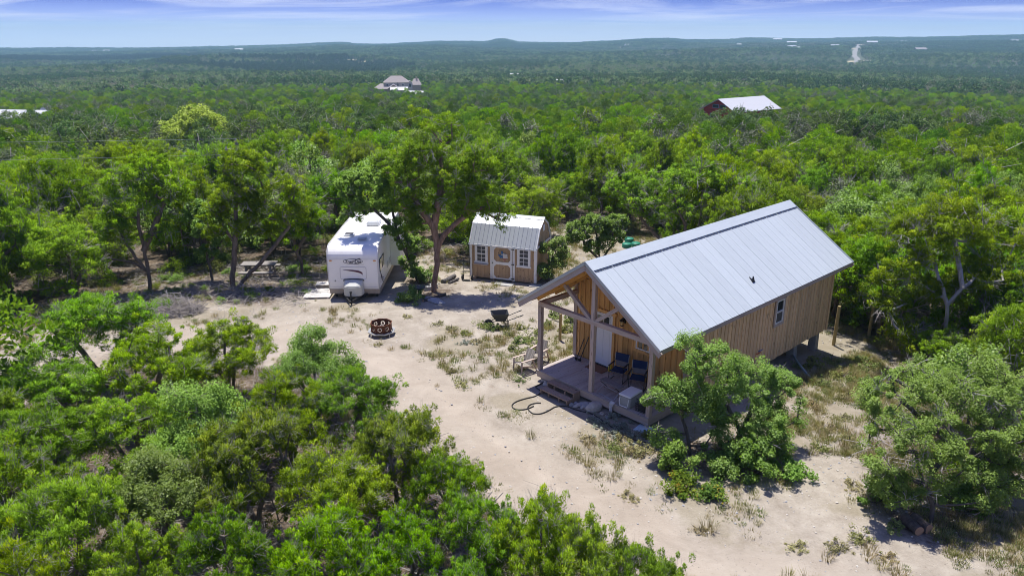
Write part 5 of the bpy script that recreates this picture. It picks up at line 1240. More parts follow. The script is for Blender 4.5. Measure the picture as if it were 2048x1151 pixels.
for s in (-1, 1):
    tm = MB(); P_ = [(s * (TW / 2 + .004), y, z) for y, z in prof[1:]]; tm.tube([(s * (TW / 2 - .01), y - (.01 if i < 11 else 0), z + (.012 if i > 9 else 0)) for i, (y, z) in enumerate(prof[:-1])], .022, 6); tm.build('edge_trim', MAT['seam'], tr, True)
MB().box((.28, 1.25, TT + .015), (.42, .42, .03)).build('roof_hatch', MAT['far_white'], tr, bevel=.01)
vt = MB().box((-.52, 2.05, TT + .02), (.52, .52, .05)).build('roof_vent', MAT['cooler_white'], tr, bevel=.01); MB().box((-.52, 2.05, TT + .055), (.40, .40, .02)).build('vent_lid', MAT['screen'], vt)
MB().box((.35, 4.2, TT + .13), (.72, .95, .24), taper=.8).build('air_conditioner', MAT['cooler_white'], tr, bevel=.05)
MB().box((TW / 2 + .24, 5.0, 1.45), (.50, 2.6, 1.75)).build('slide_out', MAT['trailer'], tr, bevel=.03)
MB().box((TW / 2 + .24, 5.0, 2.335), (.54, 2.7, .03)).build('slide_roof', MAT['seam'], tr)
for y in (.55, 1.25): MB().box((TW / 2 + .012, y + .02, 1.62), (.03, .52, .62)).build('window_frame', MAT['black'], tr, bevel=.03)
for y in (.55, 1.25): MB().box((TW / 2 + .022, y + .02, 1.62), (.022, .46, .56)).build('window_pane', MAT['glass'], tr)
for s in (-1, 1): MB().box((s * 1.06, -.012, 1.97), (.13, .03, .06)).build('marker_lamp', MAT['amber'], tr, bevel=.01)
# decals on the side
for k in range(3):
    pts = [(TW / 2 + .004, .30 + .9 * u, .55 + k * .10 + (1.0 - k * .1) * (1 - u) ** 2) for u in np.linspace(0, 1, 12)]
    MB().tube(pts, .012 + .004 * k, 5).build('side_stripe', MAT['decal_dark'], tr)
# front hatch, swoosh and name
y0 = -.004
ro = []
def rrect(x0, x1, z0, z1, r_, y, n=5):
    out = []
    for cx, cz, a0 in ((x1 - r_, z1 - r_, 0), (x0 + r_, z1 - r_, PI / 2), (x0 + r_, z0 + r_, PI), (x1 - r_, z0 + r_, 1.5 * PI)):
        for k in range(n + 1): a = a0 + k / n * PI / 2; out.append((cx + r_ * math.cos(a), y, cz + r_ * math.sin(a)))
    return out
MB().ring(rrect(-.64, .64, 1.02, 1.66, .09, y0), rrect(-.62, .62, 1.04, 1.64, .075, y0), (0, -.012, 0)).build('hatch_seam', MAT['seam'], tr)
sw = []; A_ = []; B_ = []
for k in range(15):
    u = k / 14; x = -.50 + .92 * math.sin(u * PI / 2 * 1.0) if u < 1 else .42
    x = -.50 + .94 * math.sin(u * 1.75) ; z = 1.495 - .27 * u ** 1.9
    th = .055 * math.sin(PI * min(1, u * 1.05)) ** .8 + .002
    A_.append((x + th * .6, y0, z + th * .7)); B_.append((x - th * .6, y0, z - th * .7))
MB().prism(A_ + B_[::-1], (0, -.008, 0)).build('swoosh', MAT['maroon'], tr)
el = lambda a, b, n=40: [(.02 + a * math.cos(2 * PI * k / n), y0, 1.93 + b * math.sin(2 * PI * k / n)) for k in range(n)]
MB().ring(el(.475, .135), el(.458, .120), (0, -.008, 0)).build('logo_ring', MAT['decal_dark'], tr)
fc = bpy.data.curves.new('lettering', 'FONT'); fc.body = "Trail-Lite"; fc.size = .215; fc.align_x = 'CENTER'; fc.align_y = 'CENTER'; fc.shear = .25; fc.extrude = .004; fc.offset = .004
fo = bpy.data.objects.new('lettering_text', fc); COL.objects.link(fo); bpy.context.view_layer.update()
lm = bpy.data.meshes.new_from_object(fo.evaluated_get(bpy.context.evaluated_depsgraph_get())); bpy.data.objects.remove(fo); lm.materials.clear(); lm.materials.append(MAT['decal_dark'])
link('lettering', lm, tr, (.02, y0 - .006, 1.915), (PI / 2, 0, 0))
MB().prism([(.02, y0, 1.95), (.16, y0, 2.03), (.34, y0, 2.095), (.40, y0, 2.08), (.39, y0, 2.05), (.26, y0, 2.02), (.12, y0, 1.96)], (0, -.008, 0)).build('logo_mark', MAT['decal_dark'], tr)
MB().box((.30, y0, 1.78), (.45, .008, .012)).build('logo_line', MAT['decal_dark'], tr)
MB().box((0, -.003, 2.04), (TW - .12, .008, .012)).box((0, -.003, .62), (TW - .10, .008, .012)).build('panel_seam', MAT['seam'], tr)
MB().tube([(-.9, .02, .95), (-.9, -.02, .96)], .03, 8).build('plug', MAT['black'], tr)
for y in (2.6, 3.4): MB().box((TW / 2 + .008, y, 1.0), (.02, .45, .30)).build('vent_grille', MAT['seam'], tr)
# tank cover, hitch
tc = MB(); q0 = [(-.47, .02), (-.50, -.10), (-.42, -.38), (-.20, -.52), (.20, -.52), (.42, -.38), (.50, -.10), (.47, .02)]
q1 = [(-.44, .0), (-.44, -.06), (-.34, -.20), (-.14, -.28), (.14, -.28), (.34, -.20), (.44, -.06), (.44, .0)]
tc.add([(x, y, .30) for x, y in q0] + [(x, y, .80) for x, y in q0] + [(x, y, 1.00) for x, y in q1], [tuple(reversed(range(8))), tuple(range(16, 24))] + [(r_ * 8 + i, r_ * 8 + (i + 1) % 8, r_ * 8 + 8 + (i + 1) % 8, r_ * 8 + 8 + i) for r_ in range(2) for i in range(8)])
tc.build('tank_cover', MAT['tank'], tr, False, .03)
MB().tube([(-.50, -.02, .95), (-.46, -.01, 1.02), (.0, 0, 1.05), (.46, -.01, 1.02), (.50, -.02, .95)], .025, 6).build('cover_seal', MAT['black'], tr)
for s in (-1, 1): MB().bar((s * .62, .15, .24), (s * .06, -1.0, .24), .06, .11).build('hitch_frame', MAT['black'], tr)
MB().box((0, -1.10, .25), (.10, .26, .10)).build('coupler', MAT['black'], tr, bevel=.02)
MB().tube([(0, -.86, .02), (0, -.86, .62)], .035, 9).tube([(0, -.86, .62), (0, -.86, .70)], .055, 9).build('tongue_jack', MAT['black'], tr)
for s in (-1, 1):
    o = MB().lathe([(.12, -.09), (.33, -.10), (.36, -.05), (.36, .05), (.33, .10), (.12, .09)], 24).build('wheel', MAT['rubber'], tr, True, loc=(s * 1.02, 4.2, .36), rot=(0, PI / 2, 0)); MB().lathe([(0, -.085), (.20, -.08), (.20, .08), (0, .085)], 16).build('rim', MAT['far_white'], o)
    MB().box((s * 1.0, .45, .13), (.10, .10, .26)).build('corner_jack', MAT['black'], tr)
# white platform and step at the trailer's left
t = thing('wooden_platform', 'low white weathered platform on the ground left of the trailer', 'platform', (-9.62, 35.05, float(gz(-9.62, 35.6))), .05)
for k in range(8): box_obj('plank', 'grey_white', t, (0, -.55 + k * .165, .10), (1.30, .155, .035)) if False else None
MAT['grey_white'] = mat_wood('white_weathered_wood', (0.62, 0.60, 0.57), (0.36, 0.34, 0.32), axis=0)
for k in range(8): box_obj('plank', 'grey_white', t, (0, -.45 + k * .165, .12), (1.30, .155, .035))
for x in (-.55, 0, .55): MB().box((x, .13, .05), (.09, 1.30, .10)).build('bearer', MAT['beam'], t)
t = thing('trailer_step', 'small grey step box behind the white platform by the trailer', 'step', (-9.55, 36.55, float(gz(-9.55, 36.55))), .05)
MB().box((0, 0, .10), (1.0, .50, .20)).build('step_box', MAT['grey_wood'], t, bevel=.01); MB().box((0, -.02, .215), (1.06, .56, .03)).build('tread', MAT['grey_white'], t)

# ------------------------------------------------------------------ yard things
fp = thing('fire_pit', 'rusty eight sided fire ring with star cut-outs on a grey stand', 'fire pit', (-5.58, 29.66, float(gz(-5.58, 29.66))), PI / 8)
R8 = .455
def oct8(r_, z, off=0): return [(r_ * math.cos(k * PI / 4 + off), r_ * math.sin(k * PI / 4 + off), z) for k in range(8)]
for k in range(8):
    a0, a1 = k * PI / 4, (k + 1) * PI / 4; p0 = Vector((R8 * math.cos(a0), R8 * math.sin(a0), 0)); p1 = Vector((R8 * math.cos(a1), R8 * math.sin(a1), 0))
    X_ = (p1 - p0).normalized(); W_ = (p1 - p0).length; N_ = Vector((X_.y, -X_.x, 0)); c0 = (p0 + p1) / 2; zc = .365; n = 24
    outer = []; inner = []
    for q in range(n):
        a = 2 * PI * q / n; cs, sn = math.cos(a), math.sin(a); t_ = min((W_ / 2) / max(abs(cs), 1e-6), .175 / max(abs(sn), 1e-6))
        outer.append(c0 + X_ * cs * t_ + Vector((0, 0, zc + sn * t_))); inner.append(c0 + X_ * cs * .095 + Vector((0, 0, zc + sn * .095)))
    MB().ring(outer, inner, N_ * -.012).build('side_panel', MAT['rust'], fp)
    st = []
    for q in range(10): a = PI / 2 + q * PI / 5; r_ = .100 if q % 2 == 0 else .042; st.append(c0 + X_ * r_ * math.cos(a) + Vector((0, 0, zc + r_ * math.sin(a))) - N_ * .004)
    MB().prism(st, N_ * -.008).build('star', MAT['rust'], fp)
    MB().bar((R8 * 1.02 * math.cos(a0), R8 * 1.02 * math.sin(a0), .545), (R8 * 1.02 * math.cos(a1), R8 * 1.02 * math.sin(a1), .545), .03, .025).build('rim', MAT['rust'], fp)
MB().ring(oct8(.60, .165), oct8(.49, .165), (0, 0, .035)).build('stand_rail', MAT['steel'], fp)
for k in range(0, 8, 2): a = k * PI / 4 + PI / 8; MB().tube([(.54 * math.cos(a), .54 * math.sin(a), .17), (.58 * math.cos(a), .58 * math.sin(a), -.02)], .022, 7).build('leg', MAT['steel'], fp)
MB().lathe([(0, .20), (.44, .20), (.44, .17), (0, .17)], 8).build('fire_bowl', MAT['rust'], fp)
MB().lathe([(0, .31), (.18, .29), (.36, .25), (.42, .21)], 14).build('ash_bed', MAT['ash'], fp, True)
for k in range(6):
    a = k * 1.05; MB().tube([(.28 * math.cos(a), .28 * math.sin(a), .28), (-.05 * math.cos(a + .6), -.05 * math.sin(a + .6), .42)], [.035, .025], 7).build('burnt_stick', MAT['char'] if k % 2 else MAT['dead'], fp)

wb = thing('wheelbarrow', 'black wheelbarrow standing on the weedy sand behind the fire ring', 'wheelbarrow', (-0.52, 30.62, float(gz(-0.52, 30.62))), 0.12)
tp = [(-.42, -.30), (.36, -.33), (.36, .33), (-.42, .30)]; bt = [(-.20, -.20), (.24, -.22), (.24, .22), (-.20, .20)]
ti = [(x * .94, y * .93) for x, y in tp]; bi = [(x * .92, y * .92) for x, y in bt]
trm = MB().add([(x, y, .68) for x, y in tp] + [(x, y, .36) for x, y in bt] + [(x, y, .68) for x, y in ti] + [(x, y, .385) for x, y in bi],
               [(i, (i + 1) % 4, 4 + (i + 1) % 4, 4 + i) for i in range(4)] + [(8 + i, 12 + i, 12 + (i + 1) % 4, 8 + (i + 1) % 4) for i in range(4)] + [(i, 8 + i, 8 + (i + 1) % 4, (i + 1) % 4) for i in range(4)] + [(4, 5, 6, 7), (15, 14, 13, 12)])
trm.build('tray', MAT['tray'], wb, False, .02)
for s in (-1, 1):
    MB().tube([(-.50, s * .05, .20), (-.20, s * .16, .33), (.30, s * .26, .36), (.95, s * .30, .60)], .018, 7).build('handle', MAT['black'], wb); MB().tube([(.84, s * .295, .555), (.99, s * .30, .615)], .026, 8).build('grip', MAT['black_plastic'], wb)
    MB().tube([(.10, s * .22, .36), (.28, s * .24, .0), (.36, s * .25, .0), (.34, s * .26, .37)], .014, 6).build('leg', MAT['black'], wb)
o = MB().lathe([(.07, -.04), (.17, -.045), (.195, 0), (.17, .045), (.07, .04)], 22).build('wheel', MAT['rubber'], wb, True, loc=(-.52, 0, .195), rot=(PI / 2, 0, 0)); MB().lathe([(0, -.03), (.08, -.03), (.08, .03), (0, .03)], 12).build('rim', MAT['steel'], o)
# under the juniper: planter stand, blocks, charred log, edging, slab
t = thing('plant_stand', 'black bird bath shaped stand beside the leaning juniper trunk', 'stand', (-4.55, 34.75, float(gz(-4.55, 34.75))))
MB().lathe([(0, 0), (.19, 0), (.17, .05), (.10, .10), (.10, .42), (.12, .45)], 16).build('pedestal', MAT['black_plastic'], t, True); MB().lathe([(.06, .44), (.28, .48), (.31, .53), (.28, .53), (.0, .49)], 18).build('basin', MAT['black_plastic'], t, True)
for i, (x, y, rz) in enumerate(((-4.28, 35.9, .3), (-4.02, 36.35, .1))):
    o = MB().ring([(-.20, -.10, 0), (.20, -.10, 0), (.20, .10, 0), (-.20, .10, 0)], [(-.14, -.06, 0), (.14, -.06, 0), (.14, .06, 0), (-.14, .06, 0)], (0, 0, .20)).box((0, 0, .10), (.04, .121, .198)).build('cinder_block', MAT['concrete'], None, loc=(x, y, float(gz(x, y))), rot=(0, 0, rz))
    tag(o, ('pale cinder block just behind the black stand', 'pale cinder block behind the juniper trunk')[i], 'block', 'cinder blocks by the juniper')
def log(name, label, p0, p1, r_, mat='log', group=None):
    x, y = (p0[0] + p1[0]) / 2, (p0[1] + p1[1]) / 2; z = float(gz(x, y)); t = thing(name, label, 'log', (x, y, z), 0, group)
    a = Vector((p0[0] - x, p0[1] - y, p0[2])); b = Vector((p1[0] - x, p1[1] - y, p1[2])); k = 6; r = random.Random(int(x * 100))
    pts = [a + (b - a) * i / k + Vector((r.uniform(-.01, .01), r.uniform(-.01, .01), 0)) for i in range(k + 1)]
    MB().tube(pts, [r_ * r.uniform(.9, 1.08) for _ in pts], 12).build('bark', MAT[mat], t, True); d = (b - a).normalized()
    for e, s in ((a, -1), (b, 1)): MB().tube([e, e + d * s * .012], r_ * .9, 12).build('cut_end', MAT['log_end' if mat == 'log' else 'char'], t)
    return t
log('charred_log', 'charred split log lying right of the juniper trunk', (-3.62, 37.2, .10), (-3.08, 38.15, .12), .13, 'char')
log('charred_log', 'thin charred branch beside the split log', (-3.3, 37.1, .06), (-2.85, 37.8, .07), .07, 'char')
log('edging_log', 'curved grey edging log on the ground below the juniper', (-4.3, 34.0, .06), (-3.3, 35.0, .06), .07, 'log')
rock('stone_slab', 'flat blue grey stone slab lying in the juniper shade', -3.75, 34.15, (1.5, .7, .16), 'rock_grey', 41, cat='slab')
log('cut_log', 'dark cut log under the wide right oak, left one of the pair', (10.30, 16.62, .13), (10.42, 16.06, .13), .14, 'log', 'cut logs under the right oak')
log('cut_log', 'cut log with a reddish sawn end under the wide right oak', (10.55, 16.66, .13), (10.70, 16.15, .13), .145, 'log', 'cut logs under the right oak')
# septic lids
for i, (x, y) in enumerate(((7.35, 46.2), (8.0, 46.6), (7.75, 47.8))):
    o = MB().lathe([(0, .30), (.27, .29), (.30, .25), (.30, .0)], 20).build('tank_lid', MAT['lid'], None, True, loc=(x, y, float(gz(x, y)))); tag(o, ('round green tank lid in the sand behind the cabin ridge, leftmost of three', 'round green tank lid in the sand behind the cabin ridge, nearest the roof', 'round green tank lid in the sand behind the cabin ridge, farthest back')[i], 'lid', 'green tank lids')
# picnic table
pt = thing('picnic_table', 'grey weathered picnic table under the leaning juniper on the left', 'picnic table', (-13.75, 38.9, float(gz(-13.75, 38.9))), .04)
for k in range(5): box_obj('top_plank', 'table_wood', pt, (0, -.30 + k * .15, .75), (1.85, .14, .04))
for s in (-1, 1):
    for k in range(2): box_obj('seat_plank', 'table_wood', pt, (0, s * (.62 + k * .15), .44), (1.85, .14, .04))
    for q in (-1, 1): MB().bar((s * .65, q * .62, 0), (s * .65, q * .16, .73), .045, .09, (1, 0, 0)).build('leg', MAT['table_wood'], pt)
    MB().box((s * .69, 0, .40), (.045, 1.50, .09)).build('seat_bearer', MAT['table_wood'], pt); MB().box((s * .69, 0, .69), (.045, .70, .08)).build('top_bearer', MAT['table_wood'], pt)
# brush pile
r = np.random.default_rng(91); bpx, bpy_ = -15.9, 32.75
n = 520; ang = r.uniform(0, 6.28, n); rad = np.sqrt(r.random(n)); c = np.column_stack([rad * np.cos(ang) * 1.45, rad * np.sin(ang) * .8, (1 - rad ** 1.6) * r.random(n) * .95 + .05])
d = unit(r.normal(size=(n, 3)) * np.array([1, .7, .35])); L_ = r.uniform(.35, 1.1, (n, 1)); ra = r.uniform(.005, .018, n)
bv, bf = frusta(c - d * L_ * .5, c + d * L_ * .5, ra, ra * .5, 4)
o = link('brush_pile', np_mesh('brush_pile', bv, bf, MAT['dead']), None, (bpx, bpy_, float(gz(bpx, bpy_)))); tag(o, 'heap of cut grey brush at the edge of the drive on the left', 'brush pile', kind='stuff')

# ------------------------------------------------------------------ tree kinds (meshes shared between alike trees)
JH = [build_tree(100 + i, 3.6, 1.8, nl=11 + i % 3, ns=2 + i % 2, clumps=130, per=300, cr=(0.11, 0.30), leaf=(0.095, 0.0125), dead=80, dead_n=11, dead_L=0.5, low=0.0, ls=0.70, skirt=2) for i in range(6)]
OH = [build_tree(140 + i, 3.4, 1.7, 'oak', nl=10, ns=3, clumps=120, per=300, ls=.85, cr=(0.22, 0.42), leaf=(0.068, 0.042), leaf_mat='leaf_bright' if i == 0 else 'leaf_oak', bark='bark_oak', dead=22, dead_n=8, dead_L=0.5) for i in range(3)]
JM = [build_tree(200 + i, 4.8, 1.95, nl=12 + i % 3, ns=2 + i % 2, ls=.8, skirt=4, clumps=135, per=250, cr=(0.15, 0.40), leaf=(0.115, 0.017), dead=40, dead_n=8, dead_L=0.8, dead_r=0.013, low=-0.45) for i in range(6)]
OM = [build_tree(240 + i, 4.4, 1.9, 'oak', nl=8, ns=3, clumps=90, per=78, cr=(0.32, 0.55), leaf=(0.15, 0.095), leaf_mat='leaf_oak', bark='bark_oak', dead=14, dead_n=7, dead_L=0.7, dead_r=0.012) for i in range(4)]
GM = [build_tree(260 + i, 4.2, 1.9, 'oak', nl=8, ns=3, clumps=70, per=55, cr=(0.32, 0.55), leaf=(0.14, 0.085), leaf_mat='leaf_grey', bark='bark_oak', dead=70, dead_n=10, dead_L=0.8, dead_r=0.012) for i in range(2)]
HI = dict(clumps=150, per=320, cr=(0.18, 0.38), leaf=(0.115, 0.017), dead=50, dead_n=10, dead_L=0.6, r0=0.013, dead_r=0.010)
def hero(key, seed, name, label, group=None, kind='juniper', **kw):
    (x, y), L, S = HERO[key]
    a = dict(HI); a.update(kw)
    t = thing(name, label, 'tree', (x, y, float(gz(x, y))), 0, group)
    for k, me in build_tree(seed, 5, 2, kind, lobes=L, stems=S, **a).items():
        o = link(k, me, t)
        if k == 'dead_branch': o['kind'] = 'stuff'
    return t
OAKP = dict(kind='oak', clumps=250, per=260, cr=(0.10, 0.32), leaf=(0.060, 0.036), bark='bark_oak', dead=26, dead_n=7, dead_L=0.45, power=0.40, rmax=0.16, low=-0.6)
hero('oakfront', 301, 'oak_tree', 'small leafy oak on two thin trunks in front of the cabin porch corner', leaf_mat='leaf_oak_light', **{**OAKP, 'clumps': 300, 'per': 260})
hero('oakright', 302, 'oak_tree', 'wide low oak with dark trunks beside the two cut logs on the right', leaf_mat='leaf_oak_light', **{**OAKP, 'clumps': 360, 'per': 260, 'dead': 60})
hero('shadejuniper', 303, 'juniper_tree', 'tall juniper with a bare reddish leaning trunk between the trailer and the shed', bark='bark_red', clumps=250, per=270, rmax=0.27, power=0.56, low=-0.5)
hero('elm', 304, 'broadleaf_tree', 'light green leafy tree leaning over the roof of the white trailer', leaf_mat='leaf_bright', **{**OAKP, 'clumps': 210, 'per': 200, 'leaf': (0.10, 0.064), 'rmax': 0.085})
hero('leftlean', 305, 'juniper_tree', 'juniper with a thick dark trunk and long bare side limb behind the brush pile', rmax=0.24, power=0.52, clumps=170)
hero('lefttwin', 306, 'juniper_tree', 'juniper on two trunks, one leaning right across the picnic table', rmax=0.20, power=0.50, clumps=170)
hero('leftoak', 307, 'oak_tree', 'slim forked oak between the leaning juniper and the picnic table', leaf_mat='leaf_oak', **{**OAKP, 'clumps': 90, 'per': 170, 'leaf': (0.11, 0.07), 'rmax': 0.11})
hero('leftsmall', 308, 'juniper_tree', 'small round juniper on a crooked trunk just left of the white trailer', clumps=110, rmax=0.12)
hero('smalloak', 309, 'oak_tree', 'small round oak in the sand between the shed and the cabin roof', leaf_mat='leaf_oak', **{**OAKP, 'clumps': 120, 'per': 190, 'leaf': (0.10, 0.065), 'rmax': 0.08})
hero('shedbush', 310, 'oak_shrub', 'leafy green shrub against the right end of the shed', leaf_mat='leaf_oak', **{**OAKP, 'clumps': 60, 'per': 200, 'leaf': (0.09, 0.058), 'rmax': 0.04, 'dead': 6})
hero('deadtrunk', 311, 'juniper_tree', 'tall juniper with a bleached dead trunk showing, right of the fence posts', bark='dead', clumps=190, rmax=0.15, dead=70, dead_n=10, dead_L=0.8, dead_r=0.010, per=330)
hero('sprawl', 312, 'juniper_tree', 'wide juniper with sprawling dark limbs just behind the cabin roof', clumps=170, rmax=0.2, per=240, leaf=(0.14, 0.024), dead=80, dead_L=0.8, dead_r=0.012)
# trees standing close round those
for i, (x, y, h, s, lab) in enumerate([(17.2, 32.2, 6.2, 2.3, 'bushy juniper behind the rear fence post right of the cabin'), (19.6, 30.2, 6.0, 2.2, 'bushy juniper right of the bleached dead trunk'),
                                       (-2.2, 43.2, 5.4, 2.1, 'juniper standing close behind the shed roof'), (-10.4, 44.6, 6.2, 2.4, 'big juniper shading the far end of the trailer'), (-21.8, 35.2, 4.6, 2.0, 'juniper at the far left edge of the drive above the bend'),
                                       (13.9, 36.4, 4.8, 1.9, 'juniper close behind the far gable of the cabin'), (19.2, 26.2, 3.6, 1.7, 'low juniper at the right frame edge above the wide oak'), (17.0, 26.9, 2.7, 1.3, 'low juniper in front of the bleached dead trunk'), (15.9, 34.4, 5.0, 2.0, 'juniper between the far cabin gable and the rear fence post'), (20.8, 28.0, 5.2, 2.1, 'dense juniper at the right frame edge behind the low one'), (18.6, 34.5, 6.4, 2.3, 'tall juniper behind the bushy one right of the cabin'), (22.6, 32.6, 7.2, 2.5, 'tall dark juniper at the right frame edge, well behind the cabin'), (21.0, 35.6, 7.0, 2.5, 'tall juniper behind the bleached dead trunk'), (24.0, 29.8, 6.6, 2.4, 'tall juniper cut by the right frame edge')]):
    plant('juniper_tree', JM[i % 6] if i not in (6, 7) else JH[i % 6], x, y, (s / 1.9, s / 1.9, h / 4.8) if i not in (6, 7) else (s / 1.8, s / 1.8, h / 3.6), i * 1.7, lab)
# thicket in front, one by one
FL = ['tall juniper at the far left of the thicket, rising above the drive bend', 'broad juniper under the tall one at the left frame edge', 'juniper right of the tall one, against the brush pile', 'rounded olive juniper standing out against the drive',
      'leafy bright shrubby oak at the edge of the drive', 'juniper with pointed tips at the thicket edge opposite the fire ring', 'juniper at the thicket edge opposite the porch steps', 'juniper whose tip reaches farthest right over the drive']
for i, (x, y, h, s, k) in enumerate(FORE):
    s = s * (0.95 if i < 5 else 0.84); h = h * (1.0 if i < 8 or i > 20 else 0.88 + 0.2 * ((i * 7) % 5) / 4)
    if k == 'o': ms = OH[i % 3]; q = (s / 1.7, s / 1.7, h / 3.4)
    else: ms = JH[(i * 5) % 6]; q = (s / 1.8, s / 1.8, h / 3.6)
    if i < 8: lab, gr = FL[i], 'trees of the thicket in front'
    elif i == 9: lab, gr = 'leafy broadleaf shrub inside the juniper thicket, upper one', 'trees of the thicket in front'
    elif i == 14: lab, gr = 'leafy broadleaf shrub inside the juniper thicket, lower one', 'trees of the thicket in front'
    elif i in (21, 22, 23): lab, gr = ('upright juniper with spiky tips by the drive at the bottom edge, leftmost of three', 'upright juniper with spiky tips by the drive at the bottom edge, middle of three', 'upright juniper with spiky tips by the drive at the bottom edge, rightmost of three')[i - 21], 'trees of the thicket in front'
    else: lab, gr = 'bright green juniper inside the thicket that fills the lower left', 'junipers inside the front thicket'
    plant('oak_tree' if k == 'o' else 'juniper_tree', ms, x, y, q, float(r1.uniform(0, 6.28)), lab, gr)
# woods round the clearing: every tree near enough to be told apart
ZONE = {('j', 0): ('bushy green juniper in the woods on the left and behind the trailer', 'junipers in the woods behind the trailer'),
        ('j', 1): ('bushy green juniper in the woods behind the cabin and right of it', 'junipers in the woods behind the cabin'),
        ('o', 0): ('rounded pale green oak among the junipers behind the trailer', 'oaks in the woods behind the trailer'),
        ('o', 1): ('rounded pale green oak among the junipers behind the cabin', 'oaks in the woods behind the cabin'),
        ('g', 0): ('half bare grey oak among the junipers behind the trailer', 'grey trees in the woods behind the trailer'),
        ('g', 1): ('half bare grey oak among the junipers behind the cabin', 'grey trees in the woods behind the cabin')}
for i, (x, y) in enumerate(NEAR):
    D = math.hypot(x, y); u = float(r1.random()); cl = float(vnoise(x, y, 14, 12))
    k = 'g' if u < 0.09 else ('o' if u < 0.09 + 0.50 * float(sst(0.40, 0.68, cl)) + 0.08 else 'j')
    ms = {'j': JM, 'o': OM, 'g': GM}[k]; ms = ms[int(r1.integers(len(ms)))]
    q = float(r1.uniform(0.72, 1.12)) * (1.0 if D > 45 else 0.92); z = q * float(r1.uniform(0.9, 1.35)) * (1.12 if k == 'j' else 1.0)
    lab, gr = ZONE[(k, 0 if x / y < 0.03 else 1)]
    plant({'j': 'juniper_tree', 'o': 'oak_tree', 'g': 'bare_oak_tree'}[k], ms, float(x), float(y), (q, q, z), float(r1.uniform(0, 6.28)), lab, gr)

# ------------------------------------------------------------------ farther woods: too many to count
def lod_tree(seed, kind, H, R, nc, per, leaf, mat, cr):
    r = np.random.default_rng(seed)
    L = lobes_default(r, H, R, 7, .9, 3); T = lobe_points(r, L, nc, -0.4); C = r.uniform(*cr, len(T))
    v, f, t, n = (sprays if kind == 'j' else leaves)(r, T, C, per, *leaf)
    return v, f, t, n
def lod_mesh(seed, kind, H, R, nc, per, leaf, mat, cr, bare=10):
    v, f, t, n = lod_tree(seed, kind, H, R, nc, per, leaf, mat, cr); r = np.random.default_rng(seed + 1)
    A = np.array([[0, 0, 0]] + [[r.normal() * .1, r.normal() * .1, H * .2]] * 4); B = np.array([[0, 0, H * .5]] + [[r.normal() * R * .5, r.normal() * R * .5, H * .7] for _ in range(4)])
    tv, tf = frusta(A, B, np.full(5, .10), np.full(5, .04), 4)
    V = [v, tv]; F = [f, tf + len(v)]; mi = [np.zeros(len(f), int), np.ones(len(tf), int)]
    if bare:
        P0 = v[r.choice(len(v), bare)]; dv, df = frusta(P0, P0 + r.normal(size=(bare, 3)) * 0.5, np.full(bare, .03), np.full(bare, .012), 3)
        V.append(dv); F.append(df + len(v) + len(tv)); mi.append(np.full(len(df), 2))
    mi = np.concatenate(mi)
    tone = np.concatenate([t, np.zeros(len(mi) - len(t))])
    return np_mesh('woodland_tree', np.concatenate(V), np.concatenate(F), [MAT[mat], MAT['bark_juniper'], MAT['dead']], tone=tone, midx=mi, nrm=np.concatenate([n, np.tile([0, 0, 1.0], (sum(map(len, V)) - len(n), 1))]) if not bare else None)
L1 = [lod_mesh(400 + i, 'j', 5.0, 2.1, 76, 70, (0.18, 0.042), 'leaf_juniper' if i < 4 else 'leaf_far_juniper', (0.3, 0.55), 18) for i in range(6)] + \
     [lod_mesh(420 + i, 'o', 4.9, 2.2, 64, 36, (0.22, 0.15), 'leaf_far_oak', (0.36, 0.62), 24) for i in range(3)] + \
     [lod_mesh(430 + i, 'o', 4.6, 2.2, 50, 28, (0.22, 0.14), 'leaf_grey', (0.36, 0.6), 50) for i in range(2)]
L2 = [lod_mesh(500 + i, 'j', 5.2, 2.4, 34, 8, (0.75, 0.30), 'leaf_hill', (0.4, 0.7), 0) for i in range(4)] + \
     [lod_mesh(520 + i, 'o', 5.2, 2.6, 34, 8, (0.62, 0.44), 'leaf_far_oak', (0.45, 0.75), 0) for i in range(2)] + \
     [lod_mesh(530, 'o', 4.6, 2.4, 30, 8, (0.6, 0.42), 'leaf_grey', (0.45, 0.7), 0)] + [lod_mesh(540 + i, 'j', 5.4, 2.6, 34, 8, (0.75, 0.30), 'leaf_cloud_shade', (0.4, 0.7), 0) for i in range(2)]
def open_field_near(P):
    q = np.zeros(len(P), bool)
    for x, y, w in FIELDS: q |= np.hypot(P[:, 0] - x, P[:, 1] - y) < w * (0.5 + 0.6 * vnoise(P[:, 0], P[:, 1], 6, 41))
    return q
def pick(P, r, nj, no, ng, so=0.30, sg=0.08, size=40):
    u = r.random(len(P)); c = vnoise(P[:, 0], P[:, 1], size, 21); g2 = vnoise(P[:, 0], P[:, 1], size * 1.7, 22)
    po = so * 2.0 * sst(0.35, 0.75, c); pg = sg * 2.2 * sst(0.4, 0.8, g2)
    return np.where(u < pg, nj + no + r.integers(0, ng, len(P)), np.where(u < pg + po, nj + r.integers(0, no, len(P)), r.integers(0, nj, len(P)))).astype(int)
def on_ground(P, dz=0.0): return np.column_stack([P, gz(P[:, 0], P[:, 1]) + dz])
r2 = np.random.default_rng(23)
Pw = np.concatenate([NEAR_REST, jitter_grid(3.5, 250, 47, 90, 250, r2), jitter_grid(4.4, 480, 45, 250, 480, r2)])
Pw = Pw[~far_open(Pw)]
Pw = Pw[~open_field_near(Pw)]
Dw = np.hypot(Pw[:, 0], Pw[:, 1])
Pw = Pw[vnoise(Pw[:, 0], Pw[:, 1], 9, 36) + .25 * r2.random(len(Pw)) > .22]; Dw = np.hypot(Pw[:, 0], Pw[:, 1])
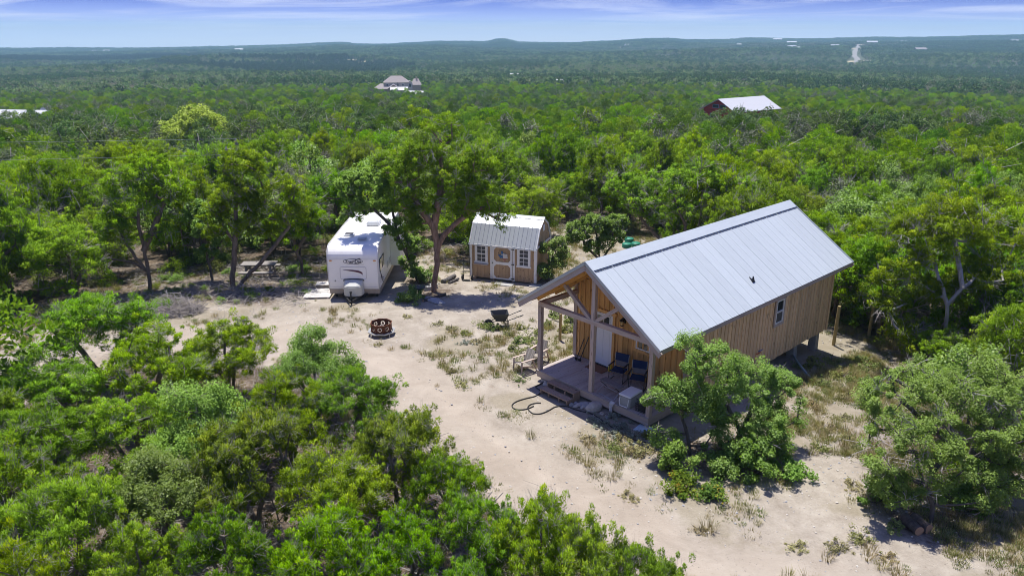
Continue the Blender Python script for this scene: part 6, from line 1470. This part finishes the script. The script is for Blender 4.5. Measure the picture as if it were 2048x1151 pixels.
scw = r2.uniform(0.62, 1.32, len(Pw)) * (1 + 0.35 * (vnoise(Pw[:, 0], Pw[:, 1], 50, 31) - 0.4) * sst(80, 160, Dw)) * (1 + 0.25 * sst(250, 420, Dw))
instancer('woodland', on_ground(Pw), scw, r2.uniform(0, 6.28, len(Pw)), pick(Pw, r2, 6, 3, 2, 0.34, 0.12), L1,
          'unbroken juniper and oak woods rolling away beyond the clearing', 'woods')
Pm = np.concatenate([jitter_grid(6.2, 1000, 44, 480, 1000, r2), jitter_grid(9.0, 1700, 43, 1000, 1700, r2)])
Pm = Pm[~far_open(Pm)]
def open_field(P):
    q = np.zeros(len(P), bool)
    for x, y, w in FIELDS:
        w = w * .85
        q |= np.hypot(P[:, 0] - x, P[:, 1] - y) < w * (0.6 + 0.7 * vnoise(P[:, 0], P[:, 1], w * 0.6, 41))
    return q
ROAD = np.array([(584, 1322), (640, 1450), (694, 1588), (759, 1736), (850, 1930), (932, 2120), (990, 2250)], float)
def near_road(P, w):
    q = np.zeros(len(P), bool)
    for a, b in zip(ROAD[:-1], ROAD[1:]):
        t = np.clip(((P - a) @ (b - a)) / ((b - a) @ (b - a)), 0, 1); q |= np.hypot(*(P - a - t[:, None] * (b - a)).T) < w
    return q
Pm = Pm[~open_field(Pm) & ~near_road(Pm, 14)]
thin = r2.random(len(Pm)) < 0.62 + 0.6 * vnoise(Pm[:, 0], Pm[:, 1], 90, 33)
Pm = Pm[thin]; Dm = np.hypot(Pm[:, 0], Pm[:, 1])
scm = r2.uniform(0.65, 1.5, len(Pm)) * (1.05 + 0.35 * sst(1000, 1500, Dm))
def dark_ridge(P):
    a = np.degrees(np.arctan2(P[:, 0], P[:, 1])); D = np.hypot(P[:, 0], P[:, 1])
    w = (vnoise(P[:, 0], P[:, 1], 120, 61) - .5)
    b = (a > -24 + 2 * w) & (a < -7 + 6 * w) & (D > 1010 + 50 * w + 9 * np.maximum(0, -14 - a) ** 1.5) & (D < 1480 + 260 * w)  # ridge patch where the cloud shadow is painted by foliage colour
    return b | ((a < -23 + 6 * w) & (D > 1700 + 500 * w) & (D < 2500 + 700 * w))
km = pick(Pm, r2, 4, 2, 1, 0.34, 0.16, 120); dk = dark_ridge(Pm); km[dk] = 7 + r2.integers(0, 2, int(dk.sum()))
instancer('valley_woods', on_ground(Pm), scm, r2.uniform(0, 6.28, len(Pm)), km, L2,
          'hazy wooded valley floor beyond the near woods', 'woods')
def patch_mesh(seed, mats):
    r = np.random.default_rng(seed); V = []; F = []; T = []; o = 0
    for q in range(11):
        x, y = r.uniform(-11, 11, 2); s = r.uniform(0.8, 1.4)
        T0 = unit(r.normal(size=(14, 3)) + np.array([0, 0, .5])) * np.array([2.4, 2.4, 2.2]) * s + np.array([x, y, 2.6 * s])
        v, f, t, n = leaves(r, T0, np.full(14, 0.8), 3, 1.9, 1.4); V.append(v); F.append(f + o); T.append(np.clip(t * .5 + r.random() * .5, 0, 1)); o += len(v)
    return np_mesh('hill_patch', np.concatenate(V), np.concatenate(F), MAT[mats], tone=np.concatenate(T))
L3 = [patch_mesh(600 + i, 'leaf_hill') for i in range(4)] + [patch_mesh(610 + i, 'leaf_far_oak') for i in range(3)] + [patch_mesh(620, 'leaf_grey'), patch_mesh(621, 'leaf_cloud_shade')]
Ph = jitter_grid(19, 4000, 42, 1700, 4000, r2)
Ph = Ph[~open_field(Ph) & ~near_road(Ph, 16)]
Ph = Ph[r2.random(len(Ph)) < 0.55 + 0.75 * vnoise(Ph[:, 0], Ph[:, 1], 160, 34)]
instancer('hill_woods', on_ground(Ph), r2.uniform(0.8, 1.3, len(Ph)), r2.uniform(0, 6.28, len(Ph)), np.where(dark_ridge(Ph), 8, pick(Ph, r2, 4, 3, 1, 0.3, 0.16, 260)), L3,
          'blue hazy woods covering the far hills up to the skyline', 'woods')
for key, x, y, h, s, mat, lab in (('yellow', -40.5, 98, 7.6, 4.6, 'leaf_yellow', 'big yellow green tree glowing above the dark woods on the left'),):
    r = np.random.default_rng(77); L = lobes_default(r, h, s, 10)
    ms = build_tree(78, h, s, 'oak', lobes=L, ns=3, clumps=210, per=90, cr=(0.4, 0.75), leaf=(0.24, 0.15), leaf_mat=mat, bark='bark_oak', dead=0)
    plant('yellow_tree', ms, x, y, 1.0, 0.5, lab)


# ------------------------------------------------------------------ weeds, grass, stones and litter
r3 = np.random.default_rng(51)
def tuft_mesh(seed, mat, n, h, spread, w=0.012):
    r = np.random.default_rng(seed); a = r.uniform(0, 6.28, n); q = spread * np.sqrt(r.random(n)) * .5
    b = np.column_stack([q * np.cos(a), q * np.sin(a), np.full(n, -.01)]); out = np.column_stack([np.cos(a), np.sin(a), np.zeros(n)])
    H_ = (h * r.uniform(.5, 1.2, n))[:, None]; lean = r.uniform(.15, .75, n)[:, None]
    m = b + out * H_ * lean * .35 + np.array([0, 0, 1.0]) * H_ * .6; t = b + out * H_ * lean + np.array([0, 0, 1.0]) * H_
    sd = unit(np.cross(out + r.normal(size=(n, 3)) * .3, [0, 0, 1.0])) * w
    V = np.stack([b - sd, b + sd, m + sd * .8, m - sd * .8, m - sd * .8, m + sd * .8, t + sd * .2, t - sd * .2], 1).reshape(-1, 3)
    F = (np.arange(n)[:, None, None] * 8 + np.array([[0, 1, 2, 3], [4, 5, 6, 7]])[None]).reshape(-1, 4)
    return np_mesh('grass_tuft', V, F, MAT[mat], tone=np.repeat(r.random(n), 2))
TU = [tuft_mesh(1, 'leaf_straw', 60, .17, .34, .006), tuft_mesh(2, 'leaf_straw', 40, .10, .42, .006), tuft_mesh(3, 'leaf_weed', 60, .14, .36, .007), tuft_mesh(4, 'leaf_weed', 40, .08, .40, .007), tuft_mesh(5, 'leaf_straw', 80, .28, .40, .005)]
def weed_mesh(seed, mat, R, h, n, leaf):
    r = np.random.default_rng(seed); C = r.normal(size=(22, 3)) * np.array([R * .62, R * .62, h * .26]) + np.array([0, 0, h * .35]); C[:, 2] = np.clip(C[:, 2], .02, h)
    v, f, t, nn = leaves(r, C, R * r.uniform(.16, .40, 22), n // 2, *leaf)
    st = r.normal(size=(10, 3)) * np.array([R * .5, R * .5, h * .2]) + np.array([0, 0, h * .8]); tv, tf = frusta(np.zeros((10, 3)), st, np.full(10, .008), np.full(10, .004), 3)
    me = np_mesh('weed', np.concatenate([v, tv]), np.concatenate([f, tf + len(v)]), [MAT[mat], MAT['bark_oak']], tone=np.concatenate([t, np.zeros(len(tf))]), midx=np.concatenate([np.zeros(len(f), int), np.ones(len(tf), int)]))
    return me
WE = [weed_mesh(1, 'leaf_weed', .30, .26, 60, (.05, .028)), weed_mesh(2, 'leaf_weed', .24, .34, 60, (.06, .024)), weed_mesh(3, 'leaf_silver', .26, .16, 70, (.045, .026)), weed_mesh(4, 'leaf_weed', .26, .24, 70, (.055, .032)), weed_mesh(5, 'leaf_straw', .26, .20, 60, (.06, .018))]
Pg = np.column_stack([r3.uniform(-24, 22, 90000), r3.uniform(12, 52, 90000)])
dc_, dd_ = sd_poly(Pg, CLEAR), sd_poly(Pg, DRIVE)
pn = vnoise(Pg[:, 0], Pg[:, 1], 2.4, 8) * .55 + vnoise(Pg[:, 0], Pg[:, 1], .8, 9) * .45
ry = sst(6.5, 9.5, Pg[:, 0] + .35 * (Pg[:, 1] - 20)) * sst(13, 17, Pg[:, 1])
fire_yard = np.exp(-(((Pg[:, 0] + 0.5) / 3.6) ** 2 + ((Pg[:, 1] - 28.2) / 3.2) ** 2))
edge = sst(-1.2, .1, dd_) * (1 - sst(.1, 1.6, dd_))
pr = sst(.46, .70, pn + .10 * ry + .10 * fire_yard) * (.24 + .75 * ry + .35 * fire_yard) * np.where(dd_ > -.1, .05, 1) * np.where(Pg[:, 1] > 31.5, .45, 1)
pr = np.maximum(pr, .16 * (dc_ < .6) * (dc_ > -3))
front_bed = np.exp(-(((Pg[:, 0] - 3.5) / 1.1) ** 2 + ((Pg[:, 1] - 20.2) / 1.5) ** 2)); pr = np.maximum(pr, .5 * front_bed * (pn > .45))
keep = (r3.random(len(Pg)) < pr * .92) & (dc_ > -3) & ~near_building(Pg, -.2)
Pg = Pg[keep]
gk = np.where(r3.random(len(Pg)) < .62, r3.choice([0, 1, 4], len(Pg), p=[.4, .42, .18]), r3.choice([2, 3], len(Pg)))
instancer('grass', on_ground(Pg), r3.uniform(.45, 1.15, len(Pg)), r3.uniform(0, 6.28, len(Pg)), gk, TU, 'thin dry grass tufts scattered over the pale ground', 'grass')
# low plants one can count
WP = [(-1.3, 30.55, 0, 1.1), (-1.0, 30.3, 1, 1.0), (-0.64, 30.27, 3, 1.1), (0.35, 30.3, 3, .9), (1.09, 29.68, 0, 1.2), (1.57, 30.78, 3, 1.1), (-1.5, 28.76, 4, 1.0), (0.27, 28.7, 3, 1.2), (0.04, 27.86, 3, 1.1), (-2.65, 30.16, 4, 1.0), (-3.31, 30.9, 4, .9), (-2.06, 29.69, 3, .8),
      (-2.87, 27.31, 4, .8), (-0.09, 29.46, 0, 1.0), (-2.25, 25.66, 4, .8), (-1.8, 24.59, 4, .9), (-5.55, 28.42, 4, .7), (-4.82, 31.74, 4, .8), (1.11, 28.42, 0, 1.0), (0.29, 24.95, 0, .8), (0.9, 27.6, 3, 1.2), (0.7, 29.0, 0, 1.0), (-0.5, 29.1, 4, 1.0), (-1.9, 28.6, 2, .9), (2.3, 30.0, 3, 1.4), (2.6, 31.3, 3, 1.6), (2.9, 30.5, 0, 1.4), (1.9, 31.9, 3, 1.3)]
for x, y, k, s in WP: plant('weed_clump', {'leaf_clump': WE[k]}, x, y, s, x * 3, 'low weed clump on the stony sand between the fire ring and the cabin', 'weed clumps in the yard', 'weed')
WP2 = [(3.38, 20.56, 4, 1.2), (3.21, 21.02, 2, 1.2), (4.07, 19.97, 4, 1.5), (2.46, 20.71, 4, 1.0), (3.14, 17.78, 4, .7), (3.32, 17.55, 4, .6), (4.86, 16.25, 4, .7), (3.31, 22.1, 2, 1.1), (3.0, 21.7, 2, 1.0), (3.5, 21.4, 2, 1.2), (2.7, 21.95, 2, .9), (3.9, 20.9, 2, 1.1), (4.3, 20.9, 3, 1.0), (3.7, 19.8, 4, 1.3), (3.1, 20.2, 0, 1.0)]
for x, y, k, s in WP2: plant('weed_clump', {'leaf_clump': WE[k]}, x, y, s, x * 3, 'low pale weed clump along the drive edge in front of the porch', 'weed clumps in front of the porch', 'weed')
WP3 = [(11.7, 25.66, 0, 1.2), (10.4, 21.61, 4, 1.2), (10.76, 20.93, 4, 1.2), (9.52, 20.21, 0, 1.0), (8.84, 15.86, 0, 1.0), (8.17, 15.48, 4, 1.1), (9.97, 16.36, 3, 1.0), (9.2, 15.2, 4, .8), (12.24, 24.29, 4, 1.4), (14.2, 27.6, 3, 1.3), (7.11, 15.6, 4, .9), (13.4, 25.6, 0, 1.6), (12.9, 26.6, 0, 1.5), (13.8, 26.4, 3, 1.4), (14.6, 28.6, 3, 1.5), (12.4, 28.2, 3, 1.2), (11.4, 27.4, 0, 1.0), (12.0, 27.6, 3, 1.1), (13.2, 28.4, 0, 1.3), (10.6, 23.4, 4, 1.2), (11.2, 22.6, 4, 1.0), (9.6, 18.2, 4, 1.0)]
for x, y, k, s in WP3: plant('weed_clump', {'leaf_clump': WE[k]}, x, y, s, x * 3, 'low weed clump on the rough ground right of the cabin', 'weed clumps right of the cabin', 'weed')
def shrub(seed, R, h, n, per, mat, leaf, cr=(.09, .26)):
    r = np.random.default_rng(seed); d = unit(r.normal(size=(n, 3)) + np.array([0, 0, .25])); C = d * np.array([R * .9, R * .9, h * .5]) * r.uniform(.3, 1.25, (n, 1)) + np.array([0, 0, h * .42]); C[:, 2] = np.maximum(C[:, 2], .06)
    v, f, t, nn = leaves(r, C, r.uniform(*cr, n), per, *leaf); b = np.repeat([[0, 0, -.05]], n, 0) + r.normal(size=(n, 3)) * np.array([.06, .06, 0]); tv, tf = frusta(b, C, np.full(n, .014), np.full(n, .005), 4)
    return {'stem': np_mesh('stem', tv, tf, MAT['bark_oak'], smooth=True), 'leaf_mass': np_mesh('leaf_mass', v, f, MAT[mat], tone=t, nrm=nn)}
for i, (x, y, R, h, n, per, mat, lab) in enumerate([(4.75, 18.95, .75, .95, 34, 130, 'leaf_bright', 'bright green shrub at the foot of the left oak trunk in front of the porch'), (4.75, 18.0, .55, .50, 22, 120, 'leaf_sumac', 'low shrub with yellow and orange leaves by the drive below the front oak'),
        (5.55, 17.75, .45, .40, 16, 110, 'leaf_sumac', 'small yellowing shrub right of the orange leaved one'), (7.15, 18.95, .85, 1.45, 60, 150, 'leaf_oak', 'tall tangle of leafy vines at the right foot of the front oak'), (6.2, 18.9, .7, .75, 34, 120, 'leaf_oak', 'dark green shrub between the two trunks of the front oak'),
        (8.1, 18.6, .55, .55, 22, 110, 'leaf_bright', 'low green shrub right of the vine tangle below the front oak'), (10.2, 17.5, .7, .8, 34, 120, 'leaf_oak', 'leafy shrub at the left foot of the wide right oak'), (12.2, 17.3, .8, .7, 34, 120, 'leaf_oak', 'leafy shrub between the trunks of the wide right oak'),
        (-5.0, 34.2, .85, .55, 36, 110, 'leaf_bright', 'low light green shrub left of the black stand under the juniper'), (-4.6, 37.2, .6, .95, 30, 120, 'leaf_oak', 'dark green shrub right behind the leaning juniper trunk'), (13.6, 18.6, .9, 1.0, 40, 120, 'leaf_oak', 'leafy shrub at the right frame edge beside the wide oak')]):
    plant('shrub', shrub(700 + i, R, h, n, per, mat, (.075, .045)), x, y, 1.0, i, lab, None, 'shrub')
US = [shrub(740, .9, 1.0, 26, 46, 'leaf_oak', (.12, .075), (.22, .4)), shrub(741, .8, 1.3, 26, 46, 'leaf_juniper', (.13, .05), (.22, .4)), shrub(742, 1.0, .8, 22, 40, 'leaf_weed', (.12, .06), (.22, .4))]
Pu = jitter_grid(1.9, 78, 46, 9, 78, r3); Pu = Pu[(sd_poly(Pu, CLEAR) < -.4) & ~near_building(Pu, .6) & (r3.random(len(Pu)) < .62)]
Pu = Pu[~((Pu[:, 1] < 27) & (Pu[:, 0] < 4) & (r3.random(len(Pu)) < .6))]
Pl = np.column_stack([r3.uniform(-19, -10, 70), r3.uniform(33.8, 41.5, 70)]); Pl = Pl[~near_building(Pl, .3)]
Pu = np.concatenate([Pu, Pl])
su = r3.uniform(.45, 1.0, len(Pu)); su[-len(Pl):] *= .45
instancer('undergrowth', on_ground(Pu), su, r3.uniform(0, 6.28, len(Pu)), r3.integers(0, 3, len(Pu)), [u['leaf_mass'] for u in US], 'low leafy undergrowth between the tree trunks', 'undergrowth')
def twig_pile(seed, n, R):
    r = np.random.default_rng(seed); c = r.normal(size=(n, 3)) * np.array([R, R, .05]) + np.array([0, 0, .12]); d = unit(r.normal(size=(n, 3)) * np.array([1, 1, .30])); l = r.uniform(.15, .6, (n, 1)); ra = r.uniform(.004, .012, n)
    v, f = frusta(c - d * l, c + d * l, ra, ra * .5, 3); return np_mesh('twig_pile', v, f, MAT['dead'])
TP = [twig_pile(i, 40, .45) for i in range(4)]
Pt = jitter_grid(1.15, 60, 44, 8, 60, r3); dct = sd_poly(Pt, CLEAR)
Pt = Pt[(dct < -.2) & ~near_building(Pt, .4) & (r3.random(len(Pt)) < np.where(Pt[:, 1] < 28, .75, .35))]
Pt = np.concatenate([Pt, np.column_stack([r3.uniform(-19, -10, 60), r3.uniform(33.5, 41.5, 60)])])
instancer('twig_litter', on_ground(Pt), r3.uniform(.6, 1.3, len(Pt)), r3.uniform(0, 6.28, len(Pt)), r3.integers(0, 4, len(Pt)), TP, 'dead grey twigs littering the ground under the trees', 'twigs')
def pebble(seed, mat):
    r = np.random.default_rng(seed); V = unit(np.array([(sx, sy, sz) for sx in (-1, 1) for sy in (-1, 1) for sz in (-1, 1)] + [(1.3, 0, 0), (-1.3, 0, 0), (0, 1.3, 0), (0, -1.3, 0), (0, 0, 1.3), (0, 0, -1.3)], float)) * r.uniform(.7, 1.1, (14, 1)) * np.array([1, .8, .55])
    import bmesh
    bm = bmesh.new(); [bm.verts.new(v) for v in V]; bmesh.ops.convex_hull(bm, input=bm.verts); me = bpy.data.meshes.new('pebble'); bm.to_mesh(me); bm.free(); me.materials.append(MAT[mat]); return me
PB = [pebble(1, 'rock'), pebble(2, 'rock'), pebble(3, 'rock_grey'), pebble(4, 'rock'), pebble(5, 'rock_grey')]
Pp = np.column_stack([r3.uniform(-22, 19, 60000), r3.uniform(12, 50, 60000)]); dcp, ddp = sd_poly(Pp, CLEAR), sd_poly(Pp, DRIVE)
pp = np.where(ddp > 0, .10, .26) * (.3 + 1.4 * sst(.4, .7, vnoise(Pp[:, 0], Pp[:, 1], 3.0, 14)))
Pp = Pp[(dcp > -.5) & (r3.random(len(Pp)) < pp) & ~near_building(Pp, -.3)]
instancer('gravel', on_ground(Pp, .004), .018 + .045 * r3.random(len(Pp)) ** 3, r3.uniform(0, 6.28, len(Pp)), r3.integers(0, 5, len(Pp)), PB, 'loose pale limestone pebbles strewn over the clearing', 'gravel')

# ------------------------------------------------------------------ buildings beyond the woods
def house_at(name, label, x, y, rz, dz=0.0, cat='house', group=None): return thing(name, label, cat, (x, y, float(gz(x, y)) + dz), math.radians(rz), group)
def gable_roof(parent, x0, x1, y0, y1, ze, zr, mat, ov=.4, th=.14, name='roof', split=True):
    """ridge along x; two slabs and their ridge cap"""
    ym = (y0 + y1) / 2; k = (zr - ze) / (ym - y0)
    m = MB()
    for s in (-1, 1):
        ye = (y0 - ov) if s < 0 else (y1 + ov); zz = ze - ov * k
        m.prism([(x0 - ov, ye, zz), (x0 - ov, ym, zr), (x0 - ov, ym, zr + th), (x0 - ov, ye, zz + th)], (x1 - x0 + 2 * ov, 0, 0))
    return m.build(name, MAT[mat], parent)
# red house
rh = house_at('red_house', 'red sided house with a white metal gable roof among the trees on the right', 42.6, 157.4, 34, 0.0)
L_, W_, ZE, ZR = 13.2, 8.2, 4.2, 6.2
rw = MB(); rw.box((L_ / 2, 0, ZE / 2), (L_, W_ - .1, ZE)); rw.prism([(0.02, -W_ / 2, ZE), (0.02, W_ / 2, ZE), (0.02, 0, ZR)], (.2, 0, 0)); rw.prism([(L_ - .2, -W_ / 2, ZE), (L_ - .2, W_ / 2, ZE), (L_ - .2, 0, ZR)], (.19, 0, 0)); rw.build('wall', MAT['red_siding'], rh)
for k in range(20): z = .3 + k * .3; hw_ = W_ / 2 if z < ZE else max(.2, (ZR - z) / (ZR - ZE) * W_ / 2 - .1); box_obj('siding_board', 'red_siding', rh, (-.02, 0, z), (.03, 2 * hw_, .27), (0, 0, 0))
gable_roof(rh, 0, L_, -W_ / 2, W_ / 2, ZE, ZR, 'far_white', .65, .10)
for y in (-.95, .95):
    f_ = MB().box((-.06, y, 4.75), (.07, 1.6, .75)).build('window', MAT['blue_trim'], rh); MB().box((-.085, y, 4.75), (.05, 1.35, .55)).build('pane', MAT['glass'], f_)
f_ = MB().box((-.06, 1.7, 2.3), (.07, 1.25, 2.0)).build('window', MAT['blue_trim'], rh); MB().box((-.085, 1.7, 2.3), (.05, .8, 1.6)).build('pane', MAT['glass'], f_)
# stone house
sh_ = house_at('stone_house', 'large tan stone house with grey hipped roofs on the far slope', -63.5, 433.0, 9, 0.0)
def hip(parent, x0, x1, y0, y1, ze, zr, run, mat='shingle', ov=.6):
    x0 -= ov; x1 += ov; y0 -= ov; y1 += ov; ym = (y0 + y1) / 2
    MB().add([(x0, y0, ze), (x1, y0, ze), (x1, y1, ze), (x0, y1, ze), (x0 + run, ym, zr), (x1 - run, ym, zr)], [(0, 1, 5, 4), (1, 2, 5), (2, 3, 4, 5), (3, 0, 4), (3, 2, 1, 0)]).build('roof', MAT[mat], parent)
MB().box((-1.0, 4, 3.1), (13.5, 9, 6.2)).build('wall', MAT['tan_wall'], sh_); hip(sh_, -7.75, 5.75, -.5, 8.5, 6.2, 9.6, 4.5)
MB().box((-9.0, 1.5, 1.5), (8.0, 9, 3.0)).build('wall', MAT['stone_wall'], sh_); hip(sh_, -13, -4.6, -3, 6, 3.05, 5.6, 3.6)
MB().box((-2.8, -2.6, 1.5), (7.0, 5.4, 3.0)).prism([(-6.2, -5.25, 3.0), (.6, -5.25, 3.0), (-2.8, -5.25, 5.1)], (0, .2, 0)).build('wall', MAT['stone_wall'], sh_)
gr = gable_roof(sh_, -6, 0.5, -4.5, 4.5, 3.0, 5.4, 'shingle', .1); gr.rotation_euler = (0, 0, PI / 2); gr.location = (-2.8 + 0.0, -2.2, 0.1); gr.scale = (.95, .8, 1)
MB().box((6.4, 1.0, 3.0), (2.6, 3.0, 6.0)).prism([(5.1, -.5, 6.0), (7.7, -.5, 6.0), (6.4, -.5, 7.2)], (0, 3.0, 0)).build('tower', MAT['tan_wall'], sh_)
f_ = MB().box((6.4, -.53, 4.5), (1.5, .08, 2.4)).build('window', MAT['white_trim'], sh_); MB().box((6.4, -.58, 4.5), (1.2, .06, 2.1)).build('pane', MAT['glass'], f_)
MB().box((10.0, 3.5, 2.4), (4.6, 7, 4.8)).build('wall', MAT['stone_wall'], sh_); hip(sh_, 7.7, 12.3, 0, 7, 4.8, 8.0, 1.6)
MB().box((10.2, 3.0, 8.2), (.9, .9, 1.6)).build('chimney', MAT['stone_wall'], sh_)
for x in (-6.2, -3.4, -.4, 2.4): f_ = MB().box((x, -.54, 4.9), (1.2, .08, 1.3)).build('window', MAT['white_trim'], sh_); MB().box((x, -.59, 4.9), (.95, .06, 1.05)).build('pane', MAT['glass'], f_)
for i, (x, y, w_, d_, rz, lab) in enumerate(((-61.5, 421.0, 9.0, 6.5, 6, 'white metal carport roof in front of the far stone house'), (-52.0, 416.5, 11.0, 5.0, -5, 'low white shed roof right of the far stone house'))):
    t = house_at('carport', lab, x, y, rz, 0.0, 'carport', 'white roofs by the stone house'); hgt_ = 3.6 if i == 0 else 2.3
    gable_roof(t, -w_ / 2, w_ / 2, -d_ / 2, d_ / 2, hgt_ - .5, hgt_ + .9, 'far_white', .3)
    for sx in (-1, 1):
        for sy in (-1, 1): MB().box((sx * (w_ / 2 - .2), sy * (d_ / 2 - .2), (hgt_ - .5) / 2), (.2, .2, hgt_ - .5)).build('post', MAT['steel'], t)
    MB().box((0, d_ / 2 - .1, (hgt_ - .5) / 2), (w_ - .4, .12, hgt_ - .5)).build('back_wall', MAT['tan_wall'], t)
t = house_at('white_roofed_barn', 'long low building with a white metal roof at the left frame edge', -122, 181, -8, 0.3, 'barn')
MB().box((0, 0, 2.4), (26, 9, 4.8)).build('wall', MAT['tan_wall'], t); gable_roof(t, -13, 13, -4.5, 4.5, 4.8, 6.1, 'far_white', .5)
for x in (-8, -2, 4, 10): MB().box((x, -4.53, 2.6), (1.4, .08, 1.3)).build('window', MAT['glass'], t)
t = house_at('satellite_dish', 'white satellite dish on the end of the white roof at left', -110.3, 180.0, 20, 6.0, 'dish')
MB().lathe([(0, 0), (.35, .06), (.6, .2)], 14).build('dish', MAT['far_white'], t, True); t.rotation_euler = (math.radians(60), 0, .4); MB().tube([(0, 0, 0), (0, -.5, -.6)], .05, 6).build('mast', MAT['steel'], t)
def pole(label, x, y, h):
    t = house_at('utility_pole', label, x, y, 0, 0, 'utility pole', 'wooden utility poles'); MB().tube([(0, 0, -.3), (0, 0, h)], [.16, .11], 9).build('pole_shaft', MAT['grey_pole'], t); MB().box((0, 0, h - .6), (1.6, .1, .12)).build('cross_arm', MAT['grey_pole'], t)
    for s in (-1, 0, 1): MB().lathe([(.03, 0), (.06, .06), (.03, .14), (0, .14)], 8).build('insulator', MAT['steel'], t, loc=(s * .7, 0, h - .54 if s else h))
    return t
MAT['grey_pole'] = mat_bark('grey_pole_wood', (0.20, 0.18, 0.16), (0.34, 0.31, 0.28), 3)
pole('tall grey utility pole in front of the far stone house', -46.8, 317, 9.2); pole('utility pole left of the white roof at the left frame edge', -118.0, 176.0, 9.5); pole('short utility pole hidden among the junipers on the left', -17.6, 48.2, 6.6)
for lab, a, b in (('upper power wire crossing the woods on the left', (-62, 28.0, 8.6), (-17.6, 48.2, 5.62)), ('lower power wire crossing the woods on the left', (-62, 24.0, 8.2), (-18.1, 47.6, 4.7))):
    A_, B_ = Vector(a), Vector(b); pts = [A_ + (B_ - A_) * (k / 30) + Vector((0, 0, -.7 * math.sin(PI * k / 30) * .5)) for k in range(31)]
    o = MB().tube(pts, .008, 5).build('power_wire', MAT['wire']); tag(o, lab, 'wire', 'power wires on the left')
# far hill houses
FH = [(-1585.5, 2983, 26, 'long white building on the hazy hill at far left, left of two'), (-1545, 2990, 30, 'long white building on the hazy hill at far left, right of two'), (-843, 2424, 34, 'cream building above the pale clearing left of centre'), (-828, 3291, 22, 'tiny white house under the skyline left of centre'), (365, 2494, 20, 'lone white house on the wooded hill right of centre'),
      (681, 2350, 24, 'white house left of the pale road on the far hill, highest of its row'), (1098, 3260, 46, 'big white building on the skyline above the road'), (972, 2737, 40, 'long white building just below the skyline above the road'), (731, 2055, 34, 'bright white house nearest left of the far pale road'), (700, 1930, 20, 'small white house in the trees left of the far road'), (850, 2072, 30, 'white house row end beside the far road'),
      (1200, 2838, 22, 'small white house above the bend of the far road'), (1024, 2240, 36, 'long white house just right of the far road'), (1356, 2725, 30, 'white house in the tan field on the far right hill'), (908, 1748, 38, 'big grey roofed house in the woods right of the far road'), (1440, 2595, 32, 'white house at the top of the far right slope'), (1388, 2178, 36, 'white house at the right frame edge on the hill'), (444, 2580, 16, 'tiny white house in the woods under the central skyline'), (35, 611, 12, 'pale roof in the middle woods just right of centre'), (6, 838, 20, 'white roof in the middle woods at the centre')]
for x, y, L_, lab in FH:
    t = house_at('distant_house', lab, x, y, (x * 7) % 40 - 20, .5, 'house', 'white houses scattered over the far hills'); L_ = L_ * .75; W_ = L_ * .42; big = L_ * .16
    MB().box((0, 0, big / 2 + 1), (L_, W_, big + 2)).build('wall', MAT['far_white'] if 'grey' not in lab else MAT['tan_wall'], t); gable_roof(t, -L_ / 2, L_ / 2, -W_ / 2, W_ / 2, big + 2, big + 2 + W_ * .25, 'far_white' if 'grey' not in lab else 'shingle', .8, .3)
    for k in (-.3, .3): MB().box((k * L_, -W_ / 2 - .06, big / 2 + 1.2), (L_ * .16, .1, big * .5)).build('window', MAT['glass'], t)
rp = smooth_path(ROAD, 8); tn = np.gradient(rp, axis=0); tn = tn / np.linalg.norm(tn, axis=1, keepdims=True); nr_ = np.column_stack([tn[:, 1], -tn[:, 0]])
RV = []
for s in (-5, -2, 2, 5): q = rp + nr_ * s; RV.append(np.column_stack([q, gz(q[:, 0], q[:, 1]) + 1.2]))
n_ = len(rp); RV = np.concatenate(RV); RF = np.array([[c * n_ + i, c * n_ + i + 1, (c + 1) * n_ + i + 1, (c + 1) * n_ + i] for c in range(3) for i in range(n_ - 1)])
tag(link('road', np_mesh('road', RV, RF, MAT['asphalt'])), 'pale road climbing the far hillside on the right', 'road', kind='structure')

# ------------------------------------------------------------------ summer haze over the valley
hz, nt, out = new_mat('thin_blue_haze')
pv = nt.nodes.new("ShaderNodeVolumePrincipled")
pv.inputs["Color"].default_value = (0.46, 0.79, 1.0, 1); pv.inputs["Density"].default_value = 0.0002; pv.inputs["Anisotropy"].default_value = 0.0
nt.links.new(pv.outputs[0], out.inputs["Volume"])
zmin = float(gz_v.min()) - 1.0
haze = MB().box((0, 0, (zmin + 45) / 2), (9800, 9800, 45 - zmin)).build('haze', hz)
tag(haze, 'thin blue haze lying over the wooded valley', 'haze', kind='stuff')
